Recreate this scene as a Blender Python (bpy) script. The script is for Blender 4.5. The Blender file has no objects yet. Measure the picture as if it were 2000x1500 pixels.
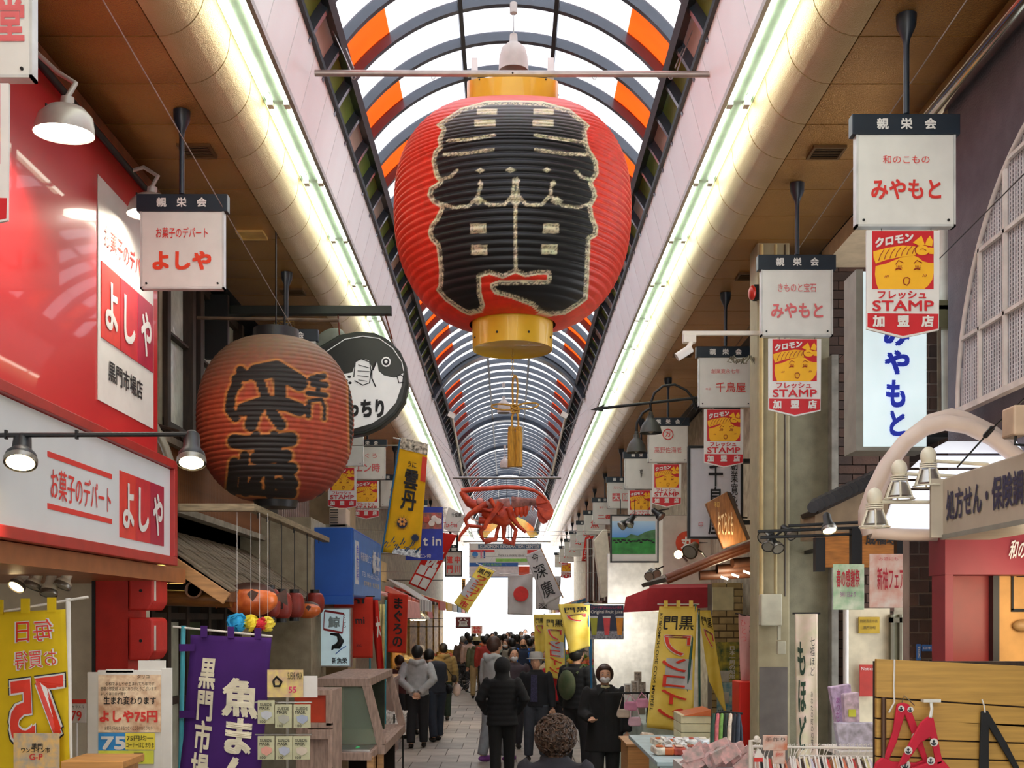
import bpy, math, random
import numpy as np
from mathutils import Vector, Matrix, Euler
random.seed(7)
PI = math.pi
V = Vector
# ---------------------------------------------------------------- camera, sky, exposure
sc = bpy.context.scene
COL = sc.collection
CAMH, F, VX, VY = 2.12, 2200.0, 993.0, 1210.0     # eye height in metres, focal length and vanishing point in pixels of the 2000x1500 frame
cam = bpy.data.cameras.new('camera'); camo = bpy.data.objects.new('camera', cam); COL.objects.link(camo)
camo.location = (0, 0, CAMH); camo.rotation_euler = (PI/2, 0, 0)
cam.sensor_width = 36; cam.lens = F/2000*36; cam.shift_x = (1000-VX)/2000; cam.shift_y = (VY-750)/2000
cam.clip_start = .05; cam.clip_end = 400
sc.camera = camo
world = bpy.data.worlds.new('overcast_sky'); sc.world = world; world.use_nodes = True
bgn = world.node_tree.nodes['Background']; bgn.inputs[0].default_value = (.98, .985, 1, 1); bgn.inputs[1].default_value = 2.5
sc.view_settings.view_transform = 'Standard'; sc.view_settings.look = 'None'; sc.view_settings.gamma = 1
sc.view_settings.exposure = 0.72
try: sc.view_settings.use_curve_mapping = False
except Exception: pass
TUBE_E, LAMP_E = 7.0, 6.0
# ---------------------------------------------------------------- helpers
def W(px, py, Y): return V(((px-VX)*Y/F, Y, CAMH-(py-VY)*Y/F))
def SX(px, py, X):
    Y = F*X/(px-VX); return V((X, Y, CAMH-(py-VY)*Y/F))
def lin(c): return c/12.92 if c <= .04045 else ((c+.055)/1.055)**2.4
def rgb(h):
    if isinstance(h, str): h = [int(h[i:i+2], 16)/255 for i in (0, 2, 4)]
    return tuple(lin(x) for x in h)
MATS = {}
def mat(name, col='808080', rough=.6, metal=0., emit=0., noise=.10, scale=9., bump=0., spec=.5, sheer=0., alpha=1., bscale=None, col2=None, stretch=None, coat=0.):
    if name in MATS: return MATS[name]
    m = bpy.data.materials.new(name); m.use_nodes = True; nt = m.node_tree; N = nt.nodes; L = nt.links
    b = N['Principled BSDF']; c = rgb(col)
    tc = N.new('ShaderNodeTexCoord'); mp = N.new('ShaderNodeMapping'); L.new(tc.outputs['Object'], mp.inputs[0])
    if stretch: mp.inputs['Scale'].default_value = stretch
    nz = N.new('ShaderNodeTexNoise'); nz.inputs['Scale'].default_value = scale; nz.inputs['Detail'].default_value = 4
    L.new(mp.outputs[0], nz.inputs['Vector'])
    rp = N.new('ShaderNodeValToRGB'); e = rp.color_ramp.elements
    e[0].position = .32; e[1].position = .68
    e[0].color = (*[max(0, x*(1-noise*1.6)) for x in c], 1)
    e[1].color = (*(rgb(col2) if col2 else [min(1, x*(1+noise)) for x in c]), 1)
    L.new(nz.outputs['Fac'], rp.inputs[0]); L.new(rp.outputs[0], b.inputs['Base Color'])
    b.inputs['Roughness'].default_value = rough; b.inputs['Metallic'].default_value = metal
    b.inputs['Specular IOR Level'].default_value = spec; b.inputs['Coat Weight'].default_value = coat
    if emit: L.new(rp.outputs[0], b.inputs['Emission Color']); b.inputs['Emission Strength'].default_value = emit
    if alpha < 1: b.inputs['Alpha'].default_value = alpha
    if sheer: b.inputs['Transmission Weight'].default_value = 0; b.inputs['Subsurface Weight'].default_value = 0
    if bump:
        n2 = N.new('ShaderNodeTexNoise'); n2.inputs['Scale'].default_value = bscale or scale*12; L.new(mp.outputs[0], n2.inputs['Vector'])
        bp = N.new('ShaderNodeBump'); bp.inputs['Strength'].default_value = bump; bp.inputs['Distance'].default_value = .01
        L.new(n2.outputs['Fac'], bp.inputs['Height']); L.new(bp.outputs[0], b.inputs['Normal'])
    MATS[name] = m; return m
def cloth(name, col, trans=.35, noise=.06):
    """thin fabric: diffuse on the lit side, lets some light through"""
    if name in MATS: return MATS[name]
    m = mat(name, col, .85, noise=noise, scale=5); nt = m.node_tree; N = nt.nodes; L = nt.links
    b = N['Principled BSDF']; t = N.new('ShaderNodeBsdfTranslucent'); mx = N.new('ShaderNodeMixShader'); mx.inputs[0].default_value = trans
    src = b.inputs['Base Color'].links[0].from_socket; L.new(src, t.inputs[0])
    L.new(b.outputs[0], mx.inputs[1]); L.new(t.outputs[0], mx.inputs[2]); L.new(mx.outputs[0], N['Material Output'].inputs[0])
    return m
def sheet(name, col, keep=.75, noise=.05):
    """translucent plastic roofing: mostly lets the sky through, tinted"""
    if name in MATS: return MATS[name]
    m = mat(name, col, .3, noise=noise, scale=2.2, stretch=(1, 3, 1)); nt = m.node_tree; N = nt.nodes; L = nt.links
    b = N['Principled BSDF']; t = N.new('ShaderNodeBsdfTransparent'); mx = N.new('ShaderNodeMixShader'); mx.inputs[0].default_value = keep
    L.new(b.inputs['Base Color'].links[0].from_socket, t.inputs[0])
    L.new(b.outputs[0], mx.inputs[1]); L.new(t.outputs[0], mx.inputs[2]); L.new(mx.outputs[0], N['Material Output'].inputs[0])
    return m
def glass(name='window_glass', col='dfe8e4', keep=.6, rough=.08):
    if name in MATS: return MATS[name]
    m = sheet(name, col, keep); m.node_tree.nodes['Principled BSDF'].inputs['Roughness'].default_value = rough; return m
def vcmat(name, rough=.7, bump=0., spec=.5, trans=0.):
    """material that reads a painted colour attribute"""
    if name in MATS: return MATS[name]
    m = bpy.data.materials.new(name); m.use_nodes = True; nt = m.node_tree; N = nt.nodes; L = nt.links
    a = N.new('ShaderNodeVertexColor'); a.layer_name = 'paint'; b = N['Principled BSDF']
    nz = N.new('ShaderNodeTexNoise'); nz.inputs['Scale'].default_value = 30; mx = N.new('ShaderNodeMix'); mx.data_type = 'RGBA'; mx.blend_type = 'MULTIPLY'
    mx.inputs[0].default_value = .35; L.new(a.outputs[0], mx.inputs[6]); L.new(nz.outputs['Color'], mx.inputs[7])
    g = N.new('ShaderNodeHueSaturation'); g.inputs['Value'].default_value = 1.18; L.new(mx.outputs[2], g.inputs['Color'])
    L.new(g.outputs[0], b.inputs['Base Color']); b.inputs['Roughness'].default_value = rough; b.inputs['Specular IOR Level'].default_value = spec
    if trans:
        t = N.new('ShaderNodeBsdfTranslucent'); m2 = N.new('ShaderNodeMixShader'); m2.inputs[0].default_value = trans
        L.new(g.outputs[0], t.inputs[0]); L.new(b.outputs[0], m2.inputs[1]); L.new(t.outputs[0], m2.inputs[2]); L.new(m2.outputs[0], N['Material Output'].inputs[0])
    MATS[name] = m; return m
def wloc(o):
    p = V((0, 0, 0))
    while o: p = p+o.location; o = o.parent
    return p
class MB:
    def __init__(s): s.v = []; s.f = []
    def add(s, vs, fs):
        o = len(s.v); s.v += [tuple(v) for v in vs]; s.f += [tuple(i+o for i in f) for f in fs]; return s
    def bx(s, p, q):
        x0, x1 = sorted((p[0], q[0])); y0, y1 = sorted((p[1], q[1])); z0, z1 = sorted((p[2], q[2]))
        return s.add([(x0,y0,z0),(x1,y0,z0),(x1,y1,z0),(x0,y1,z0),(x0,y0,z1),(x1,y0,z1),(x1,y1,z1),(x0,y1,z1)],
                     [(0,3,2,1),(4,5,6,7),(0,1,5,4),(1,2,6,5),(2,3,7,6),(3,0,4,7)])
    def box(s, c, d, rx=0, ry=0, rz=0, M=None):
        M = M or Euler((rx, ry, rz)).to_matrix(); c = V(c)
        vs = [c+M@V((a*d[0]/2, b*d[1]/2, e*d[2]/2)) for e in (-1, 1) for a, b in ((-1,-1),(1,-1),(1,1),(-1,1))]
        return s.add(vs, [(0,3,2,1),(4,5,6,7),(0,1,5,4),(1,2,6,5),(2,3,7,6),(3,0,4,7)])
    def bar(s, a, b, w, h=None, up=V((0,0,1))):
        """square bar from a to b"""
        a, b = V(a), V(b); d = b-a; L = d.length; d = d/L
        if abs(d.dot(up)) > .95: up = V((0,1,0))
        r = d.cross(up).normalized(); u = r.cross(d)
        return s.box((a+b)/2, (L, w, h or w), M=Matrix((d, r, u)).transposed())
    def cyl(s, a, b, r0, r1=None, n=12, caps=True):
        return s.tube([a, b], [r0, r0 if r1 is None else r1], n, caps)
    def tube(s, pts, r, n=8, caps=True, closed=False):
        pts = [V(p) for p in pts]; k = len(pts); rs = r if isinstance(r, (list, tuple)) else [r]*k
        ref = None; rings = []
        for i, p in enumerate(pts):
            if closed: d = pts[(i+1) % k]-pts[i-1]
            else: d = pts[min(i+1, k-1)]-pts[max(i-1, 0)]
            d = d.normalized() if d.length > 1e-9 else V((0,0,1))
            if ref is None: ref = V((0,0,1)) if abs(d.z) < .9 else V((0,1,0))
            u = (ref-d*ref.dot(d)); u = u.normalized() if u.length > 1e-6 else d.orthogonal().normalized(); w = d.cross(u); ref = u
            rings += [p+(u*math.cos(2*PI*j/n)+w*math.sin(2*PI*j/n))*rs[i] for j in range(n)]
        fs = []
        for i in range(k if closed else k-1):
            a, b = i*n, ((i+1) % k)*n
            fs += [(a+j, a+(j+1) % n, b+(j+1) % n, b+j) for j in range(n)]
        if caps and not closed: fs += [tuple(range(n))[::-1], tuple((k-1)*n+j for j in range(n))]
        return s.add(rings, fs)
    def lathe(s, prof, c=(0,0,0), n=24, M=None, sx=1, sy=1, caps=True):
        c = V(c); M = M or Matrix.Identity(3)
        vs = [c+M@V((r*sx*math.cos(2*PI*j/n), r*sy*math.sin(2*PI*j/n), z)) for r, z in prof for j in range(n)]
        fs = [(i*n+j, i*n+(j+1) % n, (i+1)*n+(j+1) % n, (i+1)*n+j) for i in range(len(prof)-1) for j in range(n)]
        if caps: fs += [tuple(range(n))[::-1], tuple((len(prof)-1)*n+j for j in range(n))]
        return s.add(vs, fs)
    def ell(s, c, r, n=12, m=8, M=None):
        if not isinstance(r, (tuple, list)): r = (r, r, r)
        prof = [(max(math.sin(PI*i/m), 1e-4), -math.cos(PI*i/m)) for i in range(m+1)]
        M = M or Matrix.Identity(3)
        return s.lathe(prof, c, n, M@Matrix.Diagonal(r))
    def prism(s, poly, vec):
        n = len(poly); vec = V(vec); a = [V(p) for p in poly]
        return s.add(a+[p+vec for p in a], [tuple(range(n)), tuple(range(2*n-1, n-1, -1))]+[(i, (i+1) % n, n+(i+1) % n, n+i)[::-1] for i in range(n)])
    def pr(s, x0, y0, x1, y1, Y, t=.02): return s.bx(W(x0, y0, Y), W(x1, y1, Y)+V((0, t, 0)))
    def pp(s, pts, Y, t=.02): return s.prism([W(x, y, Y) for x, y in pts], (0, t, 0))
    def build(s, name, m, parent=None, smooth=None, bevel=0, fix=True):
        me = bpy.data.meshes.new(name); L = wloc(parent) if parent else None
        vs = s.v if L is None else [(v[0]-L[0], v[1]-L[1], v[2]-L[2]) for v in s.v]
        me.from_pydata(vs, [], s.f); me.materials.append(m)
        if fix and len(s.f) < 60000:
            import bmesh
            bm = bmesh.new(); bm.from_mesh(me); bmesh.ops.recalc_face_normals(bm, faces=bm.faces); bm.to_mesh(me); bm.free()
        if smooth:
            me.polygons.foreach_set('use_smooth', [True]*len(me.polygons)); me.set_sharp_from_angle(angle=math.radians(smooth if smooth > 1 else 40))
        o = bpy.data.objects.new(name, me); COL.objects.link(o)
        if parent: o.parent = parent
        if bevel:
            b = o.modifiers.new('bevel', 'BEVEL'); b.width = bevel; b.segments = 2; b.limit_method = 'ANGLE'
        return o
def tag(o, label=None, cat=None, group=None, kind=None):
    if label: o['label'] = label
    if cat: o['category'] = cat
    if group: o['group'] = group
    if kind: o['kind'] = kind
    return o
def thing(name, label, cat, loc=(0,0,0), group=None, kind=None):
    o = bpy.data.objects.new(name, None); COL.objects.link(o); o.location = loc; o.empty_display_size = .05
    return tag(o, label, cat, group, kind)
def dup(root, loc, label=None, rz=None, group=None, deep=True):
    def cp(o, par):
        c = o.copy(); COL.objects.link(c); c.parent = par
        for ch in [x for x in KIDS.get(o.name, ()) ]: cp(ch, c)
        return c
    KIDS = {}
    def walk(o):
        for ch in o.children: KIDS.setdefault(o.name, []).append(ch); walk(ch)
    walk(root)
    c = cp(root, None); c.location = loc
    if rz is not None: c.rotation_euler = (0, 0, rz)
    if label: c['label'] = label
    if group: c['group'] = group
    return c
TXT = {}
def glyphs(s, bold, res=3):
    k = (s, bold)
    if k in TXT: return TXT[k]
    cu = bpy.data.curves.new('t', 'FONT'); cu.body = s; cu.size = 1; cu.offset = bold; cu.resolution_u = res; cu.align_x = 'CENTER'; cu.space_line = .98
    ob = bpy.data.objects.new('t', cu); COL.objects.link(ob)
    dg = bpy.context.evaluated_depsgraph_get(); me = bpy.data.meshes.new_from_object(ob.evaluated_get(dg))
    n = len(me.vertices); co = np.empty(n*3); me.vertices.foreach_get('co', co); co = co.reshape(-1, 3)
    fs = [tuple(p.vertices) for p in me.polygons]
    bpy.data.objects.remove(ob); bpy.data.curves.remove(cu); bpy.data.meshes.remove(me)
    lo, hi = co.min(0), co.max(0); uv = (co[:, :2]-lo[:2])/np.maximum(hi[:2]-lo[:2], 1e-6)
    TXT[k] = (uv, fs); return TXT[k]
def bolduv(s, bold, aspect=1.):
    """list of glyph coordinate arrays in the unit box: one, or several shifted copies for heavy lettering"""
    uv, fs = glyphs(s, 0)
    rows = s.count('\n')+1; n = max(len(l) for l in s.split('\n')); w = max(0., bold-.002)*.9; du, dv = min(w/n, .06), min(w/rows, .06)
    if w < .004: return [uv], fs
    base = uv*np.array([1-2*du, 1-2*dv])+np.array([du, dv])
    return [base+np.array([a*du, b*dv]) for a, b in ((-1, -1), (1, -1), (-1, 1), (1, 1), (0, 0))], fs
def textmb(mb, s, O, U, Vv, bold=.02, shear=0.):
    O, U, Vv = V(O), V(U), V(Vv); N = U.cross(Vv).normalized()*.0002
    if N.y > 0 and abs(N.y) > abs(N.x): N = -N
    uvs, fs = bolduv(s, bold)
    for k, uv in enumerate(uvs): mb.add([O+N*k+U*float(a+shear*b)+Vv*float(b) for a, b in uv], fs)
    return mb
def text(s, O, U, Vv, m, parent, bold=.02, vert=False, off=.004, name='lettering', shear=0.):
    """print the string s so that its bounding box fills the parallelogram O, O+U, O+V, just proud of the surface"""
    if vert: s = '\n'.join(s)
    O, U, Vv = V(O), V(U), V(Vv); n = U.cross(Vv).normalized()*off
    if n.y > 0 and abs(n.y) > abs(n.x): n = -n
    return textmb(MB(), s, O+n, U, Vv, bold, shear).build(name, m, parent, fix=False)
def ptext(s, x0, y0, x1, y1, Y, m, parent, bold=.02, vert=False, mirror=False, rot=0., name='lettering', shear=0.):
    """text in a pixel rectangle at depth Y, facing the street"""
    c = V(((x0+x1)/2, (y0+y1)/2)); w, h = x1-x0, y1-y0; ca, sa = math.cos(rot), math.sin(rot)
    def q(a, b): return W(c[0]+a*ca-b*sa, c[1]+a*sa+b*ca, Y)
    O, A, B = q(-w/2, h/2), q(w/2, h/2), q(-w/2, -h/2)
    if mirror: O, A, B = A, O, q(w/2, -h/2)
    return text(s, O-V((0, .004, 0)), A-O, B-O, m, parent, bold, vert, off=0, name=name, shear=shear)
def light(name, loc, energy, size=.1, col=(1, .85, .62), kind='POINT', rot=None, spot=None, parent=None):
    l = bpy.data.lights.new(name, kind); l.energy = energy; l.color = col
    if kind in ('POINT', 'SPOT'): l.shadow_soft_size = size
    if kind == 'SPOT': l.spot_size = spot or 1.6; l.spot_blend = .5
    o = bpy.data.objects.new(name, l); COL.objects.link(o); o.location = V(loc)-(wloc(parent) if parent else V((0,0,0)))
    if rot is not None: o.rotation_euler = rot
    if parent: o.parent = parent
    return o
def aim(a, b): return (V(b)-V(a)).to_track_quat('-Z', 'Y').to_euler()
# ---------------------------------------------------------------- materials
white = mat('white_paint', 'dedbd7', .45, noise=.03); offw = mat('off_white_plastic', 'dcd6cc', .4, noise=.04)
black = mat('black_paint', '17191c', .45, noise=.1); navy = mat('dark_blue_black_paint', '1b2733', .35, noise=.1)
iron = mat('dark_iron', '2a2b2c', .5, metal=.6, noise=.15); steel = mat('grey_steel', 'a9a6a1', .3, metal=.9, noise=.08)
alu = mat('dull_aluminium', 'b9b2a8', .4, metal=.7, noise=.08); red = mat('red_paint', 'd2261c', .4, noise=.05)
signred = mat('sign_red', 'c8202a', .4, noise=.04); txtred = mat('red_lettering', 'd4322b', .5, noise=.03); faded = mat('faded_red_lettering', 'd8686a', .6, noise=.05)
ink = mat('black_ink', '141418', .6, noise=.05); blueink = mat('blue_ink', '2030c8', .5, noise=.03); yel = mat('yellow_print', 'f3b41c', .55, noise=.04)
wood = mat('brown_timber', '6b4526', .6, noise=.3, scale=6, stretch=(1, 6, 6), bump=.15); dwood = mat('dark_timber', '33241a', .65, noise=.3, scale=7, stretch=(6, 1, 1), bump=.15)
lwood = mat('pale_timber', 'b98a58', .55, noise=.18, scale=6, stretch=(1, 5, 8), bump=.08); tan = mat('tan_board', 'c08a4c', .5, noise=.12, scale=5, stretch=(1, 4, 14))
cream = mat('cream_wall', 'd8ceb4', .75, noise=.06, bump=.1); beige = mat('beige_render', 'a59c85', .85, noise=.12, bump=.2)
# ---------------------------------------------------------------- setting: floor
def struct(name, mb, m, parent=None, smooth=None, bevel=0):
    o = mb.build(name, m, parent, smooth, bevel)
    if not parent: o['kind'] = 'structure'
    return o
PITCH = .49
fl = struct('floor', MB().bx((-7, -4, -.2), (7, 62, -.012)), mat('grout_asphalt', '5e5750', .9, noise=.15, bump=.3))
pav = mat('paving_stone', 'a79e96', .55, noise=.14, scale=3, bump=.12); pav2 = mat('paving_stone_pale', 'b7ada3', .55, noise=.12, scale=3, bump=.12); pav3 = mat('paving_stone_grey', '989089', .55, noise=.14, scale=3, bump=.12)
tp = {}
for i in range(16):
    for j in range(11):
        k = (i*7+j*3+(i*j) % 2) % 3
        if k not in tp: tp[k] = t = MB().bx((0, 0, -.012), (.428, .835, 0)).build('paving_tile', (pav, pav2, pav3)[k], fl)
        else: t = tp[k].copy(); COL.objects.link(t)
        t.location = (-2.3+j*.44+(.22 if i % 2 else 0), 14.2+i*.85, 0)
m_ = MB()
for i in range(30):
    for j in range(6):
        m_.bx((-2.4+j*.82, 28+i*1.0, -.012), (-2.4+j*.82+.8, 28+i*1.0+.97, -.002))
far = m_.build('paving', pav, fl); far['kind'] = 'stuff'
# ---------------------------------------------------------------- setting: vaulted roof, fascia, soffits
ceil = thing('ceiling', None, None, (0, 0, CAMH), kind='structure')
RC, RR = 2.90, 1.33            # vault centre above the eye, radius of the ribs' inner edge
def arc(x, r=RR): return math.sqrt(r*r-x*x)
slate = mat('rib_slate_paint', '3b424c', .28, noise=.08, coat=.3); slate2 = mat('beam_black_paint', '1e2022', .4, noise=.1)
sky_w = sheet('milky_roof_sheet', 'f4f6fb', .78, .03); sky_o = sheet('orange_roof_sheet', 'ff8a4a', .8, .04)
grn = mat('green_panel', '7d9440', .5, noise=.15, scale=2); bei = mat('beige_panel', 'd5c0b2', .5, noise=.1, scale=2)
def angs(x): return math.asin(max(-1, min(1, x/RR)))
AE, AB, AO, AP = angs(1.2), angs(1.07), angs(.78), angs(.33)
def arch(mb, y, w, r0, r1, a0, a1, n):
    vs = []; 
    for i in range(n+1):
        a = a0+(a1-a0)*i/n; s, c = math.sin(a), math.cos(a)
        for yy, r in ((y, r0), (y+w, r0), (y+w, r1), (y, r1)): vs.append((r*s, yy, CAMH+RC+r*c))
    fs = [(i*4+j, i*4+(j+1) % 4, i*4+4+(j+1) % 4, i*4+4+j) for i in range(n) for j in range(4)]+[(0,3,2,1), (n*4, n*4+1, n*4+2, n*4+3)]
    return mb.add(vs, fs)
def shell(mb, y0, y1, r, t, a0, a1, n): return arch(mb, y0, y1-y0, r, r+t, a0, a1, n)
Y0, NEAR, NFAR = 5.29, 26, 84
def place(proto, dy):
    o = proto.copy(); COL.objects.link(o); o.location = (0, dy, 0); return o
ribs = arch(MB(), Y0, .045, RR-.0, RR+.07, -AE, AE, 36).build('rib', slate, ceil, smooth=30)
protos = {}
def panel(key, m, a0, a1, n=6):
    protos[key] = shell(MB(), Y0+.045, Y0+PITCH, RR+.06, .006, a0, a1, n).build('roof_panel', m, ceil, smooth=30)
panel('c', sky_w, -AP, AP); panel('wl', sky_w, -AO, -AP); panel('wr', sky_w, AP, AO); panel('l', sky_w, -AB, -AO); panel('r', sky_w, AO, AB)
panel('ol', sky_o, -AB, -AO); panel('or', sky_o, AO, AB)
for s, k in ((-1, 'l'), (1, 'r')):
    panel('g'+k, grn, s*AB, s*AE, 3); panel('b'+k, bei, s*AB, s*AE, 3)
def bay(i): return ((i % 2 == 0) if i < 24 else (i % 2 == 1), (i % 3 != 0))
used = set()
def put(key, i):
    if i == 0 and key not in used: used.add(key); return protos[key]
    used.add(key); return place(protos[key], i*PITCH)
for i in range(NEAR):
    org, gr = bay(i)
    if i: place(ribs, i*PITCH)
    for k in ('c', 'wl', 'wr'): 
        if i: place(protos[k], i*PITCH)
    for k in ('ol', 'or') if org else ('l', 'r'): place(protos[k], i*PITCH)
    for k in (('gl', 'gr') if gr else ('bl', 'br')): place(protos[k], i*PITCH)
for k in ('l', 'r', 'ol', 'or', 'gl', 'gr', 'bl', 'br'): bpy.data.objects.remove(protos[k])
for o in list(ceil.children): pass
fr, fw, fo, fg, fb = MB(), MB(), MB(), MB(), MB()
for i in range(NEAR, NFAR):
    org, gr = bay(i); y = Y0+i*PITCH
    arch(fr, y, .045, RR, RR+.07, -AE, AE, 24); shell(fw, y+.045, y+PITCH, RR+.06, .006, -AO, AO, 14)
    for s in (-1, 1):
        shell(fo if org else fw, y+.045, y+PITCH, RR+.06, .006, min(s*AO, s*AB), max(s*AO, s*AB), 4)
        shell(fg if gr else fb, y+.045, y+PITCH, RR+.06, .006, min(s*AB, s*AE), max(s*AB, s*AE), 2)
for mb, nm, m in ((fr, 'far_rib', slate), (fw, 'far_roof_panel', sky_w), (fo, 'far_roof_panel', sky_o), (fg, 'far_roof_panel', grn), (fb, 'far_roof_panel', bei)):
    o = mb.build(nm, m, ceil, smooth=30); o['kind'] = 'stuff'
YE = Y0+NFAR*PITCH
for y in (17.6, 23.6, 27.5, 32.6, 38.6): arch(MB(), y, .22, RR-.05, RR+.06, -AE, AE, 36).build('main_arch', slate, ceil, smooth=30)
for s in (-1, 1):
    for a, w in ((AB, .05), (AP, .03)):
        r = RR+.01; x, z = s*r*math.sin(a), CAMH+RC+r*math.cos(a)
        MB().box((x, (Y0+YE)/2, z), (w, YE-Y0, w*1.4), ry=s*a).build('purlin', slate2, ceil)
# fascia, light trough, cornice, flat soffit panels
fasc = mat('fascia_pinkish_metal', 'fffaf5', .36, metal=.0, noise=.04, scale=1.6, bump=.12, bscale=60)
gold = mat('bronze_soffit_panel', 'a8743a', .27, metal=.62, noise=.14, scale=1.3, bump=.7, bscale=170, col2='c4924e')
goldc = mat('champagne_cornice', 'cdae7e', .3, metal=.6, noise=.12, scale=1.3, bump=.6, bscale=170)
trough = mat('trough_white', '98a58e', .5, noise=.03)
def strip(mb, sec, y0, y1, t=.012):
    """thin strip following a section (x,h), from y0 to y1"""
    n = len(sec); vs = []
    for i, (x, h) in enumerate(sec):
        x0, h0 = sec[max(i-1, 0)]; x1, h1 = sec[min(i+1, n-1)]; d = V((x1-x0, h1-h0)).normalized(); nx, nh = -d.y*t, d.x*t
        for yy, dx, dh in ((y0, 0, 0), (y1, 0, 0), (y1, nx, nh), (y0, nx, nh)): vs.append((x+dx, yy, CAMH+h+dh))
    fs = [(i*4+j, i*4+(j+1) % 4, i*4+4+(j+1) % 4, i*4+4+j) for i in range(n-1) for j in range(4)]+[(0,3,2,1), ((n-1)*4, (n-1)*4+1, (n-1)*4+2, (n-1)*4+3)]
    return mb.add(vs, fs)
cor = [(1.475, 3.16)]+[(1.475+.235*(1-math.cos(a)), 3.085-.235*math.sin(a)) for a in [PI/2*i/8 for i in range(9)]]
cor = [(1.475, 3.16)]+[(1.71-.225*math.cos(PI/2*i/9), 3.075-.225*math.sin(PI/2*i/9)) for i in range(10)]
YS, NS, NP = 3.55, 82, 30
JG = .011
for s in (-1, 1):
    def sc_(sec): return [(s*x, h) for x, h in (sec if s > 0 else sec[::-1])]
    secs = (('fascia_panel', [(1.19, 3.52), (1.30, 3.10)], fasc), ('cornice_panel', cor, goldc), ('soffit_panel', [(1.716, 2.85), (2.42, 2.85)], gold))
    for nm, sec, m in secs:
        first = None; mb = MB()
        for i in range(NS):
            if i < 4+NP:
                if i < 2: strip(mb, sc_(sec), YS+i*PITCH, YS+(i+1)*PITCH-JG); continue
                if first is None:
                    first = strip(MB(), sc_(sec), YS+i*PITCH, YS+(i+1)*PITCH-JG).build(nm, m, ceil, smooth=30); f0 = i
                else: place(first, (i-f0)*PITCH)
            else: strip(mb, sc_(sec), YS+i*PITCH, YS+(i+1)*PITCH-JG)
        o = mb.build('far_'+nm, m, ceil, smooth=30); o['kind'] = 'stuff'
    yb = YS+NS*PITCH
    bk = MB(); strip(bk, sc_([(1.225, 3.54), (1.335, 3.12)]), YS, yb, .02); strip(bk, sc_([(1.49, 3.18)]+[(x+.03, h+.03) for x, h in cor[2:]]), YS, yb); strip(bk, sc_([(1.70, 2.875), (3.4, 2.875)]), YS, yb)
    bk.build('soffit_backing', black, ceil)
    tr = MB(); strip(tr, sc_([(1.30, 3.10), (1.315, 3.17), (1.46, 3.17), (1.475, 3.13)]), YS, yb, .015)
    tr.build('light_trough', trough, ceil)
    MB().bx((s*1.285, YS, CAMH+3.085), (s*1.31, yb, CAMH+3.125)).build('trough_lip', alu, ceil)
    MB().bx((s*1.17, YS, CAMH+3.50), (s*1.215, yb, CAMH+3.545)).build('gutter_edge', slate2, ceil)
    side = 'left' if s < 0 else 'right'
    # fluorescent fixtures, two tubes each
    loc = V((s*1.385, 5.58, CAMH+3.15))
    t = thing('fluorescent_fixture', f'twin-tube fluorescent light in the long trough along the {side} side of the arcade', 'ceiling light', loc, f'fluorescent lights along the {side} trough')
    tm = mat('lit_tube', 'f4ffe9', .5, emit=TUBE_E, noise=0)
    for dx in (-.05, .05): MB().cyl(loc+V((dx, .03, -.035)), loc+V((dx, 1.19, -.035)), .016, n=8).build('tube', tm, t, smooth=40)
    MB().bx(loc+V((-.030, .0, -.03)), loc+V((.030, 1.22, -.005))).build('tray', mat('fixture_pale_green', '9fb09f', .5), t)
    for dx in (-.05, .05):
        for yy in (.0, 1.19): MB().bx(loc+V((dx-.017, yy, -.056)), loc+V((dx+.017, yy+.03, 0))).build('lamp_holder', offw, t)
    for i in range(1, 28): dup(t, loc+V((0, i*1.22, 0)))
    mm = MB().bx(loc+V((-.06, 28*1.22, -.045)), (s*1.445, yb, CAMH+3.12)).build('far_lamps', tm, ceil)
# end gable
gy = YE
g = struct('wall_end', arch(MB(), gy, .12, RR-.32, RR+.1, -AE*1.0, AE*1.0, 30), mat('yellow_gable', 'e3c56a', .6))
mb = MB()
for x in (-.14, 0, .14): mb.bx((x-.02, gy, CAMH+3.0), (x+.02, gy+.04, CAMH+3.95))
mb.bx((-1.2, gy, CAMH+3.35), (1.2, gy+.04, CAMH+3.39)); mb.build('mullion', iron, g)
# ---------------------------------------------------------------- setting: side walls and outer ground
wl = struct('wall_left', MB().bx((-4.6, 8.2, 0), (-2.62, 45.2, 4.96)), mat('left_wall_render', '7d7461', .9, noise=.2, bump=.2))
wr = struct('wall_right', MB().bx((2.62, 9.2, 0), (4.6, 45.2, 4.96)), mat('right_wall_render', 'a89d88', .9, noise=.2, bump=.2))

# unseen arcade added behind the viewer to cut frontal sky light on the signs
bk = MB()
for s in (-1, 1):
    for sec in ([(1.19, 3.52), (1.30, 3.10)], cor, [(1.716, 2.85), (3.4, 2.85)], [(1.30, 3.12), (1.475, 3.16)]): strip(bk, [(s*x, h) for x, h in (sec if s > 0 else sec[::-1])], -9, YS)
o = bk.build('unseen_rear_soffit', goldc, ceil)
bk = MB(); shell(bk, -9, Y0, RR+.06, .006, -AE, AE, 20); bk.build('unseen_rear_roof_sheet', sky_w, ceil)
bk = MB()
for i in range(20): arch(bk, -9+i*PITCH*1.4, .045, RR, RR+.07, -AE, AE, 20)
bk.build('unseen_rear_rib', slate, ceil)['kind'] = 'stuff'
for s in (-1, 1): MB().bx((s*1.34, -8, CAMH+3.11), (s*1.43, YS+1.9, CAMH+3.13)).build('unseen_rear_lamps', mat('lit_tube', ''), ceil)
struct('wall_left', MB().bx((-4.6, -9, 0), (-2.8, 2.5, 4.98)), cream); struct('wall_right', MB().bx((2.8, -9, 0), (4.6, 2.5, 4.98)), cream)  # unseen plain walls, added to shut out sky light beside the viewer

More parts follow.
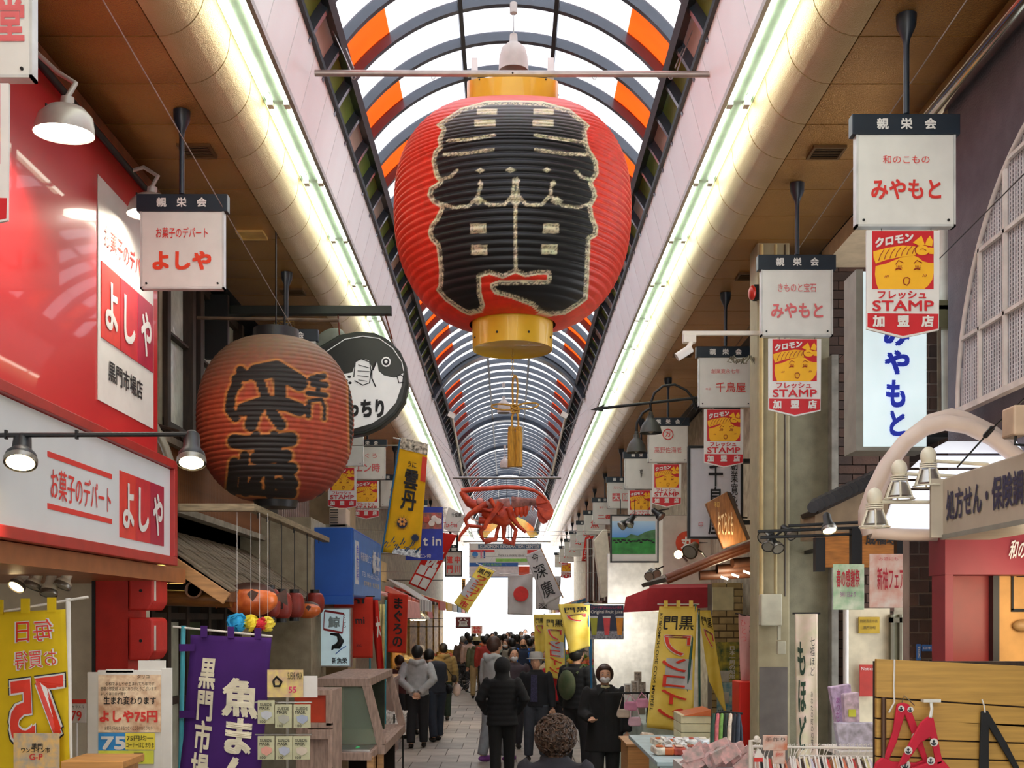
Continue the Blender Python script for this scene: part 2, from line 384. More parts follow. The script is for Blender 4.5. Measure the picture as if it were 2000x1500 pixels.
vm = mat('vent_brown', '6b5030', .5, metal=.4); vdk = mat('vent_dark', '17130f', .8)
for px, py, lab, lit in ((385, 292, 'square brown ceiling vent beside the candy shop sign stem on the left', 0), (492, 457, 'cream ceiling panel lamp on the left soffit', 1), (572, 568, 'brown ceiling vent over the blowfish sign beam', 0), (1614, 295, 'square brown ceiling vent left of the nearest right-hand sign', 0), (1463, 538, 'brown ceiling vent left of the beige column top', 0), (1334, 692, 'small brown ceiling vent further back on the right soffit', 0)):
    Y = F*2.85/(VY-py); x = (px-VX)*Y/F; c = V((x, Y, CAMH+2.85)); t = thing('ceiling_vent', lab, 'vent', c)
    for a, b in (((-.10, -.09), (.10, -.075)), ((-.10, .075), (.10, .09)), ((-.10, -.075), (-.085, .075)), ((.085, -.075), (.10, .075))): MB().bx(c+V((a[0], a[1], -.018)), c+V((b[0], b[1], 0))).build('frame', vm if not lit else mat('vent_cream', 'c8a860', .5), t)
    MB().bx(c+V((-.085, -.075, -.006)), c+V((.085, .075, -.002))).build('backing', vdk if not lit else mat('vent_cream', ''), t)
    if not lit:
        for k in range(6): MB().box(c+V((0, -.06+k*.024, -.012)), (.17, .014, .003), rx=.5).build('louvre', vm, t)
# ---------------------------------------------------------------- great lantern
def dseg(P, a, b):
    a = np.array(a, float); b = np.array(b, float); d = b-a; t = np.clip(((P-a)@d)/max(d@d, 1e-9), 0, 1)
    return np.hypot(*(P-a-t[:, None]*d).T)
def dpoly(P, poly):
    """signed distance, positive inside"""
    n = len(poly); D = np.full(len(P), 1e9); ins = np.zeros(len(P), bool)
    for i in range(n):
        a, b = poly[i], poly[(i+1) % n]; D = np.minimum(D, dseg(P, a, b))
        if a[1] != b[1]:
            c = (a[1] > P[:, 1]) != (b[1] > P[:, 1]); xs = (b[0]-a[0])*(P[:, 1]-a[1])/(b[1]-a[1])+a[0]; ins ^= c & (P[:, 0] < xs)
    return np.where(ins, D, -D)
def dline(P, pts): return np.min([dseg(P, pts[i], pts[i+1]) for i in range(len(pts)-1)], 0)
def vn(P, s, seed=0):
    q = np.floor(P/s).astype(np.int64); h = (q[:, 0]*374761393+q[:, 1]*668265263+seed*982451653) & 0x7fffffff
    h = (h ^ (h >> 13))*1274126177 & 0x7fffffff; return (h % 1000)/1000.
def smooth01(x): return np.clip(x, 0, 1)
def mixc(a, b, t): return a*(1-t[:, None])+np.array(b)[None, :]*t[:, None]
def lantern_body(name, c, prof_r, half, pleats, cols, paint, m, parent, sub=7, pleat=.008, flip=True, shear=0.):
    """pleated paper body; paint(pix, up) gives linear colours for the painted front, repeated on the back"""
    rows = pleats*sub; t = np.linspace(-1, 1, rows+1); r = prof_r(t)
    ph = (np.arange(rows+1) % sub)/sub; r = r+pleat*(np.abs(np.sin(PI*ph))-.4)*(1-np.abs(t)**6*.6)
    th = np.linspace(0, 2*PI, cols, endpoint=False)
    X = r[:, None]*np.sin(th)[None]; Yv = -r[:, None]*np.cos(th)[None]; Z = np.repeat((t*half)[:, None], cols, 1)+shear*np.clip((t-.2)/.8, 0, 1)[:, None]*Yv
    L = wloc(parent); P = np.stack([X+c[0]-L[0], Yv+c[1]-L[1], Z+c[2]-L[2]], -1).reshape(-1, 3)
    i, j = np.meshgrid(np.arange(rows), np.arange(cols), indexing='ij'); a = i*cols+j; b = i*cols+(j+1) % cols
    fs = np.stack([a, b, b+cols, a+cols], -1).reshape(-1, 4)
    me = bpy.data.meshes.new(name); me.from_pydata(P.tolist(), [], fs.tolist()); me.materials.append(m)
    me.polygons.foreach_set('use_smooth', [True]*len(me.polygons))
    Xf = np.where(np.cos(th)[None] > 0, X, -X) if flip else X; Yf = -np.abs(Yv); Z = Z
    px = VX+F*(Xf+c[0])/(Yf+c[1]); py = VY-F*(Z+c[2]-CAMH)/(Yf+c[1])
    colr = paint(np.stack([px, py], -1).reshape(-1, 2), np.repeat(t, cols), np.tile(th, rows+1))
    at = me.color_attributes.new('paint', 'FLOAT_COLOR', 'POINT'); at.data.foreach_set('color', np.hstack([colr, np.ones((len(colr), 1))]).ravel())
    o = bpy.data.objects.new(name, me); COL.objects.link(o); o.parent = parent; return o
OUT = [(1001,196),(951,197),(900,211),(868,232),(852,244),(863,253),(855,272),(857,285),(847,296),(843,315),(849,344),(857,355),(839,366),(835,381),(844,396),(860,405),(852,424),(840,440),(836,455),(840,468),(852,480),(854,489),(858,526),(857,557),(852,567),(870,588),(901,609),(914,615),(940,611),(947,596),(940,572),(939,541),(956,536),(982,544),(1007,533),(1026,541),(1052,536),(1069,536),(1069,547),(974,548),(958,554),(958,563),(966,574),(1000,583),(1039,598),(1056,614),(1078,617),(1104,614),(1130,598),(1147,585),(1150,546),(1153,468),(1166,461),(1168,445),(1159,422),(1156,403),(1166,384),(1164,372),(1157,357),(1169,339),(1167,315),(1153,293),(1148,280),(1145,256),(1152,245),(1140,235),(1113,213),(1060,198)]
LN = [[(858,397),(885,405),(915,403),(932,385),(940,360)],[(932,385),(955,400),(985,400),(1001,382),(1005,350)],[(1009,350),(1012,382),(1028,400),(1058,400),(1074,382),(1078,358)],[(1078,385),(1100,402),(1130,405),(1156,397)],[(1007,398),(1007,533)],[(858,352),(880,345),(892,333)],[(1156,352),(1136,346),(1125,334)],[(868,302),(905,300),(962,292)],[(1046,292),(1100,300),(1146,302)],[(875,275),(920,272),(965,264)],[(1046,264),(1090,271),(1143,278)]]
RC_ = [(951,218,19,5),(1062,218,19,5),(947,240,20,6),(1061,240,20,6),(934,446,15,9),(1076,446,15,9),(936,488,15,9),(1073,487,15,9)]
DM = [(934,392,14,10),(1007,390,14,18),(1087,392,14,10),(938,333,10,6),(997,332,12,7),(1068,332,10,6),(938,358,6,8),(1010,353,7,9),(1081,358,6,8)]
def paint_big(P, t, th):
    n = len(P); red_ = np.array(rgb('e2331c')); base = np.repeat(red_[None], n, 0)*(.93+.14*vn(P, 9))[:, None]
    skylit = smooth01((t-.62)/.38)*.55; base = mixc(base, rgb('e8938c'), skylit)  # paler top: sky light from above painted into the red
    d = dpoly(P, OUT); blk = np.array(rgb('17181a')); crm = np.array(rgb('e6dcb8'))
    g = np.repeat(blk[None], n, 0); g = mixc(g, rgb('77746f'), smooth01((t-.25)/.75)*.8)  # upper black greyed: light from above put into the colour
    spk = (vn(P, 2.1, 3) > .5)*1.
    def band(dd, w0, w1): return smooth01((dd-w0)/.9)*smooth01((w1-dd)/.9)
    dl = np.min([dline(P, l) for l in LN], 0); g = mixc(g, crm, smooth01((3.6-dl)/.8)*(.35+.65*spk)); 
    for x, y, w, h in RC_:
        q = np.maximum(np.abs(P[:, 0]-x)-w, np.abs(P[:, 1]-y)-h); g = mixc(g, crm, smooth01((1-q)/.8)*np.where(q > -2, .9, .35+.5*spk)); g = mixc(g, crm, (q < -h*.6)*.8)
    for x, y, w, h in DM:
        q = np.abs(P[:, 0]-x)/w+np.abs(P[:, 1]-y)/h; g = mixc(g, crm, smooth01((1-q)*4)*(.45+.55*spk))
    g = mixc(g, crm, band(d, 3.0, 9)*(.2+.7*spk)); g = mixc(g, crm, band(d, -1, 3.4))
    return mixc(base, 0*crm, np.zeros(n))*(1-smooth01((d+1)/.9))[:, None]+g*smooth01((d+1)/.9)[:, None]
LC = W(1001, 415, 7.0)
big = thing('giant_paper_lantern', 'giant red pleated paper lantern with huge black characters and gold rims hanging mid-arcade', 'lantern', LC)
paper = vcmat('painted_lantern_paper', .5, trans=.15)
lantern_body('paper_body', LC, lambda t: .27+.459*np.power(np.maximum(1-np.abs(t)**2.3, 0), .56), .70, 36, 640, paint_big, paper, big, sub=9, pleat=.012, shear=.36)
gilt = mat('gilt_rim', 'd8a81f', .42, metal=.12, noise=.1, scale=3, coat=.3)
def rim(c, r0, r1, z0, z1, m, parent, name='rim', n=48, floor=True):
    return MB().lathe([(r1-.02, z0+.01), (r1, z0), (r0, z1), (r0-.02, z1)], c, n).build(name, m, parent, smooth=40)
MB().lathe([(.263, .69), (.283, .68), (.283, .81), (.263, .81)], LC, 48, Matrix(((1,0,0),(0,1,0),(0,.36,1)))).build('top_rim', gilt, big, smooth=40); rim(LC, .252, .248, -.855, -.685, gilt, big, 'bottom_rim')
mb = MB()
for a in np.linspace(0, 2*PI, 9)[:-1]: mb.ell(LC+V((.249*math.sin(a+.4), -.249*math.cos(a+.4), -.80)), .008, 6, 4)
for a in np.linspace(0, 2*PI, 9)[:-1]: mb.ell(LC+V((.284*math.sin(a), -.284*math.cos(a), .73)), .006, 6, 4)
mb.build('rivet', iron, big)['kind'] = 'stuff'
for sx in (-1, 1): MB().box(LC+V((sx*.235, -.05, .86)), (.04, .012, .15)).build('strap', white, big)
# hanging pipe for lantern
pz = W(1000, 143, 6.93); pp_ = thing('support_pipe', 'long grey steel pipe spanning the vault above the giant lantern', 'pipe', pz)
MB().cyl(W(615, 143, 6.93), W(1394, 145, 6.93), .019, n=14).build('tube', mat('pipe_grey', 'a89d94', .35, metal=.5), pp_, smooth=50)
for x in (691, 1310, 846, 1161):
    c = W(x, 151, 6.93); MB().tube([c+V((.012*math.cos(a), 0, .012*math.sin(a))) for a in np.linspace(0, 2*PI, 13)[:-1]], .003, 5, closed=True).build('eye_ring', steel, pp_)
for x0, y0, x1, y1 in ((691, 133, 676, 95), (1318, 133, 1334, 95), (686, 140, 650, 60), (1322, 140, 1352, 60)):
    MB().tube([W(x0, y0, 6.93), W(x1, y1, 7.0)], .004, 5).build('wire', steel, pp_)
# bell lamps under the ridge
def bell(px, py, s, Y, lab):
    c = W(px, py, Y); t = thing('pendant_lamp', lab, 'lamp', c, 'bell-shaped ridge lamps')
    MB().lathe([(.105*s, -.12*s), (.10*s, -.02*s), (.085*s, .04*s), (.05*s, .07*s), (.028*s, .09*s), (.026*s, .14*s), (.0, .145*s)], c, 24, caps=False).build('shade', mat('lamp_pale_grey', 'b8aea4', .5), t, smooth=50)
    MB().tube([c+V((0, 0, .14*s)), c+V((0, 0, .28*s))], .006*s, 6).build('chain', steel, t)
    MB().lathe([(.012*s, .28*s), (.026*s, .29*s), (.026*s, .36*s), (.01*s, .37*s)], c, 12).build('ceiling_cup', mat('lamp_pale_grey', ''), t, smooth=40)
bell(1003, 107, .98, 7.72, 'pale grey bell-shaped pendant lamp just above the giant lantern')
bell(984, 792, 1.0, 17.9, 'small pale bell-shaped lamp seen beside the golden tassel knot')
bell(986, 903, 1.0, 24.0, 'distant bell-shaped lamp left of the golden tassel')
# tassel
TZ = 7.0; tc_ = W(1005, 800, TZ)
ts = thing('tassel_ornament', 'golden rope knot with looped wings and twin tassels hanging below the giant lantern', 'ornament', tc_)
rope = mat('golden_rope', 'b3832a', .6, noise=.25, scale=60)
mb = MB()
for i in range(9):
    c = LC+V((.0, -.0, -.86-.022*i)); e = [c+V(((.006 if i % 2 else 0)*math.cos(a)*1.3, (0 if i % 2 else .006)*math.cos(a)*1.3, .012*math.sin(a))) for a in np.linspace(0, 2*PI, 9)[:-1]]
    mb.tube(e, .0022, 5, closed=True)
mb.build('chain', mat('brass_chain', 'a08040', .4, metal=.7), ts)
def rp(pts, nm='rope', r=.0068): return MB().tube([W(x, y, TZ) for x, y in pts], r, 7).build(nm, rope, ts, smooth=60)
rp([(1006, 733), (1002, 740), (1001, 760), (1002, 790), (1003, 800)]); rp([(1006, 733), (1010, 740), (1011, 760), (1009, 790), (1007, 800)])
def loop(cx, cy, rx, ry, tilt): return [(cx+rx*math.cos(a)*math.cos(tilt)-ry*math.sin(a)*math.sin(tilt), cy+rx*math.cos(a)*math.sin(tilt)+ry*math.sin(a)*math.cos(tilt)) for a in np.linspace(0, 2*PI, 21)[:-1]]
for cx, ti in ((982, .08), (1030, -.1)): MB().tube([W(x, y, TZ) for x, y in loop(cx, 795 if cx < 1000 else 793, 22, 5.5, ti)], .0058, 7, closed=True).build('rope_loop', rope, ts, smooth=60)
mb = MB()
for k, (dx, dy, rx, ry, ti) in enumerate(((0, -3, 8, 4, .5), (0, 3, 8, 4, -.5), (-4, 0, 4, 7, .2), (4, 0, 4, 7, -.2))): mb.tube([W(1006+x, 799+y, TZ)+V((0, -.012+.006*k, 0)) for x, y in loop(dx, dy, rx, ry, ti)], .0062, 6, closed=True)
mb.build('knot', rope, ts, smooth=60)
for x in (1000, 1012): rp([(1004 if x < 1005 else 1009, 803), (x, 815), (x+.5, 833)])
for x in (999, 1013):
    c = W(x, 838, TZ); MB().lathe([(.004, .016), (.02, .012), (.023, -.004), (.020, -.012), (.0235, -.02), (.024, -.235), (.0, -.235)], c, 16).build('tassel', mat('golden_tassel', 'c08a2a', .7, noise=.35, scale=30, stretch=(12, 12, .6), bump=.5), ts, smooth=35)
# lobster
LZ = 15.0
def lw(x, y, dy=0.): return W(880+x/9.09, 930+y/9.09, LZ+dy)
lob = thing('lobster_sculpture', 'giant red spiny lobster model hanging over the street', 'sculpture', lw(1000, 600))
shell_m = mat('lobster_red', 'cf3a1e', .45, noise=.25, scale=9, bump=.3, col2='e6552e'); back_m = mat('lobster_dusty_back', 'a06a62', .7, noise=.35, scale=12, bump=.4)
seg = [(430, 560, 60), (560, 540, 110), (720, 530, 150), (900, 540, 185), (1060, 520, 170)]
def lj(p): return lw(p[0], p[1])
MB().tube([lj(p) for p in seg], [p[2]/9.09*LZ/F*.75 for p in seg], 16).build('carapace', back_m, lob, smooth=60)
MB().tube([lw(560, 640), lw(760, 680), lw(950, 700), lw(1120, 620)], [.05, .12, .16, .09], 14).build('underbody', shell_m, lob, smooth=60)
for k in range(7):
    x = 1080+k*62; y = 470-k*2; r = (150-k*11)/9.09*LZ/F*.75
    MB().tube([lw(x, y), lw(x+30, y), lw(x+66, y-2)], [r*.9, r, r*.86], 14).build('tail_segment', back_m, lob, smooth=60)
    MB().prism([lw(x-14, y+80), lw(x+34, y+70), lw(x+20, y+175-k*6), lw(x-6, y+170-k*6)], (0, .05, 0)).build('side_plate', mat('lobster_pale', 'd9928a', .6), lob)
def fan(ps, dy):
    MB().prism([lw(x, y, dy) for x, y in ps], (0, .03, 0)).build('tail_fin', shell_m, lob, bevel=.01)
fan([(1470, 470), (1560, 330), (1640, 330), (1700, 400), (1720, 470), (1560, 500)], 0); fan([(1500, 500), (1720, 440), (1780, 500), (1830, 600), (1810, 690), (1600, 600)], .03)
fan([(1530, 540), (1790, 620), (1830, 660), (1790, 760), (1700, 790), (1600, 690)], -.03); fan([(1540, 600), (1740, 740), (1720, 820), (1640, 850), (1570, 790), (1540, 700)], .06); fan([(1520, 480), (1660, 330), (1760, 460), (1780, 560)], .08)
def leg(pts, r0, nm='leg', dy=0.): n = len(pts); return MB().tube([lw(x, y, dy) for x, y in pts], [r0*(1-.55*i/(n-1)) for i in range(n)], 8).build(nm, shell_m, lob, smooth=60)
leg([(470, 520), (330, 470), (250, 360), (190, 270)], .075, 'antenna'); leg([(190, 265), (420, 230), (700, 215), (1000, 195), (1300, 210), (1500, 260), (1620, 340), (1700, 420)], .038, 'antenna')
leg([(640, 490), (480, 580), (340, 680), (260, 780), (290, 880), (560, 900)], .045, 'antenna', -.1); leg([(330, 860), (250, 960), (170, 1060), (140, 1160)], .03, 'antenna', -.1)
leg([(720, 540), (820, 660), (840, 700)], .04); leg([(700, 400), (760, 500), (860, 690)], .035, dy=-.15); leg([(890, 470), (840, 560), (640, 820), (600, 930)], .05, dy=-.15)
leg([(600, 900), (530, 980), (560, 1090), (600, 1170)], .035); leg([(600, 1160), (800, 1120), (830, 960), (890, 800)], .04); leg([(940, 780), (950, 960), (940, 1130)], .045); leg([(940, 1140), (1110, 1200), (1160, 960), (1020, 790)], .045)
leg([(1020, 560), (1080, 720), (1200, 880), (1340, 1000)], .045, dy=-.12); leg([(480, 600), (640, 640), (800, 700)], .035); leg([(500, 780), (700, 800), (900, 790)], .05); leg([(560, 570), (700, 620), (850, 640)], .03, dy=-.1)
for x, y in ((1180, 560), (1260, 570), (1330, 560)): MB().ell(lw(x, y+30), (.04, .03, .1), 10, 8).build('swimmeret', shell_m, lob, smooth=60)
MB().ell(lw(520, 450, -.06), .05, 10, 8).build('eye', mat('lobster_pale', ''), lob, smooth=60)
MB().tube([lw(340, 690, -.1), lw(400, 770, -.1), lw(490, 800, -.1)], [.014, .012, .006], 6).build('feeler', mat('feeler_pink', 'e8c0b0', .5), lob)
mb = MB()
for x in (480, 1530, 1000): mb.cyl(lw(x, 300 if x != 1000 else 420), lw(x, 20), .004, n=5)
mb.build('wire', iron, lob)
cb = W(993, 933, LZ); c_ = thing('hanging_crossbar', 'thin steel crossbar on two slanting rods above the red lobster', 'bar', cb)
MB().cyl(W(885, 933, LZ), W(1096, 933, LZ), .016, n=8).build('bar', steel, c_)
for a, b in (((884, 815), (903, 928)), ((1104, 815), (1078, 928))): MB().cyl(W(*a, LZ), W(*b, LZ), .014, n=8).build('rod', alu, c_); MB().box(W(a[0]-2, a[1]-4, LZ), (.09, .07, .07), ry=.5).build('bracket', white, c_)
# ---------------------------------------------------------------- hanging association signs and stamp-card signs
acr = glass('clear_acrylic', 'e8e8e4', .5, .15)
def hsign(x, Z, lab, panel, stamp=True, slab=None, thick=.05):
    top = CAMH+2.385; c = V((x, Z, top)); t = thing('hanging_sign', lab, 'sign', c, 'association signs hanging from the soffit')
    MB().lathe([(.006, .0), (.014, 0), (.014, .32), (.018, .35), (.045, .41), (.048, .462), (.0, .462)], c, 14).build('stem', navy, t, smooth=40)
    h = MB().bx(c+V((-.255, 0, -.097)), c+V((.255, .06, 0))).build('header', navy, t, bevel=.003)
    text('親　栄　会', c+V((-.14, 0, -.075)), (.28, 0, 0), (0, 0, .053), white, h, bold=.03)
    MB().bx(c+V((-.225, .006, -.52)), c+V((.225, .05, -.097))).build('panel', mat('sign_panel_white', 'dad8d2', .35, noise=.03), t, bevel=.003)
    mb = MB()
    for a, b in (((-.235, .004, -.53), (-.225, .052, -.09)), ((.225, .004, -.53), (.235, .052, -.09)), ((-.235, .004, -.53), (.235, .052, -.52))): mb.bx(c+V(a), c+V(b))
    mb.build('edge_trim', mat('acrylic_edge', 'c9c9c6', .25), t)
    for sx in (-.2, .2): MB().cyl(c+V((sx, .007, -.5)), c+V((sx, .0, -.5)), .006, n=8).build('screw', iron, t)
    panel(c+V((0, .006, -.097)), t)
    if stamp: stampsign(V((x-.016, Z, top-.549)), slab or 'stamp sign')
    return t
def lines(*ls):
    """each line: text, centre offset x, offset down, width, height, material, bold"""
    def f(c, t):
        for s, dx, dz, w, h, m, b in ls: text(s, c+V((dx-w/2, 0, -dz-h/2)), (w, 0, 0), (0, 0, h), m, t, bold=b)
    return f
K = .345/445
STP = {}
def stampsign(c, lab):
    if 'p' in STP:
        t = dup(STP['p'], c, lab); return t
    t = thing('stamp_sign', lab, 'sign', c, 'red and yellow stamp-card signs'); STP['p'] = t
    def q(x, y, d=0): return c+V(((x-502)*K, -d*.0012, -(y-80)*K))
    def poly(ps, d, m, nm): return MB().prism([q(x, y, d) for x, y in ps], (0, .001, 0)).build(nm, m, t, fix=True)
    b = MB().prism([q(*p) for p in ((280,80),(725,84),(720,688),(502,737),(280,682))], (0, .012, 0)).build('board', white, t)
    poly([(314,86),(688,86),(688,440),(314,440)], 1, signred, 'red_square')
    poly([(335,300),(400,285),(480,250),(560,234),(592,246),(622,270),(655,280),(688,282),(688,340),(678,385),(655,418),(630,439),(352,439),(338,400),(331,350)], 2, yel, 'face')
    poly([(320,212),(400,190),(500,175),(580,182),(582,234),(480,246),(400,262),(335,286),(322,250)], 3, yel, 'headband')
    poly([(618+42*math.cos(a), 205+30*math.sin(a)) for a in np.linspace(0, 2*PI, 17)[:-1]], 4, yel, 'knot')
    poly([(560,158),(585,138),(612,116),(622,140),(632,172),(600,178)], 4, yel, 'knot_tail'); poly([(634,172),(645,140),(664,116),(683,148),(676,182)], 4, yel, 'knot_tail'); poly([(656,186),(688,190),(688,228),(660,226)], 3, yel, 'headband')
    mb = MB(); mbk = 1
    def st(ps, r=2.6, d=5): mb.tube([q(x, y, d) for x, y in ps], r*K, 4)
    for k in range(7): st([(352+k*34, 268-k*7), (362+k*34, 235-k*6), (385+k*34, 200-k*4)], 2.2)
    st([(578,180),(572,205),(582,234)]); st([(600,200),(622,196),(640,206)], 2)
    for a, b in (((455,292),(490,268)), ((566,284),(604,268))): st([a, ((a[0]+b[0])/2, b[1]-2), (b[0]+12, b[1]+14)])
    for x in (475, 588):
        st([(x-24, 325), (x-5, 318), (x+16, 322)])
        for dx in (-14, -4, 6, 16): st([(x+dx*.6, 320), (x+dx, 298)], 1.8)
        st([(x-20, 318), (x+22, 312)], 2)
    st([(502,385),(510,372),(530,370),(542,380),(536,405),(524,417),(506,410),(502,385)], 3.2)
    for x, y in ((388, 362), (618, 358)):
        for k in range(3): st([(x+k*9, y+8), (x+8+k*9, y-6)], 1.6)
    mb.build('face_print', mat('brown_red_ink', '9a2c1c', .6), t)['kind'] = 'stuff'
    def tx(s, x0, y0, x1, y1, m, bold, sh=0): text(s, q(x0, y1, 6), q(x1, y1, 6)-q(x0, y1, 6), q(x0, y0, 6)-q(x0, y1, 6), m, t, bold=bold, off=.0, shear=sh)
    o = q(330, 190, 6); text('クロモン', o, q(562, 152, 6)-o, q(330, 132, 6)-o, white, t, bold=.06, off=0)
    tx('フレッシュ', 345, 452, 640, 502, signred, .03); tx('STAMP', 314, 510, 686, 575, signred, .03)
    poly([(286,586),(718,590),(715,680),(502,724),(286,670)], 1, signred, 'red_base'); tx('加　盟　店', 315, 600, 685, 672, white, .05)
    for x in (372, 672): MB().tube([q(x, 88, 2), q(x-2, 72, 2), q(x+3, 70, -3)], .0015, 5).build('hook', iron, t)
    return t
P_ = lambda s: s
hsign(1.876, 5.31, 'white hanging sign with red lettering, nearest on the right, under the dark header', lines(('和のこもの', 0, .118, .22, .038, txtred, .0), ('みやもと', 0, .258, .33, .095, txtred, .03)), slab='large red and yellow stamp sign under the nearest right-hand hanging sign')
hsign(1.887, 7.36, 'white hanging sign with faded pink-red lettering, second on the right', lines(('きものと宝石', 0, .118, .25, .058, faded, .01), ('みやもと', 0, .268, .34, .10, faded, .03)), slab='stamp sign hanging in front of the beige pipe column')
hsign(1.895, 9.83, 'weathered hanging sign with brushy red characters beside the coiled cable', lines(('創業寛永七年', 0, .12, .25, .04, faded, 0), ('千鳥屋', .045, .26, .26, .085, txtred, .01), ('本店', -.15, .275, .05, .02, faded, 0)), slab='stamp sign in front of the tall black-framed sign')
def emblem(c, t):
    MB().tube([c+V((.06*math.cos(a), -.002, -.1+.06*math.sin(a))) for a in np.linspace(0, 2*PI, 21)[:-1]], .006, 5, closed=True).build('emblem_ring', txtred, t)
    text('万', c+V((-.032, 0, -.13)), (.064, 0, 0), (0, 0, .06), txtred, t, bold=.04); text('高野佐海老', c+V((-.16, 0, -.32)), (.32, 0, 0), (0, 0, .07), faded, t, bold=0)
hsign(1.885, 13.3, 'white hanging sign with a round red crest behind the bell lamps', emblem, slab='stamp sign just left of the tall black-framed sign')
hsign(1.885, 16.0, 'blank white hanging sign with a dangling tangle of wire', lambda c, t: MB().tube([c+V((.03*math.sin(k*1.7)*(1-k/40), -.03, -.16-.004*k)) for k in range(30)], .003, 5).build('wire_tangle', iron, t), slab='stamp sign half hidden behind a spotlight, fifth on the right')
def boxes(c, t):
    for k, ch in enumerate('大國'):
        MB().bx(c+V((-.15+k*.17, -.002, -.31)), c+V((-.02+k*.17, 0, -.18))).build('red_block', faded, t); text(ch, c+V((-.14+k*.17, -.002, -.3)), (.11, 0, 0), (0, 0, .11), white, t, bold=.03)
    text('だいこく屋', c+V((-.13, 0, -.11)), (.26, 0, 0), (0, 0, .05), faded, t, bold=0)
hsign(1.885, 18.8, 'hanging sign with two red blocks, sixth on the right', boxes, stamp=False)
hsign(1.885, 22.0, 'pale hanging sign with two wide red characters left of the cow picture', lines(('菓子・珈琲', 0, .1, .22, .04, faded, 0), ('二都', 0, .28, .28, .09, txtred, .02)), stamp=False)
for i, (z, s) in enumerate(((24.6, '魚'), (27.2, '亀'), (30.2, '寿'), (33.2, '丸'), (36.5, '井'), (40, '屋'))):
    hsign(1.885, z, f'small distant hanging sign, number {i+1} beyond the two-character sign on the right'.replace('number 1', 'first').replace('number 2', 'second').replace('number 3', 'third').replace('number 4', 'fourth').replace('number 5', 'fifth').replace('number 6', 'sixth'), lines((s, 0, .2, .18, .18, txtred, .02)), stamp=(i == 4), slab='tiny far stamp sign on the right')
hsign(-1.865, 3.85, 'white hanging sign with one big pink character at the top left corner', lines(('堂', .16, .235, .1, .15, faded, .04)), slab='stamp sign cut off by the left edge')
hsign(-1.83, 6.31, 'white hanging sign with orange-red lettering before the red billboard', lines(('お菓子のデパート', 0, .12, .29, .06, txtred, .01), ('よしや', 0, .275, .33, .105, mat('orange_red_lettering', 'e8421f', .5), .05)), stamp=False)
hsign(-1.82, 9.25, 'hanging sign mostly hidden behind the old brown lantern', lambda c, t: None, stamp=False)
hsign(-1.99, 13.6, 'hanging sign peeking out right of the old brown lantern', lambda c, t: None, slab='stamp sign half hidden by the old brown lantern')
hsign(-1.865, 14.9, 'white hanging sign with faded brush lettering left of the sea urchin banner', lines(('まぐろ', 0, .12, .25, .06, faded, 0), ('エン時', 0, .28, .33, .12, faded, .02)), slab='stamp sign left of the sea urchin banner')
for i, z in enumerate((18.5, 22.5, 27, 31.5, 36)): hsign(-1.865, z, f'small far hanging sign on the left, {("nearest", "second", "third", "fourth", "farthest")[i]} of the row behind the banners', lines(('丸魚亀寿井'[i], 0, .2, .18, .18, faded, .02)), stamp=False)
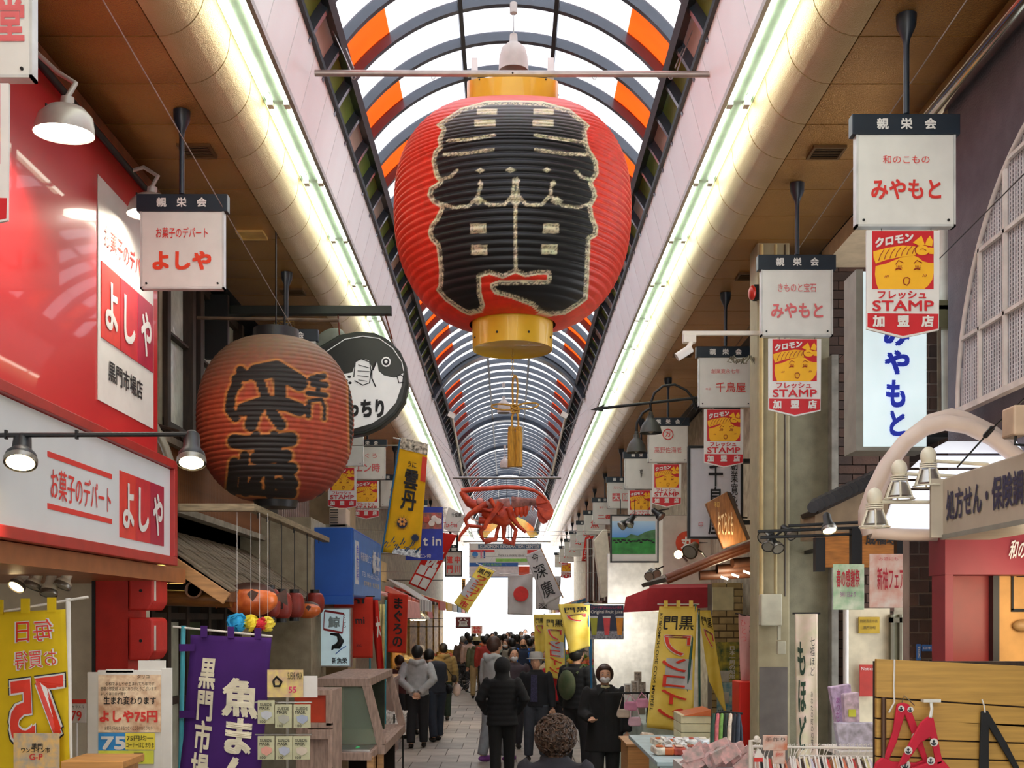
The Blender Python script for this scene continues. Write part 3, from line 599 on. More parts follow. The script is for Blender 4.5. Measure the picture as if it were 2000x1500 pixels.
# ---------------------------------------------------------------- generic builders
def nobori(name, lab, q, Y, m, pole=None, rod=None, cat='banner', group=None, texts=(), blocks=(), tabs=0, wave=.012, dy=0., mir=False):
    """cloth banner; q = four pixel corners (top-left, top-right, bottom-right, bottom-left); texts in 0..1 banner coordinates (from the top-left)"""
    c = W(*q[0], Y); t = thing(name, lab, cat, c, group)
    def pt(u, v, off=0.):
        a = V(q[0])*(1-u)*(1-v)+V(q[1])*u*(1-v)+V(q[2])*u*v+V(q[3])*(1-u)*v
        p = W(a[0], a[1], Y); p.y += off+dy*u; return p
    def wv(u, v): return wave*math.sin(u*7+v*4)+wave*.6*math.sin(v*11+u*3)
    n, k = 14, 26; vs = [pt(u/n, v/k, wv(u/n, v/k)) for v in range(k+1) for u in range(n+1)]
    fs = [(v*(n+1)+u, v*(n+1)+u+1, (v+1)*(n+1)+u+1, (v+1)*(n+1)+u) for v in range(k) for u in range(n)]
    mb = MB(); mb.add(vs, fs); cl = mb.build('cloth', m, t, smooth=80, fix=False)
    so = cl.modifiers.new('thick', 'SOLIDIFY'); so.thickness = .003; so.offset = 1
    def blk(u0, v0, u1, v1, mm, d=1, nm='printed_block', poly=None):
        a, b = 6, 6; vs = [pt(u0+(u1-u0)*i/a, v0+(v1-v0)*j/b, wv(u0+(u1-u0)*i/a, v0+(v1-v0)*j/b)-.005-.0015*d) for j in range(b+1) for i in range(a+1)]
        return MB().add(vs, [(j*(a+1)+i, j*(a+1)+i+1, (j+1)*(a+1)+i+1, (j+1)*(a+1)+i) for j in range(b) for i in range(a)]).build(nm, mm, cl, smooth=80, fix=False)
    for b in blocks: blk(*b)
    for ti, (s, u0, v0, u1, v1, mm, bold, vert) in enumerate(texts):
        if vert: s = '\n'.join(s)
        uvs, fs = bolduv(s, bold); tm2 = MB()
        for kk, uv in enumerate(uvs):
            if mir: uv = np.stack([1-uv[:, 0], uv[:, 1]], -1)
            vs = []
            for a, b in uv:
                u, v = u0+(u1-u0)*float(a), v1-(v1-v0)*float(b); vs.append(pt(u, v, wv(u, v)-.012-.0003*kk-.002*ti))
            tm2.add(vs, fs)
        tm2.build('lettering', mm, cl, fix=False)
    for i in range(tabs):
        u = (i+.5)/tabs if tabs > 1 else .5; a = pt(u, 0); MB().bx(a+V((-.02, -.006, -.01)), a+V((.02, .006, .06))).build('tab', m, t)
    if pole:
        (x0, y0), (x1, y1), pm = pole[:3]; MB().cyl(W(x0, y0, Y+.02), W(x1, y1, Y+.02), .012 if len(pole) < 4 else pole[3], n=10).build('pole', pm, t, smooth=50)
    if rod:
        (x0, y0), (x1, y1), pm = rod; MB().cyl(W(x0, y0, Y+.015), W(x1, y1, Y+.015), .007, n=8).build('top_rod', pm, t, smooth=50)
    return t, pt, cl
def flatsign(name, lab, x0, y0, x1, y1, Y, m, cat='sign', t=.03, frame=None, fw=.02, group=None, texts=(), blocks=(), poly=None, bevel=.003):
    """board facing the street in a pixel rectangle; texts: (string, x0,y0,x1,y1, material, bold, vertical)"""
    c = W(x0, y1, Y); o = thing(name, lab, cat, c, group)
    b = (MB().pp(poly, Y, t) if poly else MB().pr(x0, y0, x1, y1, Y, t)).build('board', m, o, bevel=bevel)
    if frame:
        a, d = W(x0, y1, Y), W(x1, y0, Y)
        for p, q in (((a.x-fw, a.z-fw), (a.x, d.z+fw)), ((d.x, a.z-fw), (d.x+fw, d.z+fw)), ((a.x, a.z-fw), (d.x, a.z)), ((a.x, d.z), (d.x, d.z+fw))):
            MB().bx((p[0], Y-.012, p[1]), (q[0], Y+t+.005, q[1])).build('frame', frame, o)
    for k, (p0, q0, p1, q1, mm) in enumerate(blocks): MB().pr(p0, q0, p1, q1, Y-.0025-.0004*k, .002).build('printed_block', mm, b)
    for s, p0, q0, p1, q1, mm, bold, vert in texts: ptext(s, p0, q0, p1, q1, Y-.004, mm, b, bold, vert)
    return o
def spotlamp(lab, p, d, r=.07, L=.16, hm=None, lit=0., name='spotlight', arm=None, watt=0, group=None, cat='lamp', bellshape=False):
    """p: centre of the lens; d: direction it shines"""
    p = V(p); d = V(d).normalized(); t = thing(name, lab, cat, p, group); hm = hm or black
    M = Matrix((d.orthogonal().normalized(), d.cross(d.orthogonal()).normalized(), -d)).transposed()
    prof = [(r*.9, 0), (r, .0), (r, .02), (r*.95, L*.3), (r*.62, L*.5), (r*.55, L), (r*.3, L+.015), (.0, L+.02)] if bellshape or True else []
    MB().lathe(prof, p, 20, M, caps=False).build('housing', hm, t, smooth=35)
    MB().lathe([(r*1.03, -.006), (r*1.05, .0), (r*1.05, .015), (r*.98, .02)], p, 20, M, caps=False).build('rim', mat('lamp_rim_metal', '8d8a84', .35, metal=.7), t, smooth=35)
    em = mat('lit_lens', 'ffe2a8', .4, emit=LAMP_E, noise=0) if lit else mat('unlit_lens', '8c8678', .15)
    MB().lathe([(r*.88, -.003), (r*.85, .001), (.0, .003)], p, 16, M).build('lens', em, t)
    if arm: MB().tube([p-d*L*.8]+[V(a) for a in arm], .009, 8).build('arm', hm, t, smooth=50)
    if watt: light('lamp_light', p+d*.05, watt, .05, kind='SPOT', rot=aim(p, p+d), spot=2.0, parent=t)
    return t
# ---------------------------------------------------------------- left: red candy shop
BX = -2.35
nl = struct('wall_left', MB().bx((-4.6, 2.6, CAMH+.30), (BX, 7.39, CAMH+2.86)), mat('shop_upper_wall', '8a2a24', .7))
struct('wall_left', MB().bx((-4.6, 7.5, 0), (-2.42, 7.6, CAMH+.33)), cream); struct('wall_left', MB().bx((-4.7, 2.6, 0), (-4.6, 7.6, CAMH+2.8)), cream)
bb = thing('billboard', 'huge red billboard with a white lettered panel, above the candy shop', 'billboard', (BX, 5.2, CAMH+1.06))
b = MB().bx((BX, 3.0, CAMH+1.07), (BX+.05, 7.385, CAMH+2.70)).build('board', mat('billboard_red', 'bd252a', .38, noise=.05, scale=2, coat=.3), bb, bevel=.004)
XB = BX+.052
MB().prism([(XB, 6.30, CAMH+1.23), (XB, 7.28, CAMH+1.23), (XB, 7.28, CAMH+2.49), (XB, 6.30, CAMH+2.49)], (.004, 0, 0)).build('white_panel', mat('sign_panel_white', ''), b)
cols = ('d83a30', 'c52a34', 'a81c3c')
for k in range(3):
    y0 = 6.34+k*.31; MB().bx((XB+.004, y0, CAMH+1.59), (XB+.009, y0+.30, CAMH+2.02)).build('red_square', mat('square_red_'+str(k), cols[k], .4), b)
    text('よしや'[k], (XB+.009, y0+.05, CAMH+1.66), (0, .20, 0), (0, 0, .28), white, b, bold=.03)
text('お菓子のデパート', (XB+.005, 6.39, CAMH+2.12), (0, .82, 0), (0, 0, .13), txtred, b, bold=.01)
text('黒門市場店', (XB+.005, 6.45, CAMH+1.37), (0, .60, 0), (0, 0, .12), ink, b, bold=.02)
for z in (1.05, 2.70): MB().bx((BX, 3.0, CAMH+z), (BX+.08, 7.40, CAMH+z+.03)).build('frame', mat('frame_red', 'a82420', .4), bb)
# lower sign box
SXL = -2.10; sb = thing('shop_sign_box', 'long white shop sign box with red frame over the candy shop front', 'sign', (SXL, 5.0, CAMH+.33))
fb_ = MB().bx((BX+.05, 3.2, CAMH+.345), (SXL-.005, 7.04, CAMH+.975)).build('box', mat('frame_red', ''), sb)
face = mat('backlit_sign_face', 'c8cbcd', .3, emit=.06, noise=.04, scale=2)
fc = MB().bx((SXL-.01, 3.25, CAMH+.395), (SXL, 6.99, CAMH+.93)).build('sign_face', face, sb)
for p, q in (((3.2, .335), (7.05, .39)), ((3.2, .935), (7.05, .985)), ((6.99, .39), (7.05, .935))): MB().bx((SXL-.02, p[0], CAMH+p[1]), (SXL+.03, q[0], CAMH+q[1])).build('frame', mat('frame_red', ''), sb, bevel=.004)
for z in (.742, .505): MB().bx((SXL, 5.13, CAMH+z), (SXL+.003, 5.96, CAMH+z+.026)).build('red_stripe', txtred, fc)
text('お菓子のデパート', (SXL, 5.16, CAMH+.555), (0, .78, 0), (0, 0, .145), txtred, fc, bold=.01)
for k in range(3):
    y0 = 6.08+k*.26; MB().bx((SXL, y0, CAMH+.445), (SXL+.004, y0+.255, CAMH+.805)).build('red_square', mat('square_red_'+str(k), ''), fc)
    text('よしや'[k], (SXL+.004, y0+.035, CAMH+.50), (0, .18, 0), (0, 0, .25), white, fc, bold=.03)
# soffit trim, dome lamps
tr = struct('trim_1', MB().bx((-2.40, 2.9, CAMH+2.74), (-2.28, 8.2, CAMH+2.80)), mat('trim_rust', '6b3a22', .5, noise=.3)); MB().cyl((-2.24, 2.9, CAMH+2.66), (-2.24, 8.0, CAMH+2.66), .02, n=10).build('conduit', iron, tr, smooth=50)
for k, (px, py, Z, n) in enumerate(((125, 262, 5.0, 'nearer'), (292, 420, 6.6, 'farther'))):
    p = W(px, py, Z); d = V((-.12, .05, -1)).normalized(); t = thing('dome_floodlight', f'pale grey dome floodlight washing the red billboard, the {n} of the pair', 'lamp', p, 'dome floodlights above the billboard')
    M = Matrix((V((1, 0, 0)), d.cross(V((1, 0, 0))), -d)).transposed()
    MB().lathe([(.13, 0), (.128, .02), (.115, .075), (.08, .11), (.05, .12), (.03, .125), (.028, .16), (0, .165)], p, 28, M, caps=False).build('dome', mat('dome_grey', 'a9a29c', .4, metal=.3), t, smooth=40)
    MB().lathe([(.122, .004), (.1, .006), (0, .008)], p, 24, M).build('lens', mat('flood_lens', 'fff6e0', .4, emit=LAMP_E*1.6, noise=0), t)
    MB().tube([p+V((0, 0, .14)), p+V((.04, .03, .24)), p+V((-.05, .05, .30)), V((-2.24, Z+.08, CAMH+2.66))], .012, 8).build('bracket', mat('dome_grey', ''), t, smooth=50)
    for a in (-.06, .06): MB().bar(p+V((a, -.05, .10)), p+V((a, .05, .10)), .008, .03).build('vent_fin', iron, t)
    light('flood_light', p+d*.04, 22, .08, (1, .93, .8), 'SPOT', aim(p, p+V((-.5, .15, -1))), 2.4, parent=t)
# bar with two black spotlights
br = thing('lamp_bar', 'black bar reaching from the red billboard over the pavement', 'bar', W(180, 849, 4.6)); MB().cyl(W(-2, 850, 4.6), W(366, 848, 4.6), .010, n=10).build('tube', black, br, smooth=50)
for px in (12, 150): MB().bx(W(px-4, 857, 4.59), W(px+4, 841, 4.61)).build('clamp', iron, br)
spotlamp('black spotlight with a lit face near the left edge of the picture', W(40, 903, 4.57), (.12, -.45, -.9), .063, .12, lit=1, arm=[W(41, 856, 4.6)], watt=12)
spotlamp('black spotlight at the end of the bar beside the old brown lantern', W(374, 903, 4.57), (.1, -.4, -.95), .056, .13, lit=1, arm=[W(376, 856, 4.6)], watt=12)
# shop front below the sign box
struct('trim_2', MB().bx((-4.6, 3.2, CAMH+.24), (-2.15, 7.5, CAMH+.335)), mat('shop_soffit', 'a8663a', .4, metal=.2))
pl = struct('trim_3', MB().bx(W(187, 1500, 7.0)-V((0, 0, .9)), (W(250, 1100, 7.0).x, 7.35, CAMH+.335)), mat('pillar_red', 'c3271f', .5, noise=.08, bump=.1))
MB().bx((W(184, 1, 7.0).x-.012, 6.99, .0), (W(187, 1, 7.0).x, 7.1, CAMH+.335)).build('edge_strip', black, pl)
for k, (y0, y1) in enumerate(((1102, 1192), (1206, 1290))):
    c = W(274, y1, 6.95); t = thing('red_cabinet', f'{("upper", "lower")[k]} red plastic box fixed to the side of the red pillar', 'box', c, 'red boxes beside the pillar')
    a, b2 = W(251, y1, 6.95), W(299, y0, 6.95); w = b2.x-a.x
    MB().prism([(a.x, 6.95, a.z), (b2.x-.03, 6.95, a.z), (b2.x, 6.95, a.z+.05), (b2.x, 6.95, b2.z-.02), (b2.x-.02, 6.95, b2.z), (a.x, 6.95, b2.z)], (0, .3, 0)).build('casing', mat('pillar_red', ''), t, bevel=.012)
    MB().cyl((a.x+w*.5, 6.945, a.z+w*.8), (a.x+w*.5, 6.95, a.z+w*.8), .01, n=10).build('knob', iron, t); MB().bx((b2.x-.002, 6.97, a.z+.06), (b2.x+.003, 7.0, b2.z-.05)).build('side_seal', offw, t)
tk = thing('lighting_track', 'white lighting track under the candy shop ceiling', 'track', W(70, 1105, 6.2)); MB().bx(W(0, 1108, 6.2), W(150, 1101, 6.23)+V((0, 0, 0))).build('rail', white, tk)
for k, (x, y, lab, lit) in enumerate(((32, 1146, 'lit cream track spotlight, leftmost of the four in the candy shop', 1), (63, 1146, 'cream track spotlight, second of the four in the candy shop', 0), (95, 1160, 'long cone-shaped cream track spotlight in the candy shop', 0), (121, 1145, 'cream track spotlight, rightmost of the four in the candy shop', 0))):
    spotlamp(lab, W(x, y, 6.15), (-.25 if k != 2 else 0, -.6 if lit else -.3, -.75), .045, .09 if k != 2 else .13, hm=mat('cream_enamel', 'd8cfba', .35), lit=lit, arm=[W(x, 1108, 6.2)], watt=6 if lit else 0, group='track spotlights')
nobori('sale_banner', 'yellow sale banner with reversed red lettering and a huge mirrored 75 at the left edge', [(-28, 1197), (127, 1190), (137, 1500), (-20, 1540)], 5.4, cloth('banner_yellow', 'f1d321', .3), pole=((133, 1168), (137, 1520), white), rod=((-30, 1200), (172, 1166), offw), mir=True, tabs=3, wave=.006,
    texts=[('毎日', .37, .05, .87, .19, white, .035, False), ('毎日', .39, .055, .85, .185, mat('sale_red', 'e33417', .5), .0, False), ('お買得', .36, .235, .9, .35, white, .035, False), ('お買得', .38, .24, .88, .345, mat('sale_red', ''), .0, False), ('75', .265, .392, 1.0, .805, ink, .085, False), ('75', .28, .40, .985, .795, white, .07, False), ('75', .30, .41, .965, .785, mat('sale_red', ''), .04, False)])
flatsign('event_poster', 'small busy event poster clipped over the lower part of the yellow sale banner', 26, 1432, 116, 1510, 5.3, mat('poster_paper', 'e8dccb', .6, noise=.3, scale=25, col2='f0c070'), 'poster', .004, texts=[('黒門', 62, 1452, 84, 1463, ink, .02, False), ('ワンコイン市', 42, 1460, 98, 1470, ink, .03, False), ('G-P', 58, 1472, 84, 1484, txtred, .03, False)])
bd = thing('poster_board', 'white freestanding display board covered with shop posters in front of the red pillar', 'board', W(253, 1500, 6.0)-V((0, 0, .6)))
for (x0, y0, x1, y1, d) in ((170, 1313, 192, 1520, .0), (190, 1309, 316, 1520, .0), (315, 1305, 335, 1520, .0)): MB().bx(W(x0, y1, 6.0), W(x1, y0, 6.0)+V((0, .02, 0))).build('board_panel', white, bd, bevel=.003)
MB().pr(270, 1290, 323, 1310, 6.01, .01).build('top_card', white, bd); MB().pr(207, 1307, 260, 1314, 6.0, .01).build('top_card', white, bd)
for x in (180, 325): MB().bx(V((W(x, 0, 6.0).x-.012, 6.02, 0)), W(x, 1400, 6.03)+V((.012, 0, 0))).build('leg', alu, bd)
po = MB().pr(192, 1318, 314, 1430, 5.99, .004).build('poster', mat('festive_paper', 'f0b58e', .6, noise=.25, scale=18, col2='f8e0c0'), bd)
for s, a, m_, bo in (('グリコ', (268, 1318, 292, 1325), ink, .01), ('令和でよしやが生まれて75年です', (206, 1332, 302, 1339), ink, .0), ('皆様の御愛顧 本当にありがとうございます', (197, 1341, 306, 1349), ink, 0), ('よしやはコロナ禍で', (197, 1352, 246, 1358), ink, 0), ('生まれ変わります', (203, 1360, 305, 1376), ink, .02), ('よしや75円', (195, 1387, 308, 1411), txtred, .05), ('お菓子がみなさまをつなぐこころのおくりもの', (205, 1418, 298, 1426), ink, 0)): ptext(s, *a, 5.986, m_, po, bo)
p2 = MB().pr(192, 1432, 250, 1468, 5.99, .004).build('poster', mat('sky_blue_print', '2f8fd6', .5), bd); ptext('75', 198, 1438, 246, 1464, 5.986, white, p2, .06)
p3 = MB().pr(245, 1432, 302, 1464, 5.985, .004).build('poster', mat('yellow_card', 'f3e04a', .5), bd); ptext('75円均一', 248, 1436, 300, 1447, 5.98, ink, p3, .01); ptext('コーナーはじまりま', 247, 1450, 301, 1460, 5.98, ink, p3, .01)
p4 = MB().pr(192, 1466, 300, 1492, 5.988, .004).build('poster', mat('lime_card', 'dce04e', .5), bd); ptext('うまい棒まさか', 195, 1473, 244, 1484, 5.983, ink, p4, 0); ptext('8円', 250, 1470, 280, 1488, 5.983, ink, p4, .03)
flatsign('price_card', 'white price card with a red 79 beside the banner pole', 133, 1372, 168, 1412, 6.2, white, 'card', .005, texts=[('79', 139, 1388, 160, 1408, txtred, .03, False), ('キャラメル', 135, 1376, 165, 1384, ink, 0, False)], blocks=[(133, 1366, 168, 1374, txtred)])
t = thing('shelf_board', 'brown board edge at the bottom left in front of the posters', 'shelf', W(175, 1500, 5.0)); MB().bx(W(118, 1502, 5.0), W(240, 1487, 5.0)+V((0, .3, 0))).build('plank', tan, t, bevel=.004); MB().bx((W(130, 0, 5.0).x, 5.02, 0), (W(230, 0, 5.0).x, 5.28, W(0, 1502, 5.0).z)).build('base', lwood, t)
# ---------------------------------------------------------------- left: old timber building
obm = mat('old_plaster', '7b6f58', .9, noise=.25, bump=.3)
ob = struct('wall_left', MB().bx((-2.72, 7.6, CAMH+.6), (-2.62, 13.2, CAMH+2.84)), obm)
win = thing('window_1', None, None, (-2.6, 8.3, CAMH+1.45), kind='structure')
gl = glass('rippled_glass', 'c9cfc4', .35, .25)
for y0, y1 in ((8.38, 8.96), (9.22, 9.85), (9.92, 10.6)):
    MB().bx((-2.60, y0, CAMH+1.5), (-2.59, y1, CAMH+2.72)).build('pane', mat('frosted_glass', 'd0d6ca', .2, noise=.2, scale=3, bump=.4, bscale=20, spec=1), win)
for y0, y1, w in ((8.22, 8.30, .06), (8.30, 8.38, .1), (8.96, 9.05, .1), (9.12, 9.22, .12), (9.85, 9.92, .08), (10.6, 10.7, .1)): MB().bx((-2.61, y0, CAMH+1.3), (-2.61+w, y1, CAMH+2.78)).build('window_post', dwood if w > .07 else beige, win)
for z in (1.42, 2.72, 2.15): MB().bx((-2.61, 8.3, CAMH+z), (-2.54, 10.7, CAMH+z+(.07 if z != 2.15 else .02))).build('rail', dwood, win)
for k in range(9): MB().tube([(-2.5, 7.6+k*.3, CAMH+1.35+.05*math.sin(k)), (-2.35, 8.0+k*.33, CAMH+1.28+.06*math.cos(k*2)), (-2.42, 8.6+k*.3, CAMH+1.24)], .012, 5).build('branch', dwood, win)
bam = mat('bamboo_slat', '7a4c26', .6, noise=.3, scale=5)
sc1 = MB().bx((-2.5, 7.6, CAMH+.78), (-2.44, 11.4, CAMH+1.25)).build('wall_left', dwood); sc1['kind'] = 'structure'
p0 = None
for k in range(76):
    y = 7.62+k*.05
    if p0 is None: p0 = MB().cyl((-2.43, 7.62, CAMH+.80), (-2.43, 7.62, CAMH+1.24), .019, n=7).build('bamboo', bam, sc1, smooth=50)
    else: o = p0.copy(); COL.objects.link(o); o.location = (0, k*.05, 0)
for z in (.77, 1.24): MB().bx((-2.46, 7.6, CAMH+z), (-2.37, 11.5, CAMH+z+.05)).build('rail', mat('weathered_rail', '8b8374', .7, noise=.2), sc1)
dp = thing('drain_pipe', 'bent grey drain pipe between the candy shop and the old timber building', 'pipe', W(320, 960, 7.42)); MB().tube([W(287, 790, 7.5), W(300, 830, 7.5), W(322, 872, 7.5), W(335, 910, 7.5), W(336, 1010, 7.5), W(322, 1085, 7.5)], .03, 12).build('pipe', mat('pipe_olive', '6d6a5c', .4), dp, smooth=50)
# roof sloping to the street
ex, eh, tx_, th_ = -1.91, .19, -2.56, .63
rf = thing('shop_roof', 'small weathered shingle roof with pale rake board sloping toward the street', 'roof', (-2.2, 7.6, CAMH+.2))
MB().prism([(ex, 7.62, CAMH+eh), (tx_, 7.62, CAMH+th_), (tx_, 7.62, CAMH+th_-.04), (ex, 7.62, CAMH+eh-.04)], (0, 4.6, 0)).build('roof_deck', dwood, rf)
shm = mat('old_shingle', '7d6f5c', .85, noise=.3, scale=14, bump=.3); d = V((tx_-ex, 0, th_-eh)); rnd = random.Random(3)
sh0 = None
for r in range(3):
    for k in range(33):
        a = r/3; p = V((ex, 7.64+k*.138, CAMH+eh))+d*(a-.03); L = d*(1/3+.05)
        off = V((.004, 0, .012+.006*r))
        if sh0 is None: sh0 = MB().prism([(0, 0, .0), (0, .128, 0), (L.x, .128, L.z+.0), (L.x, 0, L.z)], (.006, 0, .010)).build('shingle', shm, rf)
        else: sh0_ = sh0.copy(); COL.objects.link(sh0_)
        o = sh0 if (r == 0 and k == 0) else sh0_; o.location = p+off+V((0, rnd.uniform(-.004, .004), rnd.uniform(0, .012)))-V((-2.2, 7.6, CAMH+.2)) if o is not sh0 else p+off-V((-2.2, 7.6, CAMH+.2))
sh0.data.transform(Matrix.Translation(V((-2.2, 7.6, CAMH+.2))))
MB().bar((ex+.01, 7.6, CAMH+eh-.05), (tx_, 7.6, CAMH+th_-.05), .03, .085).build('rake_board', lwood, rf, bevel=.003)
MB().bx((ex-.02, 7.62, CAMH+eh-.07), (ex+.02, 12.2, CAMH+eh)).build('eave_beam', wood, rf)
lg = thing('log_beam', 'thick varnished log beam with round end under the small roof', 'beam', (-2.2, 7.7, CAMH+.15)); MB().cyl(W(285, 1166, 7.75), W(452, 1172, 7.75), .055, n=16).build('log', mat('varnished_log', '7a4f22', .35, noise=.2, stretch=(1, 8, 8)), lg, smooth=40)
MB().cyl(W(378, 1152, 7.62), W(378, 1152, 7.9), .058, n=20).build('log_end', mat('log_end_grain', '5e3a20', .6, noise=.3, scale=20), lg, smooth=40); MB().lathe([(.058, 0), (.058, .012), (.045, .012), (.045, 0)], W(378, 1152, 7.61), 20, Matrix(((1,0,0),(0,0,1),(0,1,0)))).build('end_ring', wood, lg)
for k, (x0, x1) in enumerate(((300, 313), (315, 327), (331, 356))):
    t = MB().pr(x0, 1103 if k < 2 else 1108, x1, 1140, 7.9, .02).build('window_2', mat('lit_paper_window', 'ffcf70', .6, emit=1.3, noise=.1)); t['kind'] = 'structure'
# gutter beam with ropes and lanterns
gb = thing('gutter_beam', 'long weathered timber beam carrying rope-hung red lanterns beneath the old brown lantern', 'beam', (-1.75, 7.65, CAMH+.78))
MB().bx((-2.42, 7.62, CAMH+.735), (-1.72, 7.69, CAMH+.785)).build('cross_beam', mat('weathered_beam', '8f8065', .7, noise=.25, stretch=(1, 8, 8), bump=.2), gb, bevel=.004)
MB().bx((-1.785, 7.66, CAMH+.74), (-1.715, 10.8, CAMH+.785)).build('long_beam', mat('weathered_beam2', '8f8065', .7, noise=.25, stretch=(8, 1, 8), bump=.2), gb, bevel=.004)
for y in (7.8, 8.1, 8.6, 9.1, 9.7, 10.3): MB().cyl((-1.735, y, CAMH+.74), (-1.735, y, CAMH+.70), .004, n=5).build('hook', iron, gb)
def small_lantern(px, py, r, h, Z, lab, txt, colr='8e2a1e'):
    c = W(px, py, Z); t = thing('red_lantern', lab, 'lantern', c, 'small red paper lanterns under the beam')
    n = 12; prof = [(r*(.45+.55*math.sqrt(max(0, 1-abs(k/n-.5)**2.2*4.2))), -h/2+h*k/n) for k in range(n+1)]; pr2 = []
    for i in range(n): (a, z), (b, y) = prof[i], prof[i+1]; pr2 += [(a, z), ((a+b)/2+.004, (z+y)/2)]
    pr2.append(prof[-1]); MB().lathe(pr2, c, 28).build('paper_body', mat('dull_red_paper', colr, .5, noise=.2, scale=12), t, smooth=80)
    for z0, z1 in ((h/2-.005, h/2+.03), (-h/2-.03, -h/2+.005)): MB().cyl(c+V((0, 0, z0)), c+V((0, 0, z1)), r*.5, n=18).build('cap', black, t, smooth=50)
    MB().cyl(c+V((0, 0, h/2+.02)), V((c.x, c.y, CAMH+.735)), .004, n=5).build('rope', black, t)
    if txt:
        for i, ch in enumerate(txt):
            z = h*(.18-.36*i) if len(txt) > 1 else 0
            text(ch, c+V((-r*.35, -r*1.04, z-h*.14)), (r*.75, 0, 0), (0, 0, h*.3), ink, t, bold=.05)
small_lantern(527, 1178, .078, .205, 8.35, 'red paper lantern with dark characters touching the blowfish lantern', '浜藤')
small_lantern(550, 1183, .08, .20, 8.75, 'red paper lantern, second behind the blowfish lantern', '河')
small_lantern(575, 1182, .08, .20, 9.2, 'plain red paper lantern, third from the blowfish lantern', '')
small_lantern(615, 1178, .085, .185, 10.2, 'plain red paper lantern at the far end of the beam', '')
def puffer(px, py, Z, s, lab, tail=True):
    c = W(px, py, Z); t = thing('blowfish_lantern', lab, 'lantern', c)
    om = mat('dried_blowfish_orange', 'd2541f', .35, noise=.3, scale=8, col2='ec7a35', coat=.4); dm = mat('blowfish_dark_back', '4a2f24', .5, noise=.3)
    MB().ell(c, (.19*s, .12*s, .115*s), 28, 16).build('body', om, t, smooth=80)
    MB().ell(c+V((0, .01, .035*s)), (.175*s, .112*s, .092*s), 28, 16).build('back', dm, t, smooth=80)
    MB().tube([c+V((-.13*s, 0, .03*s)), c+V((-.19*s, 0, .09*s)), c+V((-.22*s, 0, .13*s))], [.05*s, .03*s, .02*s], 8).build('head', dm, t, smooth=60)
    MB().prism([c+V((-.17*s, 0, -.02*s)), c+V((-.25*s, 0, -.06*s)), c+V((-.24*s, 0, -.01*s))], (0, .01, 0)).build('mouth', om, t)
    MB().prism([c+V((.0, -.115*s, .04*s)), c+V((.04*s, -.12*s, -.01*s)), c+V((.08*s, -.115*s, .05*s)), c+V((.03*s, -.11*s, .07*s))], (0, -.008, 0)).build('fin', dm, t)
    MB().ell(c+V((-.14*s, -.07*s, .03*s)), .014*s, 8, 6).build('eye', ink, t, smooth=60)
    if tail: MB().prism([c+V((.15*s, 0, .02*s)), c+V((.25*s, 0, .08*s)), c+V((.26*s, 0, -.04*s))], (0, .01, 0)).build('tail', dm, t)
    MB().cyl(c+V((0, 0, .11*s)), V((c.x, c.y, CAMH+.735)), .004, n=5).build('rope', black, t)
puffer(490, 1172, 7.95, 1.0, 'glossy orange dried blowfish lantern hanging above the paper pompoms'); puffer(600, 1192, 9.7, .62, 'smaller orange blowfish lantern between the red lanterns', False)
for k, (px, py, r, cname, ch, hx) in enumerate(((463, 1215, .062, 'bright blue', 'b', '2fa4d8'), (490, 1217, .052, 'yellow', 'y', 'f2dc3c'), (507, 1219, .05, 'red', 'r', 'd8303c'), (523, 1219, .048, 'pale yellow', 'p', 'f0dc50'))):
    r *= 1.12; c = W(px, py, 7.7+.03*k); t = thing('paper_pompom', f'{cname} crinkled paper pompom above the purple banner', 'pompom', c, 'row of paper pompoms'); mb = MB(); rr = random.Random(k)
    for i in range(34):
        v = V((rr.gauss(0, 1), rr.gauss(0, 1), rr.gauss(0, 1))).normalized(); a = v.orthogonal().normalized(); b = v.cross(a)
        mb.add([c+v*r*.25-a*r*.2, c+v*r*.95-a*r*.38+b*r*.1, c+v*r*1.02+b*r*.28, c+v*r*.95+a*r*.38-b*r*.1, c+v*r*.25+a*r*.2], [(0, 1, 2, 3, 4)])
    mb.ell(c, r*.75, 10, 8); o = mb.build('petals', mat('crepe_'+ch, hx, .8), t, fix=False); o['kind'] = 'stuff'
# ---------------------------------------------------------------- old brown lantern and blowfish sign
ST = [([(468,735),(452,770),(448,800),(460,815)], 9), ([(470,725),(480,735)], 10), ([(500,728),(540,720),(585,748)], 16), ([(505,735),(520,780),(500,810)], 9), ([(475,800),(520,785),(560,790),(585,800)], 13), ([(545,735),(548,790)], 12), ([(500,800),(490,830)], 13), ([(530,805),(548,830)], 11), ([(465,752),(460,740)], 8),
      ([(458,862),(480,865),(530,862),(568,858)], 14), ([(500,850),(505,880)], 9), ([(535,850),(530,880)], 9), ([(458,905),(452,960)], 11), ([(478,890),(474,955)], 9), ([(500,895),(560,890)], 12), ([(520,880),(505,925),(495,945)], 10), ([(540,880),(560,925),(572,945)], 11), ([(490,920),(570,915)], 12), ([(525,915),(528,965)], 10), ([(500,950),(480,958)], 12), ([(545,945),(568,962)], 12), ([(455,958),(560,966)], 7)]
ST2 = [([(608,740),(632,735)], 6), ([(612,750),(636,752)], 6), ([(620,735),(622,770)], 5), ([(602,768),(636,772)], 5), ([(604,785),(602,812)], 5), ([(610,782),(628,780),(634,795),(633,818)], 3.5), ([(688,745),(692,900),(684,960)], 8)]
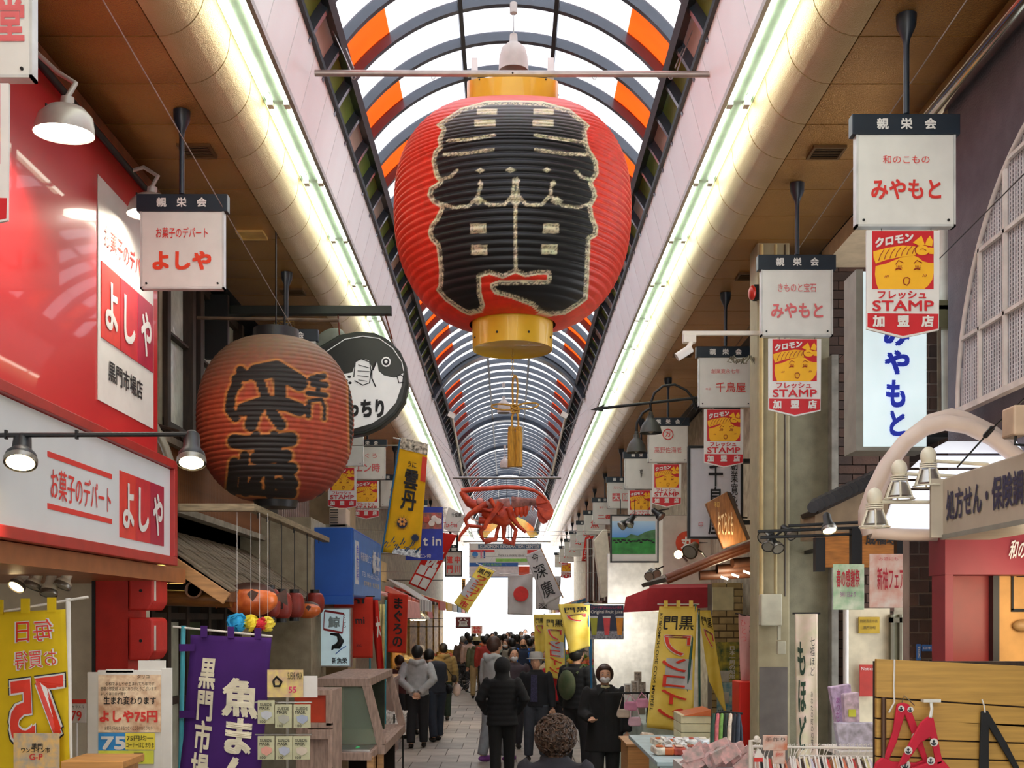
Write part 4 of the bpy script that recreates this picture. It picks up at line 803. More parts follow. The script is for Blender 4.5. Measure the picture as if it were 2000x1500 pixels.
def paint_brown(P, t, th):
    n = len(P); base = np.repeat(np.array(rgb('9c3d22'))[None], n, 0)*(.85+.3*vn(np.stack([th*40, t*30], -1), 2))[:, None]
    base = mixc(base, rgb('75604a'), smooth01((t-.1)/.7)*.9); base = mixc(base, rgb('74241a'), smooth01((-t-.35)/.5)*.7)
    d = np.min([dline(P, s)-w for s, w in ST+ST2], 0)
    base = mixc(base, rgb('c4803c'), smooth01((5.5-d)/3)*.8); return mixc(base, rgb('211c1a'), smooth01((.8-d)/1.2))
L2 = W(539, 822, 8.3); ol = thing('brown_lantern', 'weathered brown-red paper lantern with big black brush characters on the left', 'lantern', L2)
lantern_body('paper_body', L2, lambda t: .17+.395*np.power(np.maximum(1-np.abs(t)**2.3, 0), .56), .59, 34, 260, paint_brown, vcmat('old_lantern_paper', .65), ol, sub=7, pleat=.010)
MB().cyl(L2+V((0, 0, .575)), L2+V((0, 0, .67)), .172, .165, 36).build('top_cap', black, ol, smooth=40); MB().cyl(L2+V((0, 0, -.64)), L2+V((0, 0, -.56)), .15, .17, 36).build('bottom_cap', black, ol, smooth=40)
MB().tube([L2+V((0, 0, .66)), V((L2.x, 8.3, CAMH+2.86))], .006, 6).build('hanging_wire', iron, ol)
bp = V((0, 0, 0)); hb = thing('bracket_beam', 'dark horizontal beam sticking out of the old building above the fish sign', 'beam', W(600, 607, 9.9)); MB().bx((-2.62, 9.87, W(0, 615, 9.9).z), (W(765, 0, 9.9).x, 9.95, W(0, 598, 9.9).z)).build('beam', mat('green_black_paint', '20261f', .5), hb, bevel=.006)
MB().bx((-2.62, 9.6, W(0, 700, 9.6).z), (W(440, 0, 9.6).x+.02, 9.66, W(0, 575, 9.6).z)).build('bracket_post', black, hb)
hb2 = thing('support_pole', 'thin wire-bound wooden pole holding the old brown lantern', 'pole', W(520, 622, 8.35)); MB().cyl(W(385, 621, 8.35), W(662, 626, 8.35), .013, n=8).build('pole', mat('rusty_pole', '5d4a38', .7, noise=.3), hb2, smooth=50)
rr = random.Random(5); MB().tube([W(556+rr.uniform(-22, 22), 640+rr.uniform(-16, 12), 8.33) for k in range(26)], .0025, 4).build('wire_tangle', mat('brass_chain', ''), hb2); MB().cyl(W(556, 530, 8.35), W(556, 665, 8.3), .008, n=6).build('drop_rod', iron, hb2)
FZ = 9.9; fish = thing('blowfish_sign', 'big round black and white blowfish sign with brush lettering behind the old brown lantern', 'sign', W(710, 760, FZ))
def zf(x, y): return (380+x/3.409, 560+y/3.409)
outl = [zf(*p) for p in ((780,420),(860,380),(960,320),(1080,297),(1200,305),(1290,350),(1370,430),(1410,520),(1425,640),(1400,760),(1340,850),(1240,930),(1130,980),(1000,1000),(900,960),(820,860),(790,740),(800,560))]
def inset(ps, k, c=zf(1080, 650)): return [(c[0]+(x-c[0])*k, c[1]+(y-c[1])*k) for x, y in ps]
MB().pp(outl, FZ, .14).build('rim', mat('green_black_paint', ''), fish, bevel=.01); MB().pp(inset(outl, .945), FZ-.006, .01).build('black_back', mat('fish_black', '15181a', .3), fish)
bel = [zf(*p) for p in ((960,570),(1000,580),(1050,570),(1075,500),(1110,480),(1160,490),(1190,560),(1215,500),(1225,560),(1260,590),(1300,600),(1330,605),(1390,575),(1378,660),(1340,770),(1270,850),(1180,910),(1060,945),(960,930),(880,860),(850,740),(880,620))]
MB().pp(bel, FZ-.012, .01).build('white_belly', mat('fish_white', 'dcdcda', .35, emit=.15, noise=.02), fish)
mb = MB()
def fst(ps, r=.006): mb.tube([W(*zf(*p), FZ-.016) for p in ps], r, 5)
fst([(1060,600),(1070,500),(1110,480),(1165,500),(1175,560),(1165,640),(1120,655),(1065,625)], .005)
for a in ((1090,520,1160,540),(1085,560,1165,565),(1085,590,1160,600),(1090,620,1150,630)): fst([a[:2], a[2:]], .003)
fst([(1205,500),(1180,560),(1180,610),(1205,665)], .006); fst([(1350,600),(1360,640),(1390,635)], .005); fst([(1340,600),(1370,585),(1392,600)], .005)
for x, y in ((985,610),(1010,625),(1030,600),(1035,640),(1000,640)): mb.ell(W(*zf(x, y), FZ-.014), (.016, .003, .012), 8, 5)
mb.build('drawn_lines', ink, fish)['kind'] = 'stuff'
e = W(*zf(1275, 500), FZ-.014); MB().ell(e, (.042, .004, .045), 20, 6).build('eye_white', mat('fish_white', ''), fish); MB().ell(e+V((0, -.004, 0)), (.03, .004, .032), 16, 6).build('eye_ring', ink, fish); MB().ell(e+V((0, -.008, 0)), (.014, .004, .015), 12, 6).build('eye_dot', mat('fish_white', ''), fish)
MB().tube([W(*zf(x, y), FZ-.014) for x, y in ((880,430),(1000,350),(1120,330),(1230,345),(1320,410),(1380,500),(1392,560))], .004, 5).build('white_line', mat('fish_white', ''), fish)
ptext('てっちり', *zf(930, 750), *zf(1262, 872), FZ-.014, ink, fish, bold=.06)
MB().ell(W(645, 662, 10.1), (.14, .03, .09), 16, 8, M=Euler((0, -.4, 0)).to_matrix()).build('tail_plate', mat('fish_tail_grey', '8a8f84', .5), fish, smooth=60)
for a, b in (((752, 612), (766, 662)),): MB().tube([W(*a, 9.92), W(*b, 9.95)], .007, 6).build('chain', mat('rusty_chain', '7a3a24', .7, metal=.4), fish)
MB().tube([W(660, 612, 9.92), W(664, 668, 9.95)], .007, 6).build('chain', mat('rusty_chain', ''), fish)
# ---------------------------------------------------------------- left: middle distance
struct('wall_left', MB().bx((-2.62, 11.0, 0), (-1.93, 11.9, CAMH+1.0)), beige); struct('wall_left', MB().bx((-2.62, 13.9, 0), (-1.98, 14.6, CAMH+2.8)), mat('tan_column', '9a8565', .8, noise=.1))
# dark timber shopfront under the small roof
dk = mat('dark_interior', '1d1712', .9)
tf = struct('wall_left', MB().bx((-2.62, 7.6, 0), (-2.5, 13.5, CAMH+.62)), dk)
for y0, y1, m_ in ((7.75, 8.5, mat('shoji_grey', 'a9a894', .6)), (8.6, 9.1, mat('green_hedge', '3a4a2a', .8)), (9.7, 10.9, cream)): MB().bx((-2.5, y0, .9), (-2.49, y1, 2.1)).build('infill_panel', m_, tf)
for y in (7.68, 8.05, 8.52, 9.14, 9.66, 10.2, 10.9): MB().bx((-2.5, y, 0), (-2.43, y+.07, CAMH+.1)).build('post', dwood, tf)
for z in (.85, 1.5, 2.12): MB().bx((-2.5, 7.68, z), (-2.44, 10.95, z+.05)).build('rail', dwood, tf)
MB().bx((-2.52, 7.68, 0), (-2.4, 10.9, .8)).build('dado', wood, tf)
# blue box awning
bx_ = thing('blue_sign_box', 'big bright blue box sign with white lettering on its side', 'sign', (-1.75, 11.2, CAMH+.229)); blu = mat('bright_blue_tarp', '1258b8', .5, noise=.08, scale=3)
b = MB().bx((-1.98, 11.2, CAMH+.229), (-1.55, 13.7, CAMH+.916)).build('box', blu, bx_, bevel=.01); MB().bx((-2.1, 11.15, CAMH+.15), (-1.54, 11.22, CAMH+.235)).build('skirt', blu, bx_)
MB().bx((-1.548, 11.25, CAMH+.25), (-1.545, 13.65, CAMH+.89)).build('side_face', mat('side_blue', '3a78c8', .5, noise=.06), b)
sfc = mat('pale_blue_white', 'd5dbe6', .5)
MB().bx((-1.546, 11.35, CAMH+.36), (-1.542, 11.62, CAMH+.80)).build('white_strip', sfc, b); text('魚市場', (-1.541, 11.40, CAMH+.4), (0, .16, 0), (0, 0, .36), blueink, b, bold=0, vert=True)
text('特選海鮮どころ', (-1.543, 11.75, CAMH+.62), (0, 1.0, 0), (0, 0, .09), sfc, b, bold=.01); text('橋本', (-1.543, 12.75, CAMH+.52), (0, .75, 0), (0, 0, .27), sfc, b, bold=.03)
text('TEL 06-633-2356', (-1.543, 11.85, CAMH+.46), (0, 1.6, 0), (0, 0, .05), sfc, b, bold=0); text('年中無休・地方発送', (-1.543, 12.0, CAMH+.36), (0, 1.4, 0), (0, 0, .06), mat('pale_yellow_ink', 'd9c38a', .6), b, bold=0)
ac = thing('air_conditioner', 'old beige air conditioner unit on the ledge above the blue box sign', 'air conditioner', W(665, 1030, 12.0)); MB().pr(643, 992, 676, 1030, 12.0, .3).build('casing', mat('ac_beige', 'c9b49c', .5), ac, bevel=.01)
for k in range(7): MB().pr(645, 995+k*5, 660, 996.5+k*5, 11.985, .01).build('grille_bar', iron, ac)
MB().bx(W(600, 1036, 12.0), W(688, 1030, 12.4)).build('ledge', beige, ac)
# shutters behind stamps
cs = struct('wall_left', MB().bx((-2.62, 12.2, CAMH+1.0), (-2.5, 17, CAMH+2.1)), mat('corrugated_grey', '6f6a66', .5))
q0 = None
for k in range(40):
    if q0 is None: q0 = MB().bx((-2.5, 12.25, CAMH+1.0), (-2.46, 12.30, CAMH+2.08)).build('slat', mat('corrugated_pink', 'a58f88', .5), cs)
    else: o = q0.copy(); COL.objects.link(o); o.location = (0, k*.115, 0)
# banners on the left
bamb = mat('teal_pole', '3f9fb0', .4); cream_ink = mat('cream_ink', 'ece2c8', .7)
nobori('purple_banner', 'deep purple cloth banner with cream brush lettering on a teal pole', [(372, 1240), (530, 1246), (508, 1540), (352, 1510)], 7.0, cloth('purple_cloth', '4b1f74', .15), pole=((358, 1222), (345, 1876), bamb, .015), rod=((338, 1224), (532, 1243), offw), tabs=3, wave=.015,
    texts=[('黒門市場', .14, .16, .36, 1.05, cream_ink, .035, True), ('魚まん', .46, .28, .90, 1.06, cream_ink, .05, True)])
for y in (1258, 1388): MB().pr(350, y, 380, y+14, 6.99, .006).build('pole_loop', MATS['purple_cloth'], bpy.data.objects['purple_banner'])
uni, pt, cl = nobori('sea_urchin_banner', 'tall yellow banner with big brush characters and a painted sea urchin', [(783, 858), (836, 872), (820, 1090), (748, 1078)], 13.5, cloth('urchin_yellow', 'f5c51e', .3), pole=((782, 856), (746, 1080), mat('blue_pole', '2c6f9c', .4)), rod=((768, 855), (838, 868), white), wave=.012,
    texts=[('うに', .36, .17, .66, .22, ink, .02, False), ('雲丹', .30, .24, .76, .60, ink, .035, True)], blocks=[(0, -.02, 1.0, .08, mat('floral_band', 'c7a45c', .7, noise=.6, scale=30, col2='f2e4d0')), (.83, .10, 1.0, .32, mat('sale_red', ''), 2)])
def on(u, v, d=.02): p = pt(u, v); p.y -= d; return p
rr = random.Random(9)
for (u, v, r, k, nm, hx) in ((.42, .72, .085, 40, 'sea_urchin_print', '2a2c48'), (.83, .83, .06, 34, 'sea_urchin_print', '2b3550')):
    mb = MB(); c = on(u, v); mb.lathe([(r*.72, 0), (r*.70, .003), (0, .004)], c, 20, Matrix(((1,0,0),(0,0,-1),(0,1,0))))
    for i in range(k): a = 2*PI*i/k; R2 = r*rr.uniform(1.0, 1.3); w = .05; mb.add([c+V((math.cos(a-w)*r*.6, -.004, math.sin(a-w)*r*.6)), c+V((math.cos(a+w)*r*.6, -.004, math.sin(a+w)*r*.6)), c+V((math.cos(a)*R2, -.004, math.sin(a)*R2))], [(0, 1, 2)])
    mb.build(nm, mat('urchin_'+hx, hx, .7), cl, fix=False)
c = on(.42, .71, .03)
for i in range(6): a = i*PI/3; MB().ell(c+V((math.cos(a)*.034, 0, math.sin(a)*.034)), (.021, .003, .016), 10, 6, M=Euler((0, -a, 0)).to_matrix()).build('urchin_flesh', mat('urchin_flesh', 'eda04c', .6), cl, smooth=80)
mb = MB()
for i in range(26): x = i/25; y = .93+.035*math.sin(i*.9); mb.tube([on(x*.96+.01, y, .015), on(min(1, x*.96+.06), y-.03-.02*math.sin(i*1.7), .015)], .006, 4)
mb.build('wave_print', mat('wave_blue', '3c5a78', .7), cl)['kind'] = 'stuff'
MB().prism([on(0, .96, .012), on(1, .93, .012), on(1, 1, .012), on(0, 1, .012)], (0, .002, 0)).build('wave_band', mat('wave_white', 'd8dde0', .7, noise=.4, scale=40), cl)
flatsign('sushi_banner', 'royal blue banner with a sushi photo and white letters behind the sea urchin banner', 792, 990, 865, 1094, 14.6, mat('royal_blue', '2c3ea8', .6), 'banner', .004, blocks=[(800, 1001, 863, 1033, mat('sushi_photo', 'c9c0b8', .5, noise=.5, scale=18, col2='d8685a'))], texts=[('t in', 826, 1048, 862, 1066, white, .04, False), ('エン時', 818, 1082, 842, 1090, white, .01, False)])
for k, (x, y) in enumerate(((833, 1015), (848, 1013), (843, 1022), (856, 1018))): MB().lathe([(.042, 0), (.036, -.004), (0, -.004)], W(x, y, 14.59), 14, Matrix(((1,0,0),(0,0,1),(0,1,0)))).build('sushi_roll_print', mat('roll_white', 'ece2dc', .6) if k else mat('roll_red', 'c85a48', .6), bpy.data.objects['sushi_banner'])
nobori('red_banner', 'red banner with white lettering and four small square food pictures, leaning', [(852, 1038), (893, 1045), (832, 1155), (798, 1140)], 15.6, cloth('banner_red', 'dc2c20', .3), texts=[('祝', .2, .30, .9, .62, white, .05, False)], blocks=[(a, v, a+.40, v+.16, white, 2) for a in (.08, .54) for v in (.62, .81)], wave=.01)
flatsign('tax_free_banner', 'white banner with small red tax-free lettering tilted against the light trough', 868, 990, 905, 1045, 15.7, mat('sign_panel_white', ''), 'banner', .004, poly=[(876, 990), (912, 1008), (893, 1045), (866, 1032)], texts=[('千成屋', 882, 1001, 901, 1010, ink, .02, False), ('Tax-Free', 867, 1020, 893, 1030, txtred, .02, False)])
# sushi noren, whale sign
nobori('red_noren', 'red shop curtain with black letters sushi under the blue box sign', [(622, 1166), (728, 1166), (728, 1285), (640, 1285)], 12.2, cloth('noren_red', 'e2402c', .25), texts=[('sushi', .1, .0, .85, .11, ink, .04, False), ('mi', .66, .33, .84, .44, ink, .04, False), ('inc.', .66, .76, .78, .82, ink, .01, False)], wave=.01, rod=((618, 1165), (732, 1165), black))
wh = flatsign('whale_sign', 'pale blue lightbox sign with a whale drawing in a red square frame', 622, 1190, 683, 1300, 11.6, mat('pale_blue_lightbox', 'c2dbe2', .3, emit=.2, noise=.04), 'sign', .1, frame=steel, fw=.015, texts=[('新魚栄', 648, 1284, 678, 1296, ink, .03, False), ('くじら', 670, 1200, 676, 1226, ink, .01, True), ('鯨', 641, 1204, 664, 1226, mat('ghost_grey', '9fb4ba', .5), .04, False)])
sqb = mat('dark_red_print', 'a81c24', .5)
for a, b_ in (((634, 1193), (672, 1199)), ((672, 1199), (669, 1236)), ((669, 1236), (632, 1229)), ((632, 1229), (634, 1193))): MB().bar(W(*a, 11.59), W(*b_, 11.59), .006, .022).build('square_print', sqb, wh)
MB().tube([W(645, 1238, 11.59), W(660, 1240, 11.59), W(666, 1252, 11.59), W(660, 1262, 11.59), W(650, 1264, 11.59), W(648, 1270, 11.59)], [.01, .02, .035, .035, .02, .006], 8).build('whale_print', ink, wh, smooth=60)
MB().tube([W(655, 1278, 11.59), W(666, 1268, 11.59), W(676, 1262, 11.59)], .005, 5).build('splash_print', mat('side_blue', ''), wh)
nobori('red_noren', 'red cloth banner with vertical black tuna lettering beside the hooded shopper', [(757, 1158), (797, 1162), (793, 1276), (757, 1274)], 15.5, MATS['noren_red'], texts=[('まぐろの', .28, .06, .78, .90, ink, .03, True)], wave=.008)
nobori('side_banner', 'narrow red and white banner hanging edge-on by the glass case', [(722, 1172), (738, 1172), (752, 1330), (740, 1345)], 12.6, MATS['banner_red'], wave=.02, pole=((722, 1170), (724, 1580), bamb, .01), texts=[('大', .5, .2, 1.0, .45, white, .05, False)])
nobori('side_banner', 'narrow white and yellow banner seen edge-on on a teal pole', [(742, 1180), (752, 1180), (750, 1350), (746, 1350)], 12.9, mat('white_yellow_cloth', 'e6d890', .7, noise=.3, scale=6), wave=.01, pole=((753, 1172), (752, 1571), bamb, .01))
# glass display case and shelving
cz = thing('display_case', 'timber-framed glass display case with slanting front beside the mask rack', 'display case', W(680, 1500, 9.6)-V((0, 0, .5)))
pinkw = mat('washed_timber', 'a48a7c', .6, noise=.2, stretch=(6, 1, 1)); X0, X1, X2 = W(617, 0, 9.6).x, W(722, 0, 9.6).x, W(745, 0, 9.6).x; zt, zm, zb = W(0, 1325, 9.6).z, W(0, 1455, 9.6).z, .0
MB().bx((X0, 9.6, zt-.07), (X1, 11.5, zt)).build('top', pinkw, cz, bevel=.004)
for y in (9.6, 11.42): MB().bar((X1-.03, y+.04, zt-.06), (X2, y+.04, zm), .07).build('slanting_post', pinkw, cz); MB().bx((X0, y, zm-.0), (X0+.06, y+.08, zt-.07)).build('post', pinkw, cz)
MB().bx((X0, 9.6, zm-.08), (X2+.03, 11.5, zm)).build('shelf', pinkw, cz); MB().prism([(X0+.06, 9.64, zm), (X2-.05, 9.64, zm), (X1-.06, 9.64, zt-.07), (X0+.06, 9.64, zt-.07)], (0, .01, 0)).build('glass_pane', glass('case_glass', 'cfdccb', .75, .05), cz)
MB().bx((X0+.03, 11.0, zm), (X1-.03, 11.05, zt-.08)).build('back_panel', mat('case_dark_green', '2c3826', .6, noise=.4, scale=6), cz); MB().bx((X0, 9.62, .0), (X2, 11.5, .12)).build('plinth', pinkw, cz)
for x in (X0, X1, X2-.05): MB().bx((x, 9.62, 0), (x+.06, 9.7, zm)).build('leg', lwood, cz)
MB().bx((X0+.05, 9.66, .5), (X2-.05, 11.4, .55)).build('lower_shelf', lwood, cz); MB().bx((X0+.05, 11.2, .1), (X2-.05, 11.25, zm-.1)).build('back_panel', dk, cz)
tq = thing('fish_tray', 'steel tray with green paper and yellow price tags on the counter', 'tray', W(690, 1462, 9.3)); MB().pr(645, 1470, 722, 1464, 9.2, .35).build('tray', steel, tq)
for x, cc in ((662, 'e6e83a'), (705, '4bbf7a')): MB().box(W(x, 1462, 9.35), (.08, .1, .01), ry=.3).build('paper_tag', mat('tag_'+cc, cc, .6), tq)
sh = thing('counter', 'timber counter under the fish tray', 'counter', W(690, 1500, 9.2)-V((0, 0, .6))); MB().bx((W(640, 0, 9.1).x, 9.1, W(0, 1478, 9.1).z-.03), (W(725, 0, 9.1).x, 9.58, W(0, 1471, 9.1).z)).build('top', pinkw, sh)
for x in (645, 716): MB().bx((W(x, 0, 9.1).x, 9.12, 0), (W(x, 0, 9.1).x+.05, 9.2, W(0, 1480, 9.1).z)).build('leg', lwood, sh)
cb_ = thing('cabinet', 'weathered timber cabinet with a red-backed square opening behind the mask packets', 'cabinet', W(620, 1500, 8.4)-V((0, 0, .4)))
x0, x1 = W(575, 0, 8.4).x, W(648, 0, 8.4).x
for (a, b_, c, d) in ((600, 1348, 648, 1358), (636, 1358, 648, 1418), (600, 1412, 648, 1422), (600, 1425, 648, 1436), (640, 1436, 648, 1500), (600, 1436, 640, 1444)): MB().pr(a, d, c, b_, 8.4, .05).build('frame', pinkw, cb_, bevel=.003)
MB().pr(575, 1412, 636, 1358, 8.44, .02).build('red_back', mat('red_orange_board', 'c8401c', .6), cb_); MB().bx((x0, 8.46, 0), (x1, 8.9, W(0, 1350, 8.4).z)).build('body', mat('washed_timber', ''), cb_)
# news-paper covered stand
nt_ = thing('work_stand', 'iron-legged stand draped with crumpled newspaper beside the shopper in grey hoodie', 'stand', (-1.7, 14.6, .0)); Zs = 14.4
for x in (752, 770, 787): MB().cyl((W(x, 0, Zs).x, Zs, 0), (W(x, 0, Zs).x, Zs, W(0, 1395, Zs).z), .012, n=6).build('leg', iron, nt_)
rr = random.Random(4); vs = [];
for j in range(9):
    for i in range(11):
        u, v = i/10, j/8; vs.append((W(745, 0, Zs).x+u*.32, Zs-.05+.3*v-(.0 if v else .03), W(0, 1392, Zs).z-(0 if v > .3 else (.3-v)*.9)+rr.uniform(-.02, .02)))
MB().add(vs, [(j*11+i, j*11+i+1, (j+1)*11+i+1, (j+1)*11+i) for j in range(8) for i in range(10)]).build('newspaper', mat('newsprint', 'd6cfc8', .8, noise=.35, scale=30), nt_, fix=False)
cool = thing('chest_freezer', 'long pinkish steel chest along the fish shop', 'freezer', (-1.95, 15.6, 0)); MB().bx((-2.33, 15.6, 0), (-1.80, 18.5, W(0, 1345, 15.6).z)).build('body', mat('pinkish_steel', 'c0a49a', .35, metal=.4), cool, bevel=.02); MB().bx((-2.34, 15.55, W(0, 1345, 15.6).z), (-1.77, 18.5, W(0, 1336, 15.6).z)).build('lid', mat('pinkish_steel', ''), cool, bevel=.01)
MB().bx((-2.28, 15.58, 0), (-1.82, 15.6, .08)).build('base', black, cool)
ww = struct('wall_left', MB().bx((-2.62, 15.0, 0), (-2.35, 21.0, CAMH+.15)), mat('pink_grey_wall', 'b3a497', .7))
# mask rack
mr = thing('mask_rack', 'wire display rack holding packets of masks beside the purple banner', 'rack', W(560, 1500, 6.9)-V((0, 0, .8)))
MB().cyl((W(560, 0, 6.95).x, 6.95, 0), W(560, 1310, 6.95), .012, n=8).build('post', steel, mr)
for y in (1375, 1438): MB().bx(W(498, y-2, 6.93), W(610, y-5, 6.96)).build('bar', steel, mr)
MB().pr(522, 1308, 592, 1362, 6.9, .006).build('header_card', mat('pink_header', 'edbfae', .6, noise=.2, scale=14, col2='f2df7c'), mr); ptext('SUEDE MASK', 562, 1313, 591, 1327, 6.893, ink, mr, .02); ptext('55', 564, 1341, 579, 1353, 6.893, mat('pink_ink', 'e0306a', .5), mr, .03)
MB().pr(590, 1320, 620, 1362, 6.92, .004).build('blank_card', white, mr)
MB().tube([W(534, 1330, 6.893), W(540, 1322, 6.893), W(550, 1332, 6.893), W(546, 1340, 6.893), W(536, 1340, 6.893), W(534, 1330, 6.893)], .008, 5).build('mask_print', iron, mr)
for k, (x, y, cc) in enumerate(((503, 1368, 'c8ccd4'), (537, 1376, 'b4b4aa'), (573, 1376, 'a9b4cc'), (503, 1438, 'e8a898'), (538, 1438, 'b9bfd2'), (572, 1438, 'd9ccbb'))):
    c = W(x+17, y+45, 6.86); p = thing('mask_packet', ('pale grey', 'olive-grey', 'blue', 'pink', 'lavender', 'beige')[k]+' suede mask in its packet, '+('upper' if k < 3 else 'lower')+' row of the rack', 'packet', c, 'mask packets on the rack')
    MB().pr(x, y+46, x+33, y, 6.86, .012).build('packet', mat('packet_green', 'c9c8a4', .5), p, bevel=.002); ptext('SUEDE', x+5, y+5, x+28, y+11, 6.855, ink, p, .02); ptext('MASK', x+4, y+12, x+24, y+18, 6.855, ink, p, .02)
    MB().prism([W(x+a, y+b, 6.852) for a, b in ((6, 24), (16, 20), (27, 23), (28, 31), (18, 38), (8, 33))], (0, .004, 0)).build('mask', mat('mask_'+cc, cc, .9), p); ptext('100', x+5, y+39, x+16, y+44, 6.855, ink, p, .01)
# far-left shops
for k, (y, lab, m_) in enumerate(((16.6, 'pale pink valance awning above the tuna banner', 'e09a90'), (23.9, 'pinkish awning of the stall behind the pale lamps', 'c96a6a'))):
    t = thing('awning', lab, 'awning', (-1.9, y, CAMH+.3)); LA = (3.9, 1.5)[k]; MB().prism([(-2.62, y, CAMH+.62+.1*k), (-1.62-.1*k, y, CAMH+.30), (-1.62-.1*k, y, CAMH+.28), (-2.62, y, CAMH+.60)], (0, LA, 0)).build('canvas', mat('awning_'+m_, m_, .7), t)
    MB().prism([(-1.62-.1*k, y, CAMH+.30), (-1.60-.1*k, y, CAMH+.02), (-1.61-.1*k, y, CAMH+.02), (-1.63-.1*k, y, CAMH+.30)], (0, LA, 0)).build('valance', mat('awning_'+m_, ''), t)
sg_ = struct('wall_left', MB().bx((-2.72, 21, CAMH+.8), (-2.60, 24, CAMH+1.2)), mat('ochre_wall', 'a58a58', .8))
st0 = None
aw = thing('striped_awning', 'grey and white striped awning over the row of round silver lamps', 'awning', (-1.7, 21, CAMH+.4))
for k in range(16):
    y = 20.6+k*.2
    m_ = mat('stripe_grey', '554d4c', .6) if k % 2 else mat('stripe_pale', 'cfc6c0', .6)
    MB().prism([(-2.2, y, CAMH+.75), (-1.62, y, CAMH+.38), (-1.62, y, CAMH+.36), (-2.2, y, CAMH+.73)], (0, .2, 0)).build('stripe', m_, aw); MB().bx((-1.625, y, CAMH+.16), (-1.61, y+.2, CAMH+.37)).build('stripe', m_, aw)
for k in range(9):
    c = V((-1.78+.05*(k % 2), 20.75+k*.36, CAMH+.04)); t = thing('stall_lamp', 'round silver reflector lamp in the row under the striped awning', 'lamp', c, 'silver lamps under the striped awning'); MB().lathe([(.11, -.04), (.10, .0), (.05, .05), (.02, .08)], c, 16).build('reflector', mat('silver_shade', 'c4c4c8', .3, metal=.5), t, smooth=60); MB().ell(c-V((0, 0, .03)), .035, 8, 6).build('bulb', mat('bulb_glow', 'fff0d0', .3, emit=4), t); MB().cyl(c+V((0, 0, .07)), c+V((0, 0, .38)), .005, n=5).build('cord', black, t)
def vsign(lab, x0, y0, x1, y1, Y, col, s, m, **k): return flatsign('shop_sign', lab, x0, y0, x1, y1, Y, mat('board_'+col, col, .5), 'sign', .06, texts=[(s, x0+(x1-x0)*.15, y0+(y1-y0)*.12, x1-(x1-x0)*.15, y1-(y1-y0)*.12, m, .03, len(s) > 1)], **k)
t = flatsign('shop_sign', 'square grey sign with four red characters in a dark frame, beyond the red banner', 871, 1078, 901, 1124, 19.5, mat('board_b9b0a6', 'b9b0a6', .5), 'sign', .08, frame=black, texts=[('道', 873, 1086, 884, 1100, txtred, .04, False), ('門', 873, 1104, 884, 1119, txtred, .04, False), ('中', 888, 1086, 899, 1100, txtred, .04, False), ('川', 888, 1104, 899, 1119, txtred, .04, False)])
MB().cyl(W(880, 1076, 19.5), W(880, 1030, 19.5), .02, n=6).build('hanger', iron, t); MB().cyl(W(893, 1076, 19.5), W(893, 1030, 19.5), .02, n=6).build('hanger', iron, t)
vsign('small yellow hanging sign beyond the four-character grey sign', 902, 1130, 909, 1154, 24, 'eaa63a', '酒', ink); vsign('dark red wide sign over the vegetable stall', 890, 1205, 919, 1227, 26, '6d1f24', '八百屋', white); vsign('red and white hanging price sign over the crowd on the left', 920, 1222, 942, 1238, 25, 'e8c4bc', '特価', txtred)
sp_ = nobori('market_banner', 'yellow and silver coin-market banner leaning left over the crowd', [(936, 1104), (966, 1116), (913, 1196), (886, 1178)], 17.5, mat('coin_yellow', 'f2d65e', .6, noise=.15), texts=[('黒門', .12, .05, .9, .16, ink, .02, False), ('ワンコイン', .25, .2, .9, .8, mat('coin_orange', 'e0512e', .6), .03, True), ('市', .3, .83, .8, .96, txtred, .04, False)], blocks=[(0, .3, .55, .75, mat('coin_silver', 'bfc3c8', .5), 0)], wave=.008, rod=((930, 1100), (970, 1116), white))
# centre: information banner, flag, calligraphy
ib = flatsign('information_banner', 'wide white information centre banner stretched across the far end of the street', 916, 1061, 1058, 1104, 30, mat('sign_panel_white', ''), 'banner', .03, blocks=[(934, 1063, 1056, 1072, mat('slate_blue', '44607a', .5)), (919, 1074, 966, 1078, txtred), (968, 1091, 1030, 1097, mat('leaf_green', '8cc45a', .5)), (1030, 1074, 1054, 1086, txtred)], texts=[('KUROMON INFORMATION CENTER', 938, 1064.5, 1053, 1070.5, white, .01, False), ('There is a smoking space!', 972, 1082, 1024, 1088, ink, 0, False)])
for k, (x, hx) in enumerate(((928, '3d7fc4'), (940, 'd86a8a'), (946, '3a5a98'))):
    if k == 0: MB().lathe([(.08, 0), (.078, -.004), (0, -.004)], W(x, 1083, 29.98), 16, Matrix(((1,0,0),(0,0,1),(0,1,0)))).build('pictogram', mat('pic_'+hx, hx, .5), ib)
    else: MB().pr(x-1.5, 1079, x+1.5, 1090, 29.98, .01).build('pictogram', mat('pic_'+hx, hx, .5), ib); MB().ell(W(x, 1077, 29.98), .025, 8, 6).build('pictogram', mat('pic_'+hx, ''), ib)
MB().cyl(W(905, 1058, 30), W(1075, 1058, 30), .02, n=6).build('cable', steel, ib)
flatsign('notice_banner', 'second white banner with a blue header band below the information banner', 916, 1106, 1052, 1128, 29.5, mat('pale_pink_white', 'e2d8da', .5), 'banner', .03, blocks=[(916, 1099, 1012, 1106.5, mat('header_blue', '2a64b0', .5)), (1013, 1106, 1034, 1126, mat('coin_orange', '')), (916, 1126, 1000, 1128.5, mat('header_blue', ''))], texts=[('黒門市場商店街', 942, 1100, 980, 1105, mat('leaf_green', ''), .01, False)])
fg_, fpt, fcl = nobori('national_flag', 'white flag with a red disc hanging over the middle of the crowd', [(992, 1124), (1041, 1122), (1040, 1202), (991, 1200)], 20, cloth('flag_white', 'dcd8d8', .35), cat='flag', wave=.02)
